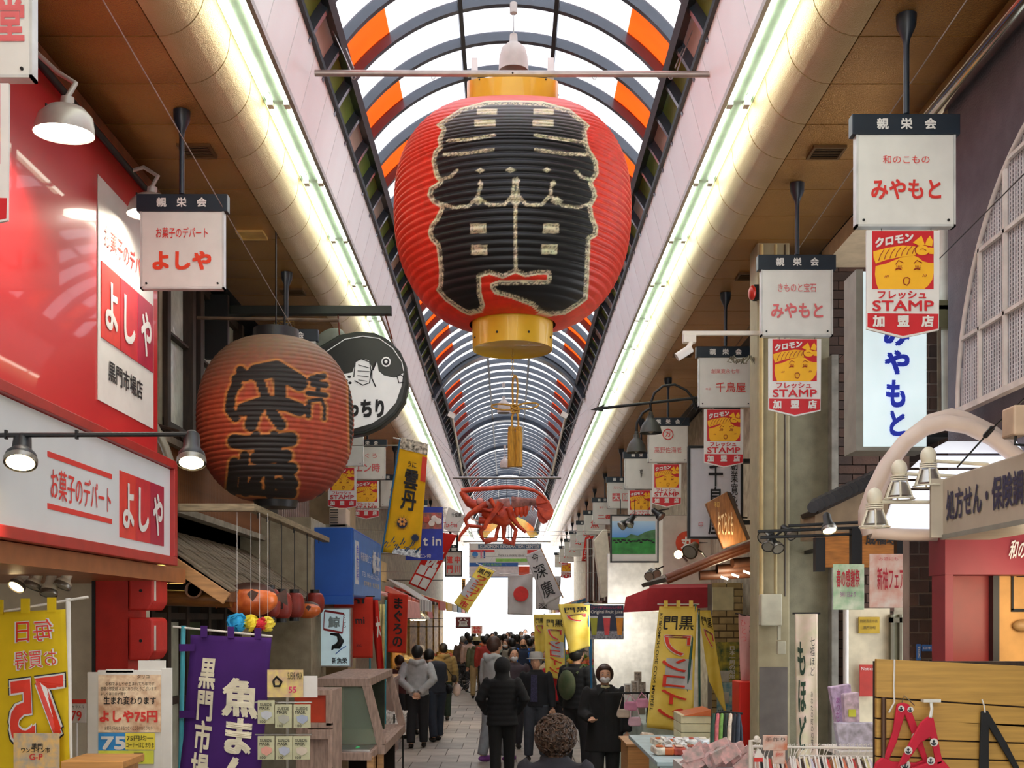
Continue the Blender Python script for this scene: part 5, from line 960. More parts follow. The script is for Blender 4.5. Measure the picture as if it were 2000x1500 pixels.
c = fpt(.53, .48); c.y -= .045; MB().lathe([(.135, 0), (.133, -.003), (0, -.003)], c, 32, Matrix(((1,0,0),(0,0,1),(0,1,0)))).build('red_disc', mat('flag_red', 'd8302c', .6), fcl); MB().tube([W(975, 1121, 20), W(992, 1121, 20), W(1018, 1124, 20), W(1041, 1120, 20), W(1060, 1118, 20)], .006, 5).build('cord', white, fg_)
nobori('calligraphy_banner', 'slanting white banner with large black brush characters right of the flag', [(1026, 1084), (1056, 1072), (1098, 1164), (1064, 1182)], 18, cloth('banner_white', 'd9d5d6', .35), pole=((1056, 1070), (1100, 1168), lwood), texts=[('今', .3, .03, .7, .2, ink, .01, False), ('深', .1, .26, .8, .52, ink, .01, False), ('廣', .1, .6, .75, .9, ink, .01, False)], wave=.01)
nobori('calligraphy_banner', 'smaller upright white banner behind the slanting brush-character banner', [(1046, 1125), (1096, 1125), (1092, 1192), (1046, 1190)], 18.8, MATS['banner_white'], texts=[('深', .12, .82, .5, 1.0, ink, .01, False), ('山', .8, .1, .95, .3, ink, 0, False)], wave=.01)
# ---------------------------------------------------------------- right side, near
stucco = mat('purple_grey_stucco', '6d646b', .9, noise=.08, bump=.5, bscale=90)
struct('wall_right', MB().bx((2.40, 2.6, CAMH+.2), (4.6, 6.15, CAMH+2.86)), stucco); struct('wall_right', MB().bx((3.3, 2.6, 0), (3.4, 6.6, CAMH+.3)), cream)
struct('ceiling', MB().bx((2.42, 6.2, CAMH+2.72), (4.2, 8.7, CAMH+2.84)), mat('beige_soffit', 'c4b092', .7))
cp = thing('chrome_pipe', 'polished metal pipe running under the soffit along the grey stucco wall', 'pipe', (2.31, 4, CAMH+2.77)); MB().cyl((2.31, 2.8, CAMH+2.77), (2.31, 6.3, CAMH+2.77), .055, n=20).build('pipe', mat('chrome', 'c8bfb4', .12, metal=1), cp, smooth=50); MB().cyl((2.31, 6.28, CAMH+2.77), (2.31, 6.75, CAMH+2.79), .045, n=16).build('pipe_end', gold, cp, smooth=50)
wp = thing('white_pole', 'white vertical conduit beside the stucco wall edge', 'pole', W(1845, 800, 6.25)); MB().cyl(W(1845, 810, 6.25), W(1843, 425, 6.25), .028, n=12).build('pole', mat('pale_conduit', 'cdc9be', .4), wp, smooth=50); MB().cyl(W(1835, 810, 6.2), W(1834, 640, 6.2), .012, n=8).build('pole', mat('rusty_pole', ''), wp); MB().bx(W(1834, 642, 6.2), W(1862, 590, 6.24)).build('bracket', mat('olive_metal', '6b674a', .5), wp)
# brick walls
brick = mat('brown_brick', '4f3428', .7, noise=.25, scale=6, bump=.2); brick2 = mat('dark_brown_brick', '3e2a22', .7, noise=.25, scale=6, bump=.2)
def brickwall(name, x0, x1, z0, z1, Y, bw, bh, ms, mortar, depth=.5, g=.008):
    w = struct(name, MB().bx((x0, Y+.012, z0), (x1, Y+depth, z1)), mortar); n = 0; first = {}
    r = 0; z = z0
    while z < z1-.01:
        x = x0-(bw/2 if r % 2 else 0)
        while x < x1-.01:
            a, b_ = max(x, x0), min(x+bw-g, x1)
            if b_-a > .02:
                full = abs(b_-a-(bw-g)) < 1e-6; k = (n*7) % 3 == 0; key = (full, k)
                if full and key in first: o = first[key][0].copy(); COL.objects.link(o); o.location = (a-first[key][1], 0, z-first[key][2])
                else:
                    o = MB().bx((a, Y, z+g/2), (b_, Y+.013, min(z+bh, z1)-g/2)).build('brick', ms[k], w)
                    if full: first[key] = (o, a, z)
                n += 1
            x += bw
        z += bh; r += 1
    return w
brickwall('wall_right', 2.45, 2.98, 0.9, CAMH+2.72, 8.7, .21, .071, (brick, brick2), mat('dark_mortar', '2c221c', .9))
brickwall('wall_right', 2.30, 2.53, CAMH-.9, CAMH+1.75, 6.45, .115, .075, (brick, brick2), mat('pale_mortar', '8c7a70', .9), depth=.12, g=.01)
struct('wall_right', MB().bx((2.14, 8.6, 0), (2.45, 8.9, CAMH+2.75)), mat('concrete_panel', '8d8a74', .8, noise=.12, bump=.15)); struct('trim_4', MB().bx((2.44, 8.5, 0), (2.49, 8.6, CAMH+2.0)), mat('concrete_post', '8a8880', .8, noise=.2))
# beige column with pipes
colm = mat('beige_column', 'a59b7c', .6, noise=.08); ct = struct('trim_5', MB().bx((1.885, 8.53, .0), (2.13, 8.8, CAMH+2.86)), colm, bevel=.01); MB().bx((1.90, 8.515, 0), (2.11, 8.53, CAMH-.36)).build('grey_base', mat('grey_cladding', '6b6560', .5), ct)
for x, r, m_ in ((1487, .016, 'c9b078'), (1515, .012, 'b8a878'), (1533, .008, '50483a')): MB().cyl(W(x, 478, 8.48), W(x, 1165, 8.48), r, n=10).build('conduit', mat('conduit_'+m_, m_, .4), ct, smooth=50)
jb = thing('junction_box', 'pale metal junction box on the beige column', 'box', W(1507, 1222, 8.45)); MB().pr(1487, 1222, 1528, 1160, 8.42, .1).build('box', mat('junction_grey', 'c3c0aa', .5), jb, bevel=.008); MB().pr(1519, 1222, 1525, 1250, 8.46, .02).build('conduit', mat('junction_grey', ''), jb); MB().pr(1519, 1278, 1535, 1252, 8.44, .05).build('small_box', mat('junction_grey', ''), jb, bevel=.005)
al = thing('alarm_lamp', 'round red alarm lamp on the side of the beige column', 'lamp', W(1468, 572, 8.45)); MB().ell(W(1469, 572, 8.5), (.028, .06, .055), 16, 10).build('lens', mat('alarm_red', 'c22b20', .3), al, smooth=80); MB().bx(W(1473, 584, 8.5), W(1482, 560, 8.56)).build('mount', iron, al)
cc = thing('security_camera', 'white security camera on a horizontal arm from the beige column', 'camera', W(1400, 650, 8.5)); MB().pr(1334, 654, 1485, 646, 8.5, .03).build('arm', offw, cc); MB().pr(1335, 668, 1360, 652, 8.48, .07).build('mount', offw, cc, bevel=.005); MB().cyl(W(1350, 668, 8.5), W(1340, 688, 8.45), .018, n=8).build('joint', offw, cc); MB().cyl(W(1350, 680, 8.42), W(1322, 698, 8.42), .032, n=14).build('camera_body', white, cc, smooth=40)
rr = random.Random(2); cbl = thing('cable_coil', 'messy coil of cable tied at the column beside the brushy red sign', 'cable', W(1450, 700, 8.6)); MB().tube([W(1424+k*1.1+rr.uniform(-5, 5), 700+rr.uniform(-9, 9)+k*.1, 8.62+rr.uniform(-.03, .03)) for k in range(46)], .005, 5).build('coil', mat('cable_grey', '7d7764', .6), cbl, smooth=60)
# blue vertical lightbox
lb = flatsign('lightbox_sign', 'tall glowing white lightbox with blue vertical brush lettering', 1686, 530, 1810, 873, 6.1, mat('lightbox_glow', 'd4e6ea', .4, emit=.38, noise=.03), 'sign', .2, texts=[('み', 1726, 630, 1776, 676, mat('vivid_blue', '1f3ad8', .5), .05, False), ('や', 1727, 684, 1776, 732, MATS.get('vivid_blue') or mat('vivid_blue', ''), .05, False), ('も', 1730, 742, 1768, 796, mat('vivid_blue', ''), .05, False), ('と', 1737, 802, 1768, 852, mat('vivid_blue', ''), .05, False)])
MB().bx(W(1672, 876, 6.1), W(1686, 526, 6.1)+V((0, .22, 0))).build('side_frame', mat('box_frame_grey', '8c8a80', .5), lb); MB().bx(W(1672, 880, 6.09), W(1812, 873, 6.1)+V((0, .2, 0))).build('bottom_frame', mat('box_frame_grey', ''), lb)
for y in (600, 850): MB().bx(W(1808, y+4, 6.2), V((2.42, 6.5, W(0, y-4, 6.2).z))).build('bracket', iron, lb)
# white lattice screen on the stucco wall
ls = thing('lattice_screen', 'white perforated arched screen on the grey stucco wall at the right edge', 'screen', (2.3, 4.6, CAMH+1.06)); lm = mat('screen_white', 'd8ccc6', .5)
def el(a, k=1.): return V((2.3, 4.6+1.17*k*math.cos(a), CAMH+1.06+1.22*k*math.sin(a)))
MB().tube([el(a) for a in np.linspace(0, PI, 33)], .012, 8).build('arched_frame', lm, ls, smooth=60); MB().bx((2.29, 3.43, CAMH+1.05), (2.33, 5.77, CAMH+1.08)).build('bottom_frame', lm, ls)
for y in (5.5, 5.22, 4.9, 4.6, 4.3): h = 1.22*math.sqrt(1-((y-4.6)/1.17)**2); MB().bx((2.292, y-.009, CAMH+1.06), (2.31, y+.009, CAMH+1.06+h)).build('upright', lm, ls)
for z in (.36, .74, 1.06): w = 1.17*math.sqrt(1-(z/1.22)**2); MB().bx((2.292, 4.6-w, CAMH+1.06+z-.009), (2.31, 4.6+w, CAMH+1.06+z+.009)).build('crossbar', lm, ls)
mb = MB()
for i in range(80):
    y = 4.6+1.15-i*.0285; h = 1.22*math.sqrt(max(0, 1-((y-4.6)/1.17)**2)); mb.bx((2.315, y, CAMH+1.07), (2.319, y+.011, CAMH+1.06+h))
for i in range(60):
    z = i*.02; w = 1.17*math.sqrt(max(0, 1-(z/1.22)**2)); mb.bx((2.319, 4.6-w, CAMH+1.07+z), (2.322, 4.6+w, CAMH+1.075+z))
mb.build('mesh', mat('mesh_white', 'cfc9cc', .5), ls)['kind'] = 'stuff'
# white arch canopy with lamps
AZ = 5.2; acn = thing('arch_canopy', 'white arched canopy with glowing translucent panels on the right', 'canopy', W(1850, 1045, AZ)); hoop = [(1700, 1042), (1692, 1020), (1692, 1000), (1706, 960), (1730, 912), (1765, 866), (1805, 836), (1845, 825), (1890, 832), (1940, 856), (1990, 895), (2040, 945)]
hm_ = mat('canopy_pinkish_white', 'cdbab0', .45, noise=.05); MB().tube([W(x, y, AZ) for x, y in hoop], .038, 12).build('hoop', hm_, acn, smooth=60)
MB().tube([W(x+(14 if x < 1850 else -6), y-14, AZ+.14) for x, y in hoop], .035, 12).build('hoop', hm_, acn, smooth=60)
MB().tube([W(1700, 1040, AZ), W(1760, 1044, AZ), W(1860, 1046, AZ), W(2040, 1046, AZ)], .028, 10).build('bottom_bar', hm_, acn, smooth=60)
gw = mat('canopy_glow_panel', 'e6ecf8', .4, emit=.4, noise=.03)
for y0, y1, xa, xb in ((1036, 958, 1722, 1752), (952, 940, 1757, 1764), (934, 918, 1768, 1776), (912, 890, 1782, 1806), (884, 862, 1810, 1850)): MB().prism([W(xa, y0, AZ+.04), W(2030, y0, AZ+.04), W(2030, y1, AZ+.12), W(xb, y1, AZ+.12)], (0, .02, 0)).build('glow_panel', gw, acn)
vs = [];
for x, y in hoop[2:]: vs += [W(x, y, AZ), W(x+8, y-10, AZ+.5)]
MB().add(vs, [(2*i, 2*i+1, 2*i+3, 2*i+2) for i in range(len(vs)//2-1)]).build('canopy_skin', hm_, acn, fix=False)
lampw = mat('lamp_cream', 'ded6c2', .35)
for k, (x, y, lab) in enumerate(((1708, 985, 'cream caged floodlight, lowest of three at the arched canopy'), (1756, 930, 'cream caged floodlight, middle of three at the arched canopy'), (1813, 905, 'cream caged floodlight, highest of three at the arched canopy'))):
    c = W(x, y, 4.85); t = thing('caged_lamp', lab, 'lamp', c, 'cream floodlights on the canopy'); MB().ell(c+V((0, 0, .03)), (.034, .034, .042), 16, 10).build('cap', lampw, t, smooth=80)
    for j in range(3): MB().cyl(c+V((0, 0, .002-.009*j)), c+V((0, 0, -.003-.009*j)), .037, n=18).build('cooling_fin', lampw, t)
    MB().lathe([(.03, -.028), (.052, -.085), (.050, -.086), (.0, -.06)], c, 18, caps=False).build('reflector', steel, t, smooth=40)
    for j in range(6): a = j*PI/3+.3; MB().cyl(c+V((.036*math.cos(a), .036*math.sin(a), -.025)), c+V((.062*math.cos(a), .062*math.sin(a), -.098)), .004, n=5).build('cage_bar', lampw, t)
    MB().tube([c+V((.063*math.cos(a), .063*math.sin(a), -.098)) for a in np.linspace(0, 2*PI, 17)[:-1]], .004, 5, closed=True).build('cage_ring', lampw, t); MB().cyl(c+V((.03, 0, .01)), W(min(x+150, 1930), y+(2 if k else -4), 4.85), .008, n=8).build('arm', lampw, t)
# prescription sign box
ps = thing('pharmacy_sign', 'long beige box sign with dark blue lettering at the right edge', 'sign', (1.85, 4.4, CAMH+.34)); hA, hB = 275/2200*4.8, 160/2200*4.8
b = MB().bx((1.85, 3.2, CAMH+hB), (2.05, 4.81, CAMH+hA)).build('box', mat('sign_warm_grey', 'b5a896', .55, noise=.05), ps, bevel=.006); MB().bx((1.845, 3.2, CAMH+hB-.008), (2.06, 4.82, CAMH+hB+.012)).build('bottom_trim', mat('box_frame_grey', ''), ps)
text('処方せん・保険調剤', (1.85, 4.75, CAMH+hB+.065), (0, -.80, 0), (0, 0, .13), mat('indigo_ink', '3a3550', .6), b, bold=.03); MB().bx((1.8, 4.795, CAMH+hB), (1.852, 4.815, CAMH+hA)).build('edge', mat('sign_warm_grey', ''), b)
fl_ = thing('flood_light', 'small beige floodlight at the right edge above the pharmacy sign', 'lamp', W(1990, 830, 4.0)); MB().pr(1980, 850, 2010, 790, 4.0, .1).build('housing', mat('lamp_tan', 'c2a68c', .5), fl_, bevel=.008); MB().tube([W(1984, 850, 4.02), W(1982, 868, 4.02), W(2005, 870, 4.02)], .005, 6).build('bracket', iron, fl_)
gy_ = thing('guy_wire', 'black turnbuckle wire running to the pharmacy sign from the upper right', 'wire', W(1930, 850, 4.6)); MB().tube([W(2010, 770, 4.3), W(1935, 840, 4.5), W(1870, 912, 4.78)], .004, 5).build('wire', black, gy_); MB().tube([W(1938, 836, 4.5), W(1924, 852, 4.55)], .011, 8).build('turnbuckle', black, gy_)
# maroon shop front
mf = struct('wall_right', MB().bx((W(1846, 0, 5.1).x, 5.1, W(0, 1122, 5.1).z), (3.2, 5.3, W(0, 1042, 5.1).z)), mat('maroon_front', '8f2c38', .45, noise=.05)); MB().pr(1846, 1300, 1862, 1120, 5.11, .16).build('jamb', mat('maroon_front', ''), mf)
ptext('和のこ', 1968, 1055, 2015, 1092, 5.09, white, mf, .02, shear=.15); MB().pr(1862, 1300, 1936, 1118, 5.3, .05).build('red_door', mat('deep_red_door', '8e1c18', .35), mf); MB().pr(1940, 1300, 1952, 1118, 5.25, .05).build('dark_post', black, mf); MB().pr(1952, 1300, 2060, 1112, 5.32, .05).build('warm_wall', mat('warm_wall', 'e0a860', .6), mf)
MB().pr(1976, 1192, 1980, 1120, 5.31, .02).build('shelf_edge', iron, mf); MB().pr(1976, 1195, 2060, 1189, 5.31, .02).build('shelf_edge', iron, mf); MB().ell(W(1998, 1222, 5.3), (.05, .03, .03), 14, 8).build('oval_vent', mat('vent_tan', 'b28a58', .5), mf, smooth=60)
light('shop_light', (2.4, 4.6, CAMH+.1), 14, .3, (1, .8, .55))

def fix(o, x, y, Y, side, m=None, r=.008, z=None):
    """thin bracket from a hung thing to the side wall behind it"""
    p = W(x, y, Y); MB().cyl(p, V((side*2.63, Y+.02, p.z)), r, n=6).build('wall_bracket', m or iron, o)
D_ = bpy.data.objects
fix(D_['sea_urchin_banner'], 782, 870, 13.52, -1, steel, .006); fix(D_['sushi_banner'], 796, 993, 14.62, -1, steel, .006); fix(D_['red_noren.001'], 760, 1160, 15.52, -1, steel, .006)
fix(D_['tax_free_banner'], 874, 992, 15.72, -1, steel, .005); fix(D_['shop_sign'], 874, 1082, 19.6, -1); fix(D_['shop_sign.001'], 904, 1133, 24.02, -1); fix(D_['shop_sign.002'], 893, 1208, 26.02, -1); fix(D_['shop_sign.003'], 922, 1224, 25.02, -1)
MB().cyl(W(150, 1368, 6.21), W(150, 1500, 6.21)-V((0, 0, 1.35)), .006, n=6).build('stand', white, D_['price_card'])
for k in range(4):
    o = D_['paper_pompom'+('' if k == 0 else '.%03d' % k)]; p = o.location; MB().tube([p, V((p.x, p.y, CAMH+.735))], .0015, 4).build('string', white, o)
for x in (918, 1050): MB().cyl(W(x, 1100, 29.55), W(x, 1058, 29.9), .006, n=5).build('cord', steel, D_['notice_banner'])
for nm, Yc, x, y in (('calligraphy_banner.001', 18.8, 1070, 1126), ('national_flag', 20, 1000, 1123), ('calligraphy_banner', 18, 1050, 1076), ('market_banner', 17.5, 950, 1106), ('red_banner', 15.6, 870, 1042)):
    o = D_.get(nm)
    if o: p = W(x, y, Yc); MB().tube([V((-1.27, Yc, CAMH+3.07)), p, V((1.27, Yc, CAMH+3.07))], .002, 4).build('suspension_wire', steel, o)
# ---------------------------------------------------------------- right side, middle distance
offwall = mat('off_white_wall', 'd9d0c0', .7, noise=.05)
ch = flatsign('shop_signboard', 'tall white signboard in a black frame with vertical brush characters', 1348, 875, 1447, 1048, 11.2, mat('board_cool_white', 'd3d3da', .4, noise=.03), 'sign', .06, frame=black, fw=.022, texts=[('千鳥屋', 1383, 905, 1412, 1044, ink, .02, True), ('創業寛永七年', 1427, 895, 1441, 1040, ink, .01, True), ('印', 1364, 1020, 1373, 1029, faded, .02, False)])
for y in (900, 1020): MB().bx(W(1450, y+4, 11.2), V((2.62, 11.28, W(0, y-4, 11.2).z))).build('bracket', black, ch)
pq = thing('wooden_plaque', 'tilted brown timber plaque with carved script lit from below', 'plaque', W(1418, 1066, 10.0)); b = MB().pp([(1378, 983), (1420, 960), (1460, 1055), (1412, 1072)], 10.0, .06).build('board', mat('plaque_wood', '8a5a30', .5, noise=.2, stretch=(6, 6, 1)), pq, bevel=.008); MB().pp([(1420, 960), (1428, 962), (1466, 1053), (1460, 1055)], 9.995, .07).build('edge', dwood, pq)
ptext('おてらとも', 1402, 1000, 1432, 1045, 9.985, mat('carved_pale', 'd8c09a', .6), b, .01, vert=False, rot=-.0); ptext('和', 1394, 980, 1405, 991, 9.985, mat('carved_gold', 'b8924a', .6), b, 0)
light('plaque_light', W(1425, 1062, 9.85), 2.2, .04, (1, .75, .4))
ev = thing('timber_eave', 'copper-brown timber eave with log beams and small strip lights', 'eave', W(1400, 1100, 10.2)); cop = mat('copper_brown', '6e3a22', .45, noise=.2)
for k, (dy, r) in enumerate(((0, .035), (7, .03))): MB().tube([W(1302, 1128+dy, 10.2), W(1390, 1092+dy, 10.2), W(1482, 1058+dy, 10.2)], r, 10).build('eave_edge', cop, ev, smooth=60)
MB().prism([W(1308, 1126, 10.2), W(1482, 1054, 10.2), W(1482, 1064, 10.2), W(1312, 1134, 10.2)], (0, 2.2, 0)).build('roof_deck', dwood, ev)
for y, x0 in ((1124, 1366), (1112, 1400), (1100, 1430)): MB().cyl(W(x0, y, 10.5+.1*(y-1100)/24), W(1500, y-6, 10.6), .045, n=12).build('log', mat('dark_log', '4a2a18', .5, noise=.2), ev, smooth=50)
for x, y in ((1415, 1129), (1436, 1124), (1459, 1118), (1477, 1109)): MB().box(W(x, y, 10.3), (.07, .012, .018), ry=.35).build('strip_light', mat('strip_glow', 'fff0d8', .4, emit=4), ev)
light('eave_light', W(1430, 1140, 10.4), 6, .1, (1, .8, .55))
# pale building behind the cow picture
pb = struct('wall_right', MB().bx((2.0, 14.6, CAMH+.1), (2.7, 16.5, CAMH+1.35)), offwall); MB().bx((1.36, 15.4, CAMH+.12), (2.6, 15.5, CAMH+.9)).build('white_front', mat('bright_white_wall', 'e9e6e0', .5), pb)
lgo = thing('round_logo', 'round red emblem on the pale wall behind a black spotlight', 'sign', W(1340, 1060, 14.5)); MB().lathe([(.15, 0), (.15, -.03), (.13, -.035), (0, -.035)], W(1342, 1060, 14.59), 24, Matrix(((1,0,0),(0,0,1),(0,1,0)))).build('disc', mat('coin_orange', ''), lgo, smooth=40); text('丸', W(1330, 1072, 12.89), (.14, 0, 0), (0, 0, .14), white, lgo, .03)
cow = flatsign('cow_picture', 'framed landscape photo panel of black cattle grazing in a green field', 1195, 1008, 1284, 1096, 15.0, white, 'picture', .05, frame=black, fw=.02)
def grad(nm, ca, cb, vert=True):
    m = mat(nm, ca, .4); nt = m.node_tree; N = nt.nodes; g = N.new('ShaderNodeTexGradient'); mp = N.new('ShaderNodeMapping'); tc = N.new('ShaderNodeTexCoord'); mp.inputs['Rotation'].default_value = (0, PI/2, 0) if vert else (0, 0, 0); nt.links.new(tc.outputs['Generated'], mp.inputs[0]); nt.links.new(mp.outputs[0], g.inputs[0])
    r = N.new('ShaderNodeValToRGB'); r.color_ramp.elements[0].color = (*rgb(ca), 1); r.color_ramp.elements[1].color = (*rgb(cb), 1); nt.links.new(g.outputs[0], r.inputs[0]); nt.links.new(r.outputs[0], N['Principled BSDF'].inputs['Base Color']); return m
MB().pr(1195, 1052, 1280, 1018, 14.995, .003).build('sky_print', grad('sky_print', '3f8fe0', 'b8dcf4'), cow); MB().pr(1195, 1082, 1280, 1050, 14.993, .003).build('grass_print', mat('grass_print', '2f8a3a', .5, noise=.25, scale=10), cow)
MB().pp([(1222, 1050), (1232, 1043), (1246, 1046), (1262, 1038), (1280, 1034), (1280, 1052), (1222, 1052)], 14.991, .003).build('tree_print', mat('tree_print', '4d7a52', .6, noise=.3), cow)
mb = MB(); rr = random.Random(8)
for k in range(20): mb.ell(W(1200+k*4, 1057+rr.uniform(-3, 3), 14.989), (.022, .002, .011), 8, 4)
mb.build('cattle_print', ink, cow)['kind'] = 'stuff'
for x in (1212, 1240, 1266): MB().cyl(W(x, 1004, 15), W(x, 975, 15), .006, n=5).build('hanger', iron, cow)
MB().bx(W(1284, 1010, 15.0), V((2.62, 15.04, W(0, 1006, 15).z))).build('bracket', black, cow)
for k, (x, y, Y, d, lab) in enumerate(((1213, 1028, 14.6, (-.6, -.2, -.5), 'black spotlight at the upper left corner of the cow picture'), (1228, 1026, 14.6, (-.3, -.2, -.6), 'second black spotlight on the cow picture rail'), (1292, 1010, 14.2, (.5, -.3, -.5), 'black spotlight above the right side of the cow picture'), (1268, 1126, 13.4, (-.3, -.7, -.4), 'left one of two black round spotlights over the red awning'), (1282, 1122, 13.4, (.3, -.8, -.3), 'right one of two black round spotlights over the red awning'))):
    spotlamp(lab, W(x, y, Y), d, .06, .15, arm=[W(x+14, y-16, Y+.3)])
spotlamp('bronze round spotlight in front of the red emblem', W(1347, 1078, 11.0), (-.5, -.7, -.5), .075, .14, hm=mat('bronze_lamp', '6a5a40', .4, metal=.4), arm=[W(1372, 1080, 11.2), W(1380, 1090, 10.4)])
gl_ = thing('globe_lamp', 'small glowing globe bulb beside the bronze spotlight', 'lamp', W(1325, 1083, 12)); MB().ell(W(1325, 1083, 12), .045, 16, 10).build('bulb', mat('globe_glow', 'ffd99a', .3, emit=9, noise=0), gl_, smooth=80); MB().cyl(W(1325, 1076, 12), V((W(1325, 0, 12).x+.5, 14.6, W(0, 1070, 12).z)), .012, n=8).build('stem', iron, gl_); light('globe_light', W(1325, 1083, 11.9), 5, .05, (1, .75, .45))
# bell lamps on an arched bracket, spear bar
ab = thing('arched_lamp_bracket', 'black arched iron bracket with a spear-tipped bar holding two bell lamps', 'bracket', W(1310, 790, 10.4)); AZ2 = 10.4
MB().tube([W(x, y, AZ2) for x, y in ((1271, 806), (1270, 790), (1278, 768), (1295, 754), (1318, 751), (1340, 762), (1354, 778), (1358, 800))], .012, 8).build('arch', iron, ab, smooth=60); MB().tube([W(x, y, AZ2-.1) for x, y in ((1243, 846), (1244, 826), (1256, 806), (1270, 798))], .012, 8).build('arch', iron, ab, smooth=60)
MB().tube([W(1178, 797, AZ2), W(1260, 788, AZ2), W(1372, 776, AZ2), W(1440, 770, AZ2)], .014, 8).build('bar', iron, ab, smooth=60); MB().prism([W(1154, 800, AZ2), W(1180, 790, AZ2), W(1178, 803, AZ2)], (0, .02, 0)).build('spear_tip', iron, ab)
rr = random.Random(6); MB().tube([W(1364+rr.uniform(-14, 12), 780+rr.uniform(-14, 26), AZ2+.05) for k in range(24)], .004, 4).build('cable', black, ab)
MB().bx(W(1395, 800, AZ2), V((2.14, AZ2+.05, W(0, 770, AZ2).z))).build('wall_arm', iron, ab)
for k, (x, y, w, lab) in enumerate(((1271, 846, 22, 'dark bell-shaped street lamp, upper one under the arched bracket'), (1243, 884, 20, 'dark bell-shaped street lamp, lower one under the arched bracket'))):
    Y = AZ2-.05*(k+1); c = W(x, y, Y); r = w*Y/F; t = thing('bell_lamp', lab, 'lamp', c, 'bell lamps on the arched bracket')
    MB().lathe([(r, 0), (r*.97, .01), (r*.85, .06), (r*.62, .10), (r*.38, .125), (r*.3, .135), (r*.3, .16), (r*.2, .165), (r*.2, .19), (0, .20)], c, 24, caps=False).build('shade', mat('bell_lamp_grey', '4b4c48', .5, metal=.3), t, smooth=40); MB().ell(c+V((0, 0, .03)), r*.3, 10, 8).build('bulb', mat('unlit_lens', ''), t)
# striped building and slanting boards far right of the vault end
sbd = struct('wall_right', MB().bx((1.75, 21.0, CAMH+.3), (2.62, 22.2, CAMH+1.55)), mat('reddish_brown_wall', '7d4a3e', .7)); 
for k in range(8): MB().bx((1.46+k*.052, 20.9, CAMH+.35), (1.487+k*.052, 20.96, CAMH+1.5)).build('stripe_panel', mat('white_stripe', 'd8d2ce', .5) if k % 2 == 0 else mat('stripe_grey', '554d4c', .6), sbd)
MB().bx((1.44, 20.96, CAMH+.35), (1.9, 21, CAMH+1.5)).build('panel_back', mat('reddish_brown_wall', ''), sbd)
wbx = thing('slanting_lightbox', 'tall white slanting lightbox board left of the cow picture', 'sign', W(1180, 1160, 17)); MB().pp([(1160, 1056), (1178, 1034), (1186, 1034), (1200, 1160), (1176, 1168)], 17, .3).build('box', mat('aged_white', 'd8d0bc', .6, noise=.1), wbx, bevel=.01); MB().bx(W(1186, 1046, 17.1), V((2.62, 17.2, W(0, 1040, 17).z))).build('bracket', iron, wbx)
nobori('red_banner', 'narrow red banner hanging before the striped building', [(1143, 1050), (1160, 1046), (1146, 1096), (1136, 1096)], 22, MATS['banner_red'], texts=[('大売出し', .2, .05, .8, .95, white, .02, True)], wave=.006)
# red awning stall
ra = thing('red_awning', 'dark red shop awning over the coin-market banners', 'awning', W(1320, 1190, 13)); rc = mat('awning_dark_red', 'a8222e', .7, noise=.08)
MB().pp([(1268, 1149), (1394, 1147), (1394, 1186), (1259, 1194)], 12.98, .04).build('front', rc, ra); MB().pp([(1218, 1196), (1223, 1166), (1268, 1149), (1259, 1194)], 13.0, .05).build('side', mat('awning_red2', 'b52c38', .7), ra); MB().prism([W(1268, 1149, 13), W(1394, 1147, 13), W(1394, 1140, 14.5), W(1268, 1142, 14.5)], (0, 0, -.02)).build('roof', rc, ra)
brickwall('wall_right', 2.28, 2.80, 0.9, CAMH+.40, 12.6, .165, .078, (mat('yellow_brick', 'b8a070', .6, noise=.15), mat('yellow_brick2', 'a8905f', .6, noise=.15)), mat('brick_mortar_dark', '5a4a38', .9), depth=.3, g=.012)
MB().pr(1392, 1192, 1433, 1147, 12.5, .04).build('trim_6', mat('cream_board', 'd8cfa8', .6, noise=.08))['kind'] = 'structure'
stw = struct('wall_right', MB().bx((W(1160, 0, 15.6).x, 15.6, 0), (2.7, 15.7, W(0, 1180, 15.6).z)), mat('bright_stall_white', 'f0ede6', .5, emit=.0)); light('stall_light', W(1200, 1225, 14.9), 16, .2, (1, .95, .85))
jp = flatsign('juice_poster', 'fruit juice poster with green, red and orange drinks', 1152, 1182, 1218, 1249, 14.6, mat('poster_navy', '2c3450', .5), 'poster', .01, blocks=[(1152, 1232, 1218, 1249, mat('ice_print', '9a9aa4', .6, noise=.4, scale=40))], texts=[('Original Fruit Juice', 1154, 1192, 1216, 1200, white, .02, False), ('フルーツ専門店のおいしい果実', 1154, 1184, 1214, 1189, mat('pink_ink', ''), 0, False)])
for x, hx in ((1160, 'a8a82c'), (1185, 'e04a50'), (1210, 'ee9a2c')): MB().pp([(x-7, 1206), (x+7, 1206), (x+5, 1240), (x-4, 1240)], 14.59, .006).build('drink_print', mat('drink_'+hx, hx, .5), jp); MB().pp([(x-8, 1203), (x+8, 1203), (x+7.5, 1207), (x-7.5, 1207)], 14.587, .006).build('cup_rim_print', mat('cup_white', 'd8d8d8', .5), jp)
MB().cyl(W(1140, 1180, 14.65), W(1262, 1180, 14.65), .01, n=6).build('rod', steel, jp); MB().cyl(W(1154, 1180, 14.65), V((W(1156, 0, 14.65).x, 14.65, 0)), .014, n=8).build('pole', mat('blue_pole', ''), jp)
coy = mat('coin_market_yellow', 'f5d03c', .6, noise=.12, scale=3, col2='f8e27a'); cor_ = mat('coin_red', 'e23a28', .6)
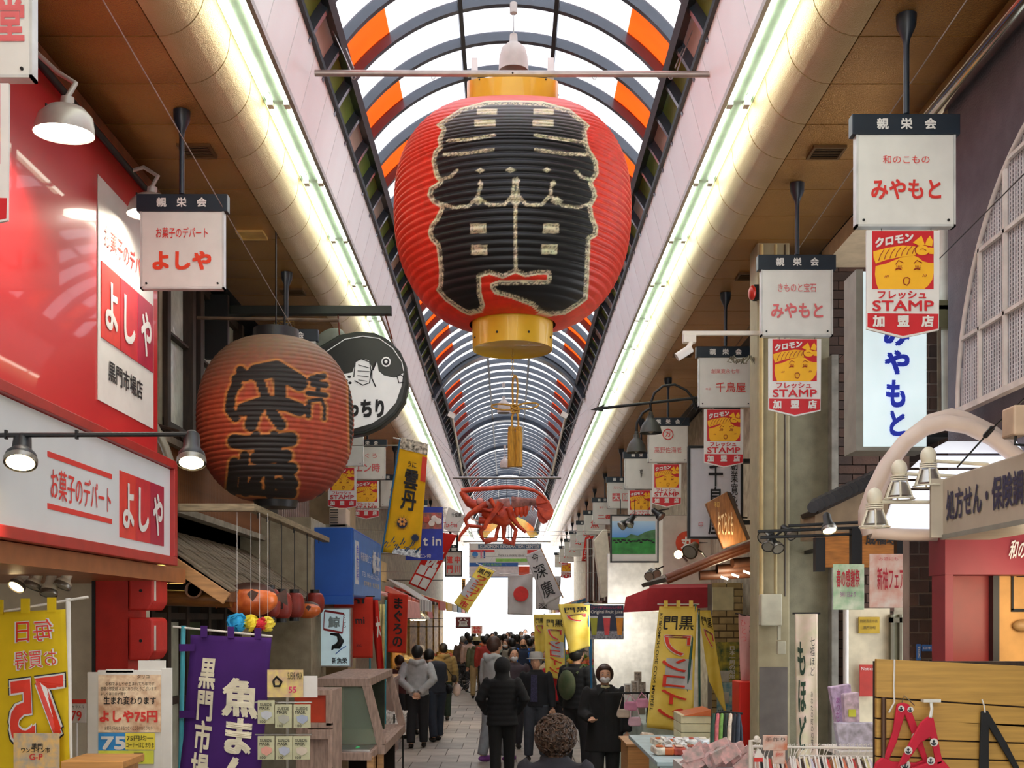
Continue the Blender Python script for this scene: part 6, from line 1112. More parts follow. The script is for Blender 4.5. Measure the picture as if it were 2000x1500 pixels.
def coin(lab, q, Y, pole=None, big=True, **k): return nobori('market_banner', lab, q, Y, coy, pole=pole, mir=True, texts=[('黒門', .16, .08, .92, .19, ink, .018, False), ('ワ', .18, .23, .88, .40, white, .03, False), ('ワ', .2, .235, .86, .395, cor_, .01, False)]+([('ンコイン', .2, .42, .84, .92, cor_, .02, True)] if big else [])+([('KUROMON ONE COIN MARKET', .90, .1, .99, .14, ink, .0, False)] if 0 else []), blocks=[(.3, .42, .95, .66, mat('coin_silver', ''), 0)] if big else [], group='coin market banners', **k)
dteal = mat('dark_teal_pole', '1f5a58', .4)
_, pA, cA = coin('largest yellow coin-market banner, in front of the red awning', [(1288, 1184), (1362, 1184), (1352, 1432), (1262, 1420)], 11.6, ((1358, 1180), (1318, 1610), dteal, .016), rod=((1284, 1180), (1366, 1180), white), tabs=3)
uv_, fs_ = glyphs('KUROMON ONE COIN MARKET', .01); vs = []
for a, b in uv_:
    p = pA(.10-.07*float(b), .06+.80*float(a)); p.y -= .02; vs.append(p)
MB().add(vs, fs_).build('lettering', ink, cA, fix=False)
coin('second yellow banner half hidden right behind the largest one', [(1364, 1192), (1388, 1192), (1420, 1400), (1384, 1330)], 12.0, ((1365, 1190), (1368, 1598), dteal, .012), big=False)
coin('yellow coin-market banner left of the juice poster', [(1090, 1180), (1152, 1178), (1152, 1262), (1112, 1276)], 15.05, ((1148, 1176), (1162, 1519), mat('blue_pole', ''), .012), big=False)
coin('smaller yellow coin-market banner further back, third from the juice poster', [(1060, 1200), (1102, 1200), (1104, 1330), (1066, 1320)], 18.0, ((1103, 1198), (1105, 1468), mat('blue_pole', ''), .012))
coin('far faded coin-market banner behind the crowd', [(1042, 1200), (1062, 1200), (1064, 1290), (1046, 1290)], 22.0, ((1063, 1198), (1064, 1421), mat('blue_pole', ''), .012), big=False)
def post(lab, x0, y0, x1, y1, Y, hx, hx2, tx=(), nm='poster', **k): return flatsign(nm, lab, x0, y0, x1, y1, Y, mat('pst_'+hx, hx, .55, noise=.06, scale=14, col2=hx2), nm, .006, texts=tx, **k)
post('dark green and yellow poster with white vertical lettering on the yellow brick wall', 1400, 1254, 1443, 1328, 12.59, '24523a', 'c8b440', [('日本一周の船旅', 1424, 1262, 1436, 1326, white, .02, True)])
post('blue sea poster below the green one', 1400, 1333, 1441, 1398, 12.59, '3a90b8', 'c8d8d0', [('地球一周の', 1402, 1386, 1440, 1394, ink, .02, False)]); 
for k, (y) in enumerate((1310, 1352)): post(('upper', 'lower')[k]+' small white notice card pinned on the posters', 1405, y, 1424, y+22, 12.58, 'dcd8d2', 'b8b4b0', nm='card')
t = nobori('pink_scroll', 'pink vertical cloth scroll with brush writing above the red box', [(1443, 1199), (1480, 1207), (1481, 1334), (1446, 1330)], 9.4, cloth('pink_scroll_cloth', 'd8a6a0', .2), texts=[('梅ふく', .5, .1, .85, .7, ink, .0, True), ('ひとつ', .1, .08, .35, .4, faded, 0, True)], rod=((1436, 1198), (1486, 1208), dwood))
rb_ = thing('red_box_stand', 'tall plain red box stand left of the beige column', 'stand', V((2.0, 9.0, 0))); MB().bx((W(1444, 0, 9.2).x, 9.2, 0), (W(1491, 0, 9.2).x, 9.5, W(0, 1332, 9.2).z)).build('body', mat('bright_red_box', 'd41f12', .4, noise=.04), rb_, bevel=.008); MB().pr(1486, 1275, 1496, 1252, 9.15, .05).build('white_case', white, rb_)
# ---------------------------------------------------------------- right side, brick house front
tl = thing('tiled_ridge', 'row of dark round ridge tiles on a small roof under the lightbox sign', 'roof', W(1650, 980, 7.9)); tm_ = mat('dark_roof_tile', '35353a', .5, noise=.2)
for k in range(13): x = 1588+k*11; y = 991-k*5.2; MB().cyl(W(x, y, 7.72), W(x+7, y-8, 8.2), .040, .044, 14).build('ridge_tile', tm_, tl, smooth=40)
MB().prism([W(1592, 1000, 7.9), W(1735, 930, 7.9), W(1735, 1050, 7.9), W(1592, 1050, 7.9)], (0, .4, 0)).build('gable', mat('tan_gable', '9a8468', .7, noise=.15), tl)
MB().prism([W(1596, 994, 7.75), W(1730, 930, 7.75), W(1735, 938, 7.75), W(1600, 1003, 7.75)], (0, .45, 0)).build('verge_board', dwood, tl)
wsn = flatsign('timber_signboard', 'orange-brown timber signboard with black characters hidden behind the posters', 1612, 1040, 1784, 1108, 7.75, mat('orange_timber', 'b06f2c', .5, noise=.2, stretch=(1, 6, 8)), 'sign', .05, texts=[('成福寿司', 1690, 1042, 1770, 1064, ink, .03, False)])
for x0, x1, y0, y1 in ((1593, 1612, 1050, 1116), (1664, 1684, 1032, 1104), (1752, 1776, 1030, 1082)): MB().pr(x0, y1, x1, y0, 7.3, .06).build('bracket_post', black, wsn)
for y, x0 in ((1019, 1540), (1030, 1480), (1042, 1485)): MB().cyl(W(x0, y+8, 7.32), W(1700, y, 7.32), .010, n=6).build('rail', black, wsn)
fl1 = spotlamp('grey-white spotlight with a lit lens on the rail above the green poster', W(1620, 1036, 7.1), (.05, -.4, -.9), .046, .11, lit=1, arm=[W(1618, 1012, 7.25)], watt=4)
for k, (x, y, d) in enumerate(((1500, 1068, (-.3, -.6, -.6)), (1520, 1072, (.2, -.7, -.6)), (1548, 1045, (.4, -.6, -.5)), (1490, 1050, (-.6, -.5, -.2)))): spotlamp('black clip spotlight in the cluster on the beige column, '+('lowest', 'second lowest', 'rightmost', 'leftmost')[k]+' one', W(x, y, 8.2), d, .045, .11, arm=[W(1508, 1052, 8.3), W(1508, 1050, 8.5)])
post('green and white poster with red brush lettering hanging from a black post', 1627, 1102, 1688, 1191, 7.29, '9fcf9f', 'e4efd8', [('春の感謝祭', 1633, 1112, 1679, 1147, mat('crimson_ink', 'c42a3c', .6), .02, False), ('3月1日より', 1641, 1156, 1671, 1166, mat('lilac_ink', 'a85aa0', .6), .01, False)])
post('pink flame-patterned poster with red lettering hanging beside the green one', 1698, 1082, 1778, 1187, 7.29, 'f4b8a4', 'f6e6da', [('お酒にも', 1716, 1088, 1754, 1095, faded, .0, False), ('新柚フェア', 1713, 1108, 1766, 1152, mat('crimson_ink', ''), .02, False), ('みやもと', 1762, 1162, 1776, 1174, ink, .0, False)])
dw = struct('door_1', MB().bx((W(1657, 0, 8.6).x, 8.6, 0), (W(1738, 0, 8.6).x, 8.66, W(0, 1188, 8.6).z)), mat('cream_door', 'ddd2b4', .5)); MB().cyl((W(1652, 0, 8.4).x, 8.4, 0), W(1652, 1190, 8.4), .02, n=10).build('white_post', white, dw)
MB().pr(1677, 1237, 1718, 1205, 8.58, .01).build('gold_plate', mat('gold_plate', 'b8982c', .4, metal=.3), dw); ptext('防犯宣言の店', 1680, 1210, 1714, 1216, 8.575, ink, dw, .0); ptext('黒門市場', 1686, 1223, 1710, 1229, 8.575, ink, dw, .0)
MB().pr(1679, 1360, 1712, 1298, 8.55, .01).build('red_notice', mat('notice_red', 'b83226', .5), dw); ptext('Notice', 1682, 1303, 1706, 1309, 8.545, white, dw, 0)
gd = struct('door_2', MB().bx((W(1742, 0, 8.6).x, 8.6, 0), (W(1792, 0, 8.6).x, 8.64, W(0, 1200, 8.6).z)), mat('door_light', 'cfd2b8', .3)); 
for x in (1740, 1757, 1788): MB().pr(x, 1400, x+5, 1200, 8.55, .05).build('door_frame', mat('door_frame_olive', '6b6550', .5), gd)
MB().pr(1740, 1216, 1792, 1206, 8.55, .05).build('door_frame', mat('door_frame_olive', ''), gd)
for x0, x1, y0, y1, s in ((1790, 1799, 1258, 1290, '東'), (1801, 1830, 1259, 1272, '日本橋')): post('small blue address plate on the brick pillar, '+('vertical' if x0 == 1790 else 'horizontal')+' one', x0, y0, x1, y1, 6.40, '2a60a8', '3470b8', [(s, x0+2, y0+4, x1-2, y1-4, white, 0, False)], nm='plate')
nobori('shop_scroll', 'tall pale green and pink hanging scroll with bold black brush strokes', [(1553, 1199), (1597, 1199), (1597, 1500), (1556, 1500)], 8.3, mat('scroll_pale', 'd5cda8', .7, noise=.1, col2='e0c6b8'), texts=[('もほど', .08, .18, .45, .88, mat('dark_green_ink', '1c3a24', .6), .03, True), ('七福ほど', .62, .15, .85, .4, ink, 0, True), ('あなたの町の和菓子', .66, .5, .78, .9, ink, 0, True)], wave=.006, rod=((1548, 1198), (1602, 1198), black))
wi = struct('wall_right', MB().bx((W(1556, 0, 8.75).x, 8.7, W(0, 1200, 8.7).z), (W(1596, 0, 8.7).x, 8.74, W(0, 1144, 8.7).z)), mat('warm_interior', 'd8a070', .6, emit=.15, noise=.3, scale=10))
# lilac packs
for k, (q, hx, lab) in enumerate((([(1621, 1342), (1662, 1336), (1672, 1440), (1640, 1442)], 'cbb4d6', 'lilac patterned gift pack leaning by the door, taller one'), ([(1648, 1356), (1678, 1352), (1680, 1420), (1652, 1426)], 'ddc6da', 'pale pink gift pack with a lime sticker in front of the lilac one'), ([(1632, 1412), (1712, 1412), (1712, 1462), (1640, 1462)], 'c9c6dc', 'clear bag of lavender sachets at the foot of the gift packs'))):
    t = thing('gift_pack', lab, 'package', W(*q[3], 6.3)); MB().pp(q, 6.3-.08*k, .06).build('pack', mat('pack_'+hx, hx, .4, noise=.25, scale=25), t, bevel=.006)
    if k == 1: MB().pr(1658, 1400, 1672, 1386, 6.2, .012).build('sticker', mat('lime_card', ''), t)
    if k == 0: ptext('ありがとう', 1632, 1362, 1642, 1430, 6.29, mat('lilac_ink', ''), t, 0, vert=True)
pks = thing('pack_shelf', 'low white shelf under the lilac gift packs', 'shelf', (W(1670, 0, 6.2).x, 6.1, 0)); MB().bx((W(1625, 0, 6.2).x, 6.05, W(0, 1470, 6.2).z), (W(1712, 0, 6.2).x, 6.42, W(0, 1462, 6.2).z)).build('top', white, pks)
for x in (1630, 1704): MB().bx((W(x, 0, 6.2).x, 6.1, 0), (W(x, 0, 6.2).x+.03, 6.13, W(0, 1470, 6.2).z)).build('leg', white, pks)
# slatted display board with aprons
SZ = 4.3; sbo = thing('slat_board', 'yellowish timber slat display board at the bottom right corner', 'board', V((W(1850, 0, SZ).x, SZ, 0))); oak = mat('oak_laminate', 'bf9448', .5, noise=.12, scale=4, stretch=(1, 4, 16), bump=.05)
MB().bx((W(1713, 0, SZ).x, SZ+.02, .3), (W(2080, 0, SZ).x, SZ+.05, W(0, 1292, SZ).z)).build('backing', dwood, sbo)
for k, (y0, y1) in enumerate(((1287, 1361), (1364, 1402), (1405, 1441), (1444, 1476), (1479, 1512), (1515, 1550))): MB().pp([(1712, y0), (2080, y0+(18 if k == 0 else 24 if k < 2 else 12)), (2080, y1+(24 if k < 2 else 12)), (1712, y1)], SZ, .022).build('slat', oak, sbo, bevel=.002)
for x in (1730, 1990): MB().bx((W(x, 0, SZ).x, SZ+.05, 0), (W(x, 0, SZ).x+.04, SZ+.09, W(0, 1300, SZ).z)).build('leg', alu, sbo)
MB().cyl(W(1726, 1362, SZ-.02), W(1726, 1500, SZ-.02), .010, n=8).build('rack_pole', mat('rack_brown', '5a4030', .4, metal=.4), sbo); MB().tube([W(1747, 1288, SZ-.01), W(1746, 1345, SZ-.012), W(1747, 1372, SZ-.02), W(1736, 1392, SZ-.02)], .0035, 6).build('string', white, sbo)
apm = mat('apron_red', 'c8203c', .8, noise=.08)
def anchor(x, y, r, par, Y):
    MB().lathe([(r*Y/F, 0), (r*Y/F, -.002), (0, -.002)], W(x, y, Y), 18, Matrix(((1,0,0),(0,0,1),(0,1,0)))).build('white_dot', white, par); mb = MB(); q = lambda a, b: W(x+a*r, y+b*r, Y-.005)
    mb.tube([q(0, -.6), q(0, .6)], .0022, 4); mb.tube([q(-.55, .15), q(-.35, .5), q(0, .62), q(.35, .5), q(.55, .15)], .0022, 4); mb.tube([q(-.3, -.3), q(.3, -.3)], .0018, 4); mb.build('anchor_print', navy, par)
a1 = thing('red_apron', 'red apron with white anchor dots on the slat board, left of the pair', 'apron', W(1755, 1500, SZ), 'red anchor aprons'); Ya = SZ-.03
MB().pp([(1752, 1376), (1764, 1372), (1776, 1376), (1800, 1440), (1815, 1490), (1806, 1492), (1788, 1450), (1768, 1396), (1752, 1450), (1736, 1486), (1726, 1480), (1744, 1430)], Ya, .012).build('straps', apm, a1, bevel=.004); MB().pp([(1726, 1478), (1744, 1488), (1790, 1490), (1808, 1484), (1822, 1530), (1700, 1530), (1712, 1490)], Ya, .02).build('bib', apm, a1, bevel=.005)
for x, y in ((1760, 1384), (1778, 1386), (1768, 1494), (1790, 1440)): anchor(x, y, 6 if y < 1400 else 10, a1, Ya-.003)
MB().tube([W(1762, 1372, Ya), W(1766, 1358, Ya-.01), W(1778, 1370, Ya-.01), W(1786, 1378, Ya)], .002, 5).build('hook', steel, a1)
a2 = thing('red_apron', 'red apron with white anchor dots hanging from a clear clip, right of the pair', 'apron', W(1820, 1500, SZ), 'red anchor aprons'); Yb = SZ-.075
MB().pp([(1812, 1400), (1824, 1402), (1834, 1450), (1842, 1490), (1830, 1496), (1818, 1440), (1800, 1450), (1770, 1492), (1752, 1500), (1776, 1452), (1798, 1412)], Yb, .012).build('straps', apm, a2, bevel=.004); MB().pp([(1812, 1490), (1842, 1484), (1856, 1500), (1862, 1540), (1770, 1540), (1782, 1500)], Yb, .018).build('bib', apm, a2, bevel=.005)
for x, y in ((1774, 1466), (1824, 1450), (1818, 1486)): anchor(x, y, 8, a2, Yb-.003)
MB().tube([W(1818, 1370, SZ-.03), W(1820, 1385, SZ-.05), W(1817, 1402, Yb)], .006, 6).build('clip', mat('clip_clear', 'd8d8d4', .2), a2); MB().pr(1804, 1372, 1838, 1366, SZ-.04, .03).build('clip_bar', mat('clip_clear', ''), a2)
a3 = thing('black_apron', 'black apron strap hanging on a hook at the right of the slat board', 'apron', W(1925, 1500, SZ)); MB().pp([(1917, 1390), (1930, 1388), (1966, 1450), (1992, 1500), (1984, 1506), (1932, 1420), (1932, 1540), (1912, 1540)], Ya, .012).build('straps', mat('apron_black', '1c1e22', .8), a3, bevel=.003); MB().tube([W(1918, 1366, Ya), W(1922, 1378, Ya), W(1924, 1392, Ya)], .003, 5).build('hook', white, a3)
# clothes rack
RZ = 5.6; rk = thing('clothes_rail', 'white wire rail holding a row of white hangers', 'rack', W(1600, 1500, RZ)); MB().cyl(W(1466, 1458, RZ), W(1712, 1462, RZ), .007, n=8).build('rail', white, rk)
for x in (1468, 1709): MB().cyl((W(x, 0, RZ).x, RZ, 0), W(x, 1456, RZ), .009, n=8).build('upright', white, rk)
MB().cyl(W(1560, 1476, RZ+.1), W(1712, 1478, RZ+.1), .005, n=6).build('rail', white, rk)
gcols = ['e8b8a8', '1c1c20', 'd8d4cc', 'c8443c', 'e8c088', 'f0e0d8', '2c2a30', 'd87a5c', 'e8e4e0', 'b83a3a', 'f2c8b0', '3a2c28', 'e6d8a0', 'c9c6dc']; rr = random.Random(11)
names = {'e8b8a8': 'pale pink', '1c1c20': 'black', 'd8d4cc': 'light grey', 'c8443c': 'red', 'e8c088': 'sand', 'f0e0d8': 'cream', '2c2a30': 'charcoal', 'd87a5c': 'coral', 'e8e4e0': 'white', 'b83a3a': 'dark red', 'f2c8b0': 'peach', '3a2c28': 'dark brown', 'e6d8a0': 'yellow', 'c9c6dc': 'lavender'}
for k in range(28):
    x = 1474+k*8.2; hx = gcols[k % 14]; c = W(x, 1460, RZ); lab = f'{names[hx]} garment on a white hanger in the '+('left' if k < 14 else 'right')+' half of the clothes rail'
    t = thing('hung_garment', lab, 'clothing', c, 'garments on the wire rail'); a = rr.uniform(-.3, .3); dx = rr.uniform(-.01, .01)
    MB().tube([c+V((0, 0, .012)), c+V((.01, 0, .018)), c+V((.014, 0, 0)), c+V((.004+dx, -.01, -.025)), c+V((dx, 0, -.045))], .0022, 5).build('hook', white, t)
    MB().tube([c+V((dx-.03, -.16, -.10)), c+V((dx, 0, -.045)), c+V((dx+.02, .16, -.10))], .004, 5).build('hanger', white, t)
    MB().prism([c+V((dx-.02, -.17, -.11)), c+V((dx, 0, -.055)), c+V((dx+.02, .17, -.11)), c+V((dx+.02, .19, -.6)), c+V((dx-.02, -.19, -.6))], (.014, 0, 0)).build('garment', mat('garment_'+hx, hx, .85, noise=.1), t)
rd = thing('rack_finial', 'white plastic joint and red-white tag at the left end of the clothes rail', 'tag', W(1468, 1450, RZ-.1)); MB().tube([W(1466, 1500, RZ-.1), W(1466, 1447, RZ-.1), W(1486, 1448, RZ-.1)], .011, 8).build('joint', offw, rd); MB().ell(W(1478, 1443, RZ-.1), .016, 10, 8).build('joint', offw, rd)
MB().pp([(1474, 1474), (1482, 1462), (1490, 1474), (1488, 1486), (1474, 1484)], RZ-.14, .004).build('tag', white, rd); MB().pr(1472, 1488, 1490, 1480, RZ-.145, .003).build('tag_band', txtred, rd)
for k, (x0, y0, x1, y1, a) in enumerate(((1490, 1436, 1538, 1466, 'white card sign with small print above the clothes rail'), (1510, 1466, 1534, 1492, 'small white price card with a red mark on the clothes rail'))): post(a, x0, y0, x1, y1, RZ-.15, 'e2dcd6', 'd0c8c0' if k else 'c87a5a', [('手作り', x0+5, y0+4, x1-5, y0+12, ink if k == 0 else txtred, 0, False)], nm='card')
# scarves, piled packets, tables
sk = thing('scarf_stand', 'iron stand hung with folded scarves beside the red box', 'stand', W(1420, 1500, 8.0)); MB().tube([W(1388, 1470, 8.0), W(1390, 1410, 8.0), W(1400, 1392, 8.0), W(1415, 1390, 8.0), W(1450, 1394, 8.0)], .008, 8).build('frame', iron, sk, smooth=60); MB().cyl((W(1390, 0, 8.0).x, 8.0, 0), W(1390, 1470, 8.0), .01, n=8).build('leg', iron, sk)
for k, (x, hx, nm) in enumerate(((1394, '2c4a3c', 'dark green'), (1402, 'c86a70', 'pink'), (1410, '6f9a4c', 'leaf green'), (1418, '1f2a24', 'black-green'), (1427, 'd8c8b4', 'cream'), (1435, '24262c', 'black'), (1443, '2c3440', 'navy'))):
    t = thing('scarf', f'{nm} scarf hanging on the iron stand', 'scarf', W(x, 1480, 7.95), 'scarves on the iron stand'); MB().tube([W(x-4, 1478, 7.85), W(x-2, 1420, 7.9), W(x, 1396, 7.98), W(x+3, 1420, 8.06), W(x+5, 1470, 8.1)], [.016, .016, .012, .015, .018], 8).build('cloth', mat('scarf_'+hx, hx, .9, noise=.15, scale=30), t, smooth=60)
tb = thing('goods_table', 'long low table covered with packaged goods along the right shops', 'table', (W(1330, 0, 8.5).x, 8.2, 0)); x0, x1 = W(1262, 0, 8.2).x, W(1470, 0, 8.2).x; zt = W(0, 1468, 8.2).z
MB().bx((x0, 7.6, zt-.03), (x1, 9.4, zt)).build('top', mat('pale_blue_table', 'a9c0c6', .5), tb, bevel=.004); MB().bx((x0+.02, 7.62, .1), (x1-.02, 7.65, zt-.03)).build('front_panel', mat('pale_blue_table', ''), tb)
for x in (x0+.03, x1-.08): MB().bx((x, 7.7, 0), (x+.05, 7.75, zt-.03)).build('leg', alu, tb)
tt = thing('tan_cabinet', 'small tan timber cabinet beside the woman in the black coat', 'cabinet', (W(1240, 0, 10).x, 10, 0)); MB().bx((W(1226, 0, 10).x, 10, 0), (W(1268, 0, 10).x, 10.6, W(0, 1452, 10).z-.02)).build('body', tan, tt, bevel=.004); MB().bx((W(1222, 0, 10).x, 9.97, W(0, 1452, 10).z-.02), (W(1272, 0, 10).x, 10.65, W(0, 1452, 10).z)).build('top', lwood, tt)
pk = thing('snack_bag', 'orange and white snack bag on the tan cabinet', 'package', W(1262, 1450, 10.1)); MB().prism([W(1244, 1451, 10.05), W(1282, 1451, 10.05), W(1278, 1434, 10.1), W(1256, 1432, 10.1), W(1248, 1444, 10.05)], (0, .12, 0)).build('bag', mat('orange_bag', 'eda02c', .4, noise=.4, scale=14, col2='f2ece0'), pk, bevel=.01); MB().pp([(1250, 1446), (1262, 1438), (1266, 1446)], 10.02, .004).build('label', white, pk)
wb = thing('wicker_basket', 'shallow wicker basket of wrapped sweets on the goods table', 'basket', W(1318, 1462, 8.3)); MB().lathe([(.09, 0), (.13, .04), (.135, .045), (.12, .04), (.08, .01), (0, .01)], W(1318, 1466, 8.3), 24).build('basket', mat('wicker', 'b08a54', .7, noise=.3, scale=60, bump=.6), wb, smooth=50)
mb = MB(); rr = random.Random(21)
for k in range(36): c = W(1318, 1462, 8.3)+V((rr.uniform(-.09, .09), rr.uniform(-.09, .09), rr.uniform(.0, .07))); mb.box(c, (.04, .03, .015), rx=rr.uniform(-1, 1), ry=rr.uniform(-1, 1), rz=rr.uniform(0, 3))
mb.build('wrapped_sweets', mat('sweet_white', 'e2e2e0', .3), wb)['kind'] = 'stuff'
bcol = ['e8dccb', 'e6e2de', 'd9c0b0', 'c8642c', 'dfe4e8', 'f0d8c8', 'b84a3c', 'ece8d8']
bn = ['beige', 'off-white', 'tan', 'orange', 'pale blue', 'peach', 'brick red', 'ivory']
for k in range(16):
    x = 1285+(k % 8)*21+rr.uniform(-4, 4); Yk = 8.0+(k//8)*.55; hx = bcol[(k*3) % 8]; c = V((W(x, 0, Yk).x, Yk, zt+.035)); t = thing('food_packet', f'{bn[(k*3) % 8]} food packet in the '+('front' if k < 8 else 'back')+f' row on the goods table, '+('leftmost', 'second', 'third', 'fourth', 'fifth', 'sixth', 'seventh', 'rightmost')[k % 8], 'package', c, 'packets on the goods table')
    MB().box(c, (.09, .13, .05), rz=rr.uniform(-.5, .5), rx=.12).build('wrapper', mat('wrap_'+hx, hx, .4, noise=.3, scale=20), t, bevel=.012); MB().box(c+V((0, -.01, .03)), (.05, .05, .004), rx=.12).build('label', mat('wrap_'+bcol[(k+3) % 8], bcol[(k+3) % 8], .4), t)
cb2 = thing('shallow_crate', 'stack of cream crates lined with orange cloth on the goods table', 'crate', W(1370, 1440, 8.9)); 
for k in range(3): MB().bx(V((W(1330, 0, 8.9).x, 8.9, zt+.0+.07*k)), V((W(1388, 0, 8.9).x, 9.3, zt+.065+.07*k))).build('tray', mat('cream_board', ''), cb2, bevel=.003)
MB().prism([V((W(1332, 0, 8.9).x, 8.88, zt+.2)), V((W(1388, 0, 8.9).x, 8.88, zt+.25)), V((W(1388, 0, 8.9).x, 8.88, zt+.2))], (0, .4, 0)).build('orange_cloth', mat('wrap_c8642c', ''), cb2)
hp = thing('scarf_heap', 'heap of folded patterned handkerchiefs in a wire basket at the bottom right', 'goods', W(1400, 1500, 6.4)); mb = MB()
for k in range(46): c = W(1345+rr.uniform(0, 115), 1482+rr.uniform(-14, 26)-max(0, (k % 5)*3), 6.3+rr.uniform(0, .4)); mb.box(c, (.11, .03, .07), rx=rr.uniform(-.5, .2), ry=rr.uniform(-.7, -.2), rz=rr.uniform(-.5, .5))
mb.build('handkerchiefs', mat('handkerchief_mix', 'efe6e0', .8, noise=.4, scale=22, col2='e0b0b0'), hp)['kind'] = 'stuff'
MB().bx((W(1340, 0, 6.3).x, 6.2, .9), (W(1462, 0, 6.3).x, 6.8, W(0, 1500, 6.3).z-.01)).build('basket', mat('white_wire', 'cfcfcf', .4), hp)
for x in (1345, 1455): MB().bx((W(x, 0, 6.4).x, 6.3, 0), (W(x, 0, 6.4).x+.03, 6.33, .9)).build('leg', steel, hp)
# accessory stall (white cloths, frames)
st_ = thing('accessory_table', 'white cloth covered stall table with small picture frames behind the woman in black', 'table', (1.9, 12.6, 0)); MB().bx((1.45, 12.2, 0), (2.2, 15.2, W(0, 1400, 13).z)).build('cloth', mat('pale_green_cloth', 'c8d8cc', .8, noise=.15), st_, bevel=.02)
for k, (x, y, hx) in enumerate(((1226, 1335, 'e2e2e0'), (1240, 1330, 'c8c0b8'), (1254, 1332, '8a7c6c'), (1212, 1350, 'd8e4e0'), (1246, 1312, 'b8a890'))):
    Yk = 12.9+.2*k; t = thing('picture_frame', ('white', 'pale grey', 'brown', 'mint', 'tan')[k]+' small picture frame standing on the accessory stall', 'frame', W(x, y+40, Yk), 'frames on the accessory stall'); MB().bx((W(x-7, 0, Yk).x, Yk, W(0, 1400, 13).z), W(x+7, y, Yk)+V((0, .02, 0))).build('frame', mat('frame_'+hx, hx, .5), t); MB().bx(W(x-5, y+22, Yk-.004), W(x+5, y+3, Yk)).build('picture', mat('pic_mix', 'a89888', .5, noise=.5, scale=30), t)
for k, (x, y, hx, nm) in enumerate(((1255, 1372, 'e8a0c0', 'pink'), (1232, 1378, 'd890b0', 'dark pink'), (1218, 1392, 'c8b8a8', 'beige'), (1240, 1408, 'e8c0d0', 'pale pink'))):
    c = W(x, y, 12.15); t = thing('handbag', f'{nm} soft cloth bag hung below the accessory stall', 'bag', c, 'soft bags below the stall'); MB().prism([c+V(p_) for p_ in ((-.06, 0, .04), (.06, 0, .04), (.075, 0, -.03), (.06, 0, -.06), (-.06, 0, -.06), (-.075, 0, -.03))], (0, .05, 0)).build('bag_body', mat('bag_'+hx, hx, .8), t, bevel=.015); MB().tube([c+V((-.05, 0, .04)), V((c.x, 12.24, max(c.z+.1, 1.31))), c+V((.05, 0, .04))], .005, 5).build('strap', mat('bag_'+hx, ''), t)
# generic far stalls on both sides
fs_cols = [('b8402c', 'brick red'), ('e8b83c', 'yellow'), ('c8c0b0', 'pale grey'), ('3a6a8a', 'dull blue'), ('d86a4c', 'orange'), ('6a8a4c', 'olive green')]
for k in range(6):
    y = 25.5+k*3.1; hx, nm = fs_cols[k]
    for s in (-1, 1):
        if s > 0: hx, nm = fs_cols[(k+3) % 6]
        side = 'left' if s < 0 else 'right'; pos = ('nearest', 'second', 'third', 'fourth', 'fifth', 'farthest')[k]
        t = thing('market_stall', f'{nm} awning stall on the {side}, {pos} in the far row', 'stall', (s*2.0, y, 0), f'far stalls on the {side}')
        MB().prism([(s*2.6, y, CAMH+.75), (s*1.55, y, CAMH+.42), (s*1.55, y, CAMH+.22), (s*1.58, y, CAMH+.22), (s*1.6, y, CAMH+.38), (s*2.6, y, CAMH+.70)], (0, 2.4, 0)).build('awning', mat('stall_'+hx, hx, .7), t)
        MB().bx((s*1.75, y, 0), (s*2.6, y+2.3, .85)).build('counter', mat('stall_counter', 'a88a5a', .7, noise=.3), t); MB().bx((s*2.5, y, .9), (s*2.6, y+2.3, CAMH+.5)).build('back', mat('stall_back', 'c8a05a', .7, noise=.4, scale=8), t)
        mb = MB(); rr = random.Random(k*2+s)
        for i in range(30): mb.ell((s*rr.uniform(1.78, 2.4), y+rr.uniform(.05, 2.2), .85+rr.uniform(.02, .14)), rr.uniform(.05, .09), 8, 5)
        mb.build('produce', mat('produce_%d' % ((k+s) % 3), ('e0b040', '6f9a3c', 'd86a3c')[(k+s) % 3], .7, noise=.3), t)['kind'] = 'stuff'
ys = thing('yellow_stall', 'brightly lit yellow fruit stall left of the crowd', 'stall', (-2.1, 22.5, 0)); MB().bx((-2.58, 21.5, 0), (-1.78, 25, .95)).build('counter', mat('stall_counter', ''), ys); MB().bx((-2.24, 21.4, .95), (-2.2, 24.5, CAMH+.25)).build('back', mat('lit_ochre', 'd89a30', .7, noise=.3, scale=5), ys); light('stall_light', (-1.8, 22.5, 2.2), 25, .2, (1, .8, .45))
mb = MB()
for i in range(60): mb.ell((rr.uniform(-2.2, -1.8), 21.5+rr.uniform(0, 3.4), .95+rr.uniform(.03, .35)), rr.uniform(.05, .09), 8, 5)
mb.build('fruit', mat('fruit_gold', 'e8b848', .6, noise=.4, scale=4, col2='f0e0b0'), ys)['kind'] = 'stuff'
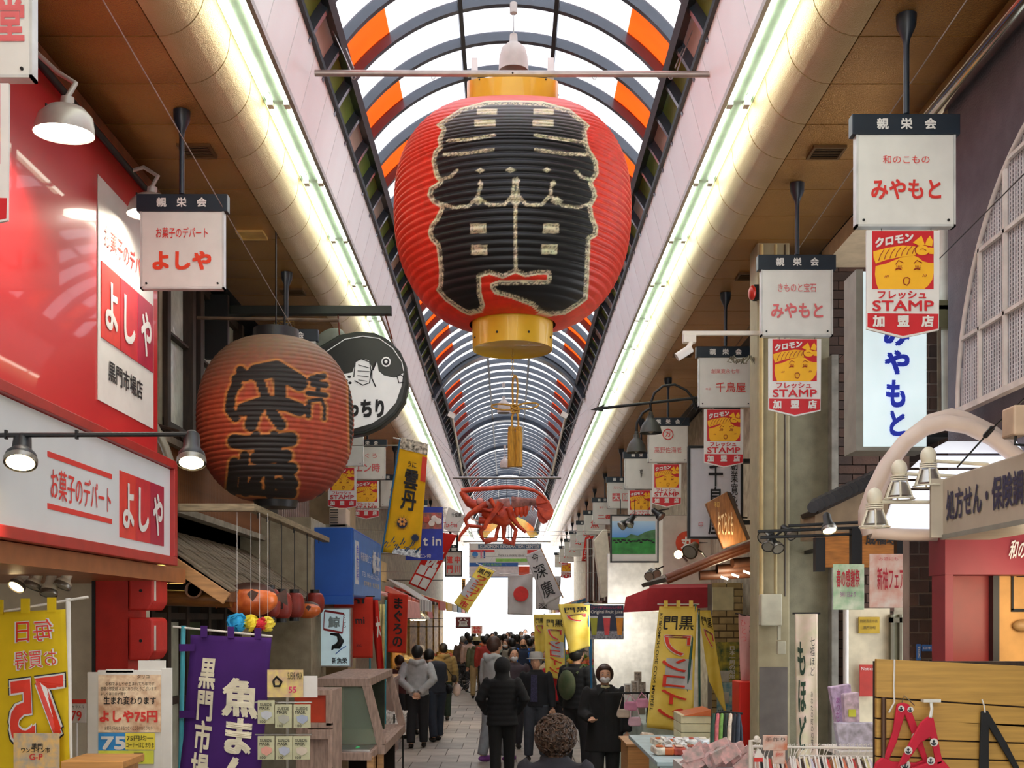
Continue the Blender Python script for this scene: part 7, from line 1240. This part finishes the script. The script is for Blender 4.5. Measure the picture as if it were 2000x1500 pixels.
# cables across the street that carry the banners and signs
for k, (Y, h, z2) in enumerate(((20.02, .82, 0), (17.6, .98, 0), (18.1, 1.13, 0), (30.03, 2.08, 0), (29.6, 1.5, 0), (15.65, 1.22, 0), (22.05, 1.64, 0))):
    t = thing('span_cable', f'thin cable stretched wall to wall across the street, {("fourth", "second", "third", "farthest", "sixth", "nearest", "fifth")[k]} one back', 'cable', (0, Y, CAMH+h), 'thin cables across the street'); MB().tube([(-2.63, Y, CAMH+h+.04), (-1.3, Y, CAMH+h+.01), (0, Y, CAMH+h), (1.3, Y, CAMH+h+.01), (2.63, Y, CAMH+h+.04)], .0035, 5).build('cable', steel, t)
for k, (a, b, lab) in enumerate((((195, -10, 4.4), (600, 690, 9.0), 'thin wire crossing the upper left soffit toward the old lantern'), ((1895, -10, 4.6), (1550, 500, 8.5), 'thin wire crossing the upper right from the grey wall to the column'), ((2010, 330, 4.4), (1640, 700, 8.4), 'thin dark wire crossing the white lattice screen'), ((1560, 500, 8.5), (1330, 830, 12.0), 'thin wire running on from the column over the far signs'))):
    t = thing('overhead_wire', lab, 'wire', W(a[0], a[1], a[2])); MB().tube([W(*a[:2], a[2]), W(*b[:2], b[2])], .0028, 5).build('wire', mat('wire_pale', '8a8078', .5) if k < 2 else iron, t)

for x in (1630, 1765): MB().bx(W(x, 1070, 7.8), V((W(x, 0, 7.8).x+.03, 8.7, W(0, 1062, 7.8).z))).build('back_bracket', black, D_['timber_signboard'])
MB().bx((1.5, 12.25, .95), (1.52, 12.27, 1.33)).build('bag_post', iron, D_['accessory_table']); MB().bx((1.05, 12.25, 1.31), (1.9, 12.27, 1.33)).build('bag_bar', iron, D_['accessory_table'])
fix(D_['round_logo'], 1342, 1060, 14.59, 1); 
for nm, x, y, Y in (('wooden_plaque', 1440, 1010, 10.04), ('bell_lamp', 1271, 818, 10.36), ('bell_lamp.001', 1243, 856, 10.31)): MB().tube([W(x, y, Y), W(x, y-14, Y) if 'bell' in nm else V((2.14, 10.1, W(0, y, Y).z))], .008, 6).build('mount', iron, D_[nm])
# ---------------------------------------------------------------- people
skin = mat('skin_tone', 'd9a788', .5, noise=.04); maskw = mat('mask_white', 'e4e2e2', .8, noise=.03); maskb = mat('mask_black', '1e1e20', .8); hairk = mat('hair_black', '1a1716', .5, noise=.2, scale=60); hairb = mat('hair_brown', '40261c', .5, noise=.25, scale=60); hairg = mat('hair_grey', '8f8a86', .6, noise=.2, scale=60)
def remesh(o, vox, it=4):
    m = o.modifiers.new('fuse', 'REMESH'); m.mode = 'VOXEL'; m.voxel_size = vox; m.use_smooth_shade = True; s = o.modifiers.new('relax', 'SMOOTH'); s.factor = .5; s.iterations = it; return o
ARMS = {'down': ((.215, .0, 1.13), (.235, .06, .88)), 'back': ((.25, -.12, 1.14), (.05, -.17, .93)), 'front': ((.22, .06, 1.12), (.10, .24, 1.10)), 'pocket': ((.26, -.04, 1.13), (.18, .10, .93)), 'phone': ((.215, .02, 1.10), (.17, .25, 1.06)), 'bag': ((.22, .0, 1.12), (.25, .05, .86))}
def person(lab, px, Z, H, face, top, trou=None, hair='k', mask=None, arms=('down', 'down'), coat=0., quilt=False, hood=None, wide=1., stride=.10, near=0, hat=None, bag=None, lean=0., long_hair=False, shoes='2a2624', x=None, seat=False, extras=()):
    k = H/1.7; X = (px-VX)*Z/F if x is None else x; c = V((X, Z, 0)); R = Matrix.Rotation(face, 3, 'Z')
    t = thing('person', lab, 'person', c)
    def q(a, b=0., z=0.):
        b += math.sin(lean)*max(0, z-.9); z = z if not lean else .9+(z-.9)*math.cos(lean) if z > .9 else z
        return c+R@V((a*k*(1.13 if z < 1.46 else 1.06), b*k*1.06, z*k))
    vox = (.0075, .011, .022)[2-near] if near else .026
    hm = {'k': hairk, 'b': hairb, 'g': hairg}[hair]; topm = mat('cloth_'+top, top, .85, noise=.1, scale=12, bump=.1, bscale=80); trm = mat('cloth_'+(trou or '26272c'), trou or '26272c', .85, noise=.1, scale=12)
    hd = (0, .015, 1.575)
    # continuous body
    b = MB()
    b.ell(q(*hd), (.080*k, .097*k, .116*k), 20, 14, R); b.ell(q(0, .035, 1.52), (.055*k, .06*k, .065*k), 14, 10, R); b.tube([q(0, -.005, 1.36), q(0, 0, 1.50)], .052*k, 12)
    if near: b.ell(q(0, .112, 1.56), (.012*k, .018*k, .022*k), 8, 6, R); [b.ell(q(s*.077, .01, 1.565), (.010*k, .018*k, .028*k), 8, 6, R) for s in (-1, 1)]
    b.lathe([(.02, .86), (.13, .88), (.125, 1.0), (.135, 1.15), (.155, 1.3), (.15, 1.38), (.06, 1.43), (.0, 1.44)], q(0), 16, R@Matrix.Diagonal((k, k*.62, k)))
    hands = []
    for s, a in zip((-1, 1), arms):
        (ex, ey, ez), (wx, wy, wz) = ARMS[a]; sh, el, wr = (s*.165, 0, 1.375), (s*ex*min(wide, 1.08), ey, ez), (s*wx, wy, wz)
        b.tube([q(*sh), q(*el), q(*wr)], [.048*k, .040*k, .027*k], 10); hands.append((s, el, wr))
        d = (V(wr)-V(el)).normalized(); P = V(wr)+d*.05; side = V((1, 0, 0)) if abs(d.x) < .8 else V((0, 0, 1)); u = (side-d*side.dot(d)).normalized(); w = d.cross(u)
        if a != 'pocket':
            b.ell(q(*P), (.038*k, .038*k, .038*k), 10, 8)
            if near:
                for j in range(4):
                    f0 = P+u*(.030-.020*j)+d*.03; L = (.036, .042, .040, .032)[j]; cu = w*(-s if a != 'back' else s)
                    b.tube([q(*(P+u*(.024-.016*j))), q(*f0), q(*(f0+d*L+cu*.008)), q(*(f0+d*L*1.5+cu*.03))], [.011*k, .0092*k, .0085*k, .007*k], 7)
                b.tube([q(*(P-d*.02+u*.02)), q(*(P+u*.048+d*.012)), q(*(P+u*.052+d*.045))], [.013*k, .0105*k, .008*k], 7)
    legs = []
    for s in (-1, 1):
        hip, kn, an = (s*.085, 0, .90), (s*.088, s*stride*.5+.02, .48), (s*.088, s*stride-.01, .08); legs.append((hip, kn, an)); b.tube([q(*hip), q(*kn), q(*an)], [.078*k, .052*k, .036*k], 10); b.ell(q(s*.088, s*stride+.04, .035), (.036*k, .10*k, .03*k), 10, 6, R)
    body = remesh(b.build('body', skin, t), vox if near else .022, 2)
    # trousers and shoes
    m = MB(); m.lathe([(.05, .80), (.175, .84), (.175, .95), (.16, 1.02), (.05, 1.04)], q(0), 16, R@Matrix.Diagonal((k, k*.68, k)))
    for hip, kn, an in legs: m.tube([q(*hip), q(*kn), q(an[0], an[1], .09)], [.112*k, .088*k, .072*k], 12)
    remesh(m.build('trousers', trm, t), max(vox, .016), 3)
    for s in (-1, 1): MB().ell(q(s*.088, s*stride+.045, .045), (.045*k, .125*k, .046*k), 12, 8, R).build('shoe', mat('shoe_'+shoes, shoes, .6), t, smooth=80)
    # jacket or coat
    m = MB(); z0 = .86-coat; n = 40; pr_ = []
    for i in range(n+1):
        z = z0+(1.43-z0)*i/n; base = np.interp(z, [z0, .9, 1.05, 1.2, 1.34, 1.39, 1.43], [.20+coat*.12, .195, .182, .195, .205, .185, .095])*wide
        if quilt: base += .010*abs(math.sin(PI*z/.075))-.004
        pr_.append((base, z))
    m.lathe([(.02, z0+.01)]+pr_+[(.02, 1.44)], q(0), 28, R@Matrix.Diagonal((k, k*.68, k)))
    for s, el, wr in hands:
        e = V(el); w_ = V(wr); pts = [V((s*.15, 0, 1.375)), V((s*.175, 0, 1.36))]+[V((s*.175, 0, 1.36)).lerp(e, i/6) for i in range(1, 7)]+[e.lerp(w_, i/6) for i in range(1, 7)]
        rs = [.077*wide]*2+[.077*wide-.008*i/6 for i in range(1, 7)]+[.069*wide-.014*i/6 for i in range(1, 7)]
        if quilt: rs = [r+(.006 if i % 2 else -.003) for i, r in enumerate(rs)]
        m.tube([q(*p) for p in pts], [r*k for r in rs], 12)
    if hood == 'down': m.tube([q(-.10, .02, 1.42), q(-.09, -.07, 1.44), q(0, -.125, 1.41), q(.09, -.07, 1.44), q(.10, .02, 1.42)], [.035*k, .05*k, .055*k, .05*k, .035*k], 10)
    elif hood == 'up': m.ell(q(0, -.01, 1.585), (.118*k, .13*k, .138*k), 20, 14, R); m.tube([q(0, -.02, 1.36), q(0, -.01, 1.50)], [.12*k, .095*k], 14)
    else: m.tube([q(.075*math.cos(a), .07*math.sin(a)-.005, 1.435) for a in np.linspace(0, 2*PI, 13)[:-1]], .024*k, 8, closed=True)
    remesh(m.build('coat' if coat > .1 else 'jacket', topm, t), max(vox, .0135) if near else .022, 2 if quilt else 3)
    # hair
    if hood != 'up':
        h = MB(); h.ell(q(0, -.014, 1.60), (.098*k, .108*k, .116*k), 20, 14, R)
        if near or long_hair:
            rr = random.Random(int(px)); 
            for i in range(40): a = rr.uniform(0, 2*PI); z = rr.uniform(-.4, 1); r_ = math.sqrt(1-z*z); v = V((.084*r_*math.cos(a), -.022+.094*r_*math.sin(a), 1.60+.104*z)); 
            for s in (-1, 1): h.ell(q(s*.072, .012, 1.585), (.016*k, .035*k, .05*k), 8, 6, R)
        if long_hair == 'tail': h.tube([q(0, -.10, 1.60), q(0, -.15, 1.56), q(0, -.15, 1.46), q(0, -.13, 1.36)], [.03*k, .035*k, .03*k, .01*k], 10)
        elif long_hair == 'bob': h.ell(q(0, -.012, 1.585), (.114*k, .105*k, .118*k), 18, 12, R); h.ell(q(0, .055, 1.66), (.082*k, .045*k, .032*k), 14, 8, R)
        if hat is None or True: remesh(h.build('hair', hm, t), .012, 1)
    # face
    if near or math.cos(face) < 0:
        for s in (-1, 1):
            MB().ell(q(s*.03, .098, 1.583), (.013*k, .006*k, .006*k), 10, 6, R).build('eye', mat('eye_white', 'd8d4d0', .3), t, smooth=80); MB().ell(q(s*.03, .103, 1.583), (.006*k, .003*k, .006*k), 8, 6, R).build('iris', mat('iris_dark', '1c1410', .3), t, smooth=80)
            MB().tube([q(s*.017, .101, 1.603), q(s*.03, .103, 1.607), q(s*.045, .094, 1.603)], .003*k, 5).build('eyebrow', hm, t)
        if not mask: MB().tube([q(-.02, .096, 1.505), q(0, .1, 1.502), q(.02, .096, 1.505)], .004*k, 5).build('lips', mat('lip_tone', 'a85c50', .5), t)
    if mask:
        mm = maskw if mask == 'w' else maskb if mask == 'b' else mat('mask_grey_green', 'a9b0a4', .8)
        MB().ell(q(0, .055, 1.525), (.062*k, .066*k, .052*k), 16, 10, R).build('mask', mm, t, smooth=80)
        for s in (-1, 1): MB().tube([q(s*.058, .06, 1.545), q(s*.079, .012, 1.565), q(s*.058, .05, 1.51)], .0025*k, 5).build('mask_loop', mm, t)
    if hat:
        hx, kind = hat; hmm = mat('hat_'+hx, hx, .8, noise=.1)
        MB().lathe([(.15 if kind == 'brim' else .112, 1.625), (.152 if kind == 'brim' else .114, 1.632), (.112, 1.64), (.106, 1.71), (.085, 1.74), (.0, 1.745)], q(0, -.005, 0), 22, R@Matrix.Diagonal((k, k*1.08, k))).build('hat', hmm, t, smooth=45)
        if kind == 'cap': MB().prism([q(-.06, .08, 1.63), q(.06, .08, 1.63), q(.045, .17, 1.615), q(-.045, .17, 1.615)], (0, 0, .006)).build('cap_peak', hmm, t)
    if bag:
        kind, hx = bag; bm_ = mat('bag_cloth_'+hx, hx, .8, noise=.25, scale=8, col2='3a4a2a' if kind == 'camo' else None)
        if kind in ('pack', 'camo'): MB().ell(q(0, -.19, 1.18), (.14*k, .075*k, .2*k), 16, 12, R).build('backpack', bm_, t, smooth=80); [MB().tube([q(s*.10, -.13, 1.33), q(s*.11, -.02, 1.45), q(s*.11, .11, 1.34), q(s*.13, .12, 1.15)], .017*k, 8).build('shoulder_strap', bm_, t) for s in (-1, 1)]
        if kind == 'cross': MB().tube([q(-.11, .0, 1.45), q(-.03, -.15, 1.3), q(.16, -.14, 1.0), q(.19, -.05, .95)], .010*k, 6).build('shoulder_strap', bm_, t); MB().ell(q(.2, -.04, .93), (.07*k, .12*k, .09*k), 12, 8, R).build('shoulder_bag', bm_, t, smooth=80)
        if kind == 'hand':
            w_ = V(hands[0][2])+V((0, 0, -.07)); MB().prism([q(w_.x-.02, w_.y-.15, w_.z-.12), q(w_.x-.02, w_.y+.15, w_.z-.12), q(w_.x-.02, w_.y+.13, w_.z-.42), q(w_.x-.02, w_.y-.13, w_.z-.42)], R@V((.07*k, 0, 0))).build('tote_bag', bm_, t, bevel=.01); MB().tube([q(w_.x+.01, w_.y-.08, w_.z-.13), q(w_.x, w_.y-.02, w_.z), q(w_.x, w_.y+.02, w_.z), q(w_.x+.01, w_.y+.08, w_.z-.13)], .006*k, 6).build('bag_handle', bm_, t)
    for f in extras: f(t, q, k, R)
    return t
PERSON_DETAIL = 1
person('person in a light grey hoodie from behind, hands clasped at the back', 815, 18.6, 1.69, 0, 'b9babb', '26262a', arms=('back', 'back'), hood='down', near=2, stride=.08, wide=1.0)
person('person in a dark jacket and jeans leaning over the stall beside the grey hoodie', 852, 19.6, 1.66, .5, '2c2f38', '2c3340', lean=.45, arms=('front', 'front'), near=1, bag=('cross', '17171a'))
person('person with reddish brown hair leaning behind the grey hoodie', 793, 20.2, 1.5, .8, '5a3030', '2a2a2e', hair='b', lean=.3)
person('person in an olive quilted jacket with crossbody strap and plastic bag', 866, 23.5, 1.62, .15, '8f7a4c', '2a3a30', quilt=True, near=1, hood='down', bag=('cross', '241c18'), arms=('down', 'bag'), wide=1.06,
    extras=[lambda t, q, k, R: MB().ell(q(.27, .05, .68), (.09, .06, .14), 14, 10).build('plastic_bag', mat('plastic_bag', 'd8c4bc', .4), t, smooth=80)])
person('person in a bucket hat, green jacket and khaki trousers walking away', 931, 30.5, 1.62, 0, '6d7358', 'b39a6c', hat=('b8ac80', 'brim'), hood='down', stride=.22, near=1)
person('grey-haired person in a brown jacket and white mask left of the crowd', 903, 34, 1.62, .3, '6b564c', '3a3a3e', hair='g', mask='w')
person('person in a pale pink jacket in front of the bucket hat walker', 918, 33, 1.64, 0, 'd8b8ac', '3a3a3e')
person('tall person in a light grey hoodie with a grey-green mask turning right', 966, 16.8, 1.86, -.9, 'b3b6b8', '8d9298', hair='b', mask='g', hood='down', near=2, shoes='8a4a9c', stride=.12)
person('person in a black hooded quilted coat from behind, centre of the street', 981, 14.9, 1.61, .05, '131316', '131314', quilt=True, hood='up', near=2, coat=.10, wide=1.06, arms=('pocket', 'pocket'))
person('person in a dark purple-grey jacket with a lowered mask facing the viewer', 1003, 18.4, 1.66, PI+.2, '4a4048', '3a3a40', mask='w', near=1, wide=1.08, arms=('pocket', 'down'))
person('person in a navy top with bright blue backpack straps and black mask', 1022, 25.5, 1.71, PI, '1f2b44', '26262c', mask='b', bag=('pack', '1b66c8'), near=1)
person('person in a dark patterned jacket with a white mask, right of the blue backpack', 1048, 26.5, 1.7, PI+.1, '2c2c2c', '26262c', mask='w', near=1)
person('person in a grey brimmed hat, black jacket and checked shirt, facing the viewer', 1047, 16.9, 1.6, PI-.25, '1a1b20', '3c4048', hair='g', hat=('a9a6a2', 'brim'), near=2, bag=('hand', '3c5068'), arms=('bag', 'down'),
    extras=[lambda t, q, k, R: MB().prism([q(-.045, .125, 1.38), q(.045, .125, 1.38), q(.05, .135, .95), q(-.05, .135, .95)], (R@V((0, .006, 0)))).build('checked_shirt', mat('checked_shirt', '3c3a58', .8, noise=.3, scale=60), t)])
person('person with a black ponytail in a red hooded jacket', 1086, 18.3, 1.58, -.3, 'c22430', '26262c', long_hair='tail', hood='down', near=1)
person('person with short dark hair in a cream top behind the red jacket', 1070, 19.5, 1.6, PI-.5, 'd8c8a8', '3a3a3e', near=1)
person('person in a black puffer jacket and peaked cap with a camouflage backpack', 1126, 15.6, 1.76, -.75, '141518', '1c1c20', quilt=True, near=2, hat=('17181c', 'cap'), mask='b', bag=('camo', '6b7050'), wide=1.1)
person('person in a long black buttoned coat and white mask with bobbed brown hair', 1181, 13.0, 1.6, PI, '1f1f20', '2c2c2e', hair='b', mask='w', coat=.22, near=2, long_hair='bob', wide=1.12, arms=('down', 'phone'),
    extras=[lambda t, q, k, R: [MB().prism([q(s*.012, .13, 1.42), q(s*.10, .09, 1.44), q(s*.085, .15, 1.33)], (R@V((0, .012, 0)))).build('coat_collar', mat('cloth_1f1f20', ''), t) for s in (-1, 1)],
            lambda t, q, k, R: [MB().cyl(q(.0, .128, z), q(0, .140, z), .011, n=10).build('coat_button', ink, t) for z in (1.25, 1.1, .95, .8)],
            lambda t, q, k, R: MB().tube([q(0, .142, 1.32), q(0, .142, 1.0), q(0, .15, .68)], .004, 5).build('coat_placket', ink, t), lambda t, q, k, R: MB().tube([q(-.04, .06, 1.43), q(0, .085, 1.42), q(.04, .06, 1.43)], .022, 8).build('inner_collar', mat('knit_beige', 'b8b088', .9), t)])
# curly-haired person closest to the viewer
cq = person('person with short curly brown-black hair and a mustard collar, closest to the viewer', 1085, 6.9, 1.50, -.15, '26262e', '26262c', hair='b', near=2, wide=1.05)
h = MB(); rr = random.Random(12); c = V(((1085-VX)*6.9/F, 6.9, 1.5*1.6/1.7))
for o in list(cq.children):
    if o.name.startswith('hair'): bpy.data.objects.remove(o)
for i in range(520):
    v = V((rr.gauss(0, 1), rr.gauss(0, 1), rr.gauss(0, 1))).normalized()
    if v.y > .35 and v.z < .25: continue
    p = c+V((v.x*.122, v.y*.115-.01, v.z*.125+.0)); a = v.orthogonal().normalized(); b = v.cross(a); r = rr.uniform(.010, .017); ph = rr.uniform(0, 6)
    h.tube([p+(a*math.cos(ph+s)+b*math.sin(ph+s))*r+v*(.002*s) for s in (0, 1.1, 2.2, 3.3, 4.4)], [.0055, .006, .006, .0055, .003], 5)
h.ell(c, (.12, .113, .123), 20, 14); h.build('curly_hair', mat('curly_brown', '3a2a22', .5, noise=.4, scale=40, col2='5a4232'), cq, smooth=60)['kind'] = 'stuff'
MB().lathe([(.075, 1.235), (.115, 1.225), (.15, 1.17), (.145, 1.165), (.07, 1.225)], V((c.x, c.y, 0)), 24, Matrix.Diagonal((1, .75, 1))).build('mustard_collar', mat('mustard_knit', 'b8a83c', .9), cq, smooth=60)
bc = thing('bicycle', 'parked city bicycle half hidden behind the shoppers on the left', 'bicycle', W(890, 1340, 32)); 
for x in (889, 922): 
    cc_ = W(x, 1330, 32); MB().tube([cc_+V((.0+.33*math.cos(a)*.9, .1*math.cos(a), .33*math.sin(a))) for a in np.linspace(0, 2*PI, 25)[:-1]], .016, 6, closed=True).build('tyre', black, bc)
    mb = MB(); [mb.cyl(cc_, cc_+V((.3*math.cos(a)*.9, .09*math.cos(a), .32*math.sin(a))), .0025, n=3) for a in np.linspace(0, 2*PI, 17)[:-1]]; mb.build('spokes', steel, bc)['kind'] = 'stuff'
MB().tube([W(889, 1330, 32), W(898, 1302, 32), W(922, 1330, 32), W(905, 1326, 32), W(898, 1302, 32), W(918, 1300, 32)], .015, 6).build('frame', iron, bc); MB().box(W(900, 1299, 32), (.22, .12, .05)).build('saddle', black, bc)
# the far crowd
tops = ['2c2c30', '3a3a44', 'c8b8a8', '26303c', 'd86a2c', '5a5a60', '1f1f24', '8a8478', '44506a', 'b8443c']; tn = ['black', 'slate', 'beige', 'dark blue', 'orange', 'grey', 'charcoal', 'taupe', 'steel blue', 'red']
spots = [(943, 36, 0), (952, 34, 4), (962, 39, 1), (975, 37, 6), (984, 33, 0), (992, 41, 3), (1003, 38, 8), (1010, 31, 6), (1018, 43, 1), (1030, 36, 2), (1035, 30, 5), (1041, 40, 0), (1052, 31, 7), (1058, 38, 3), (936, 43, 6), (968, 44, 2), (998, 46, 5), (1026, 47, 0), (925, 40, 8), (1000, 28, 7), (988, 29.5, 6), (948, 29.6, 9), (1064, 29, 1), (1044, 46, 9), (912, 37, 3)]
for i, (px, z, k) in enumerate(spots):
    back = i % 3 != 2; person(f'distant person in a {tn[k]} top '+('walking away' if back else 'facing us')+', '+('left' if px < 965 else 'middle' if px < 1015 else 'right')+' of the crowd, '+('front' if z < 34 else 'middle' if z < 41 else 'rear' if z < 45 else 'last')+' rank', px, z, 1.6+.12*((i*37) % 10)/10, .2*((i % 5)-2)+(0 if back else PI), tops[k], ('26262c', '3a4458', '8a8070')[i % 3], mask=None if back else 'w', hair='kkb'[i % 3], stride=.12)
person('shop keeper in a white cap and mask behind the yellow fruit stall', 818, 20.95, 1.6, PI+.4, 'c8a060', '3a3a3e', hat=('d8c8b0', 'cap'), mask='w', x=-1.66)
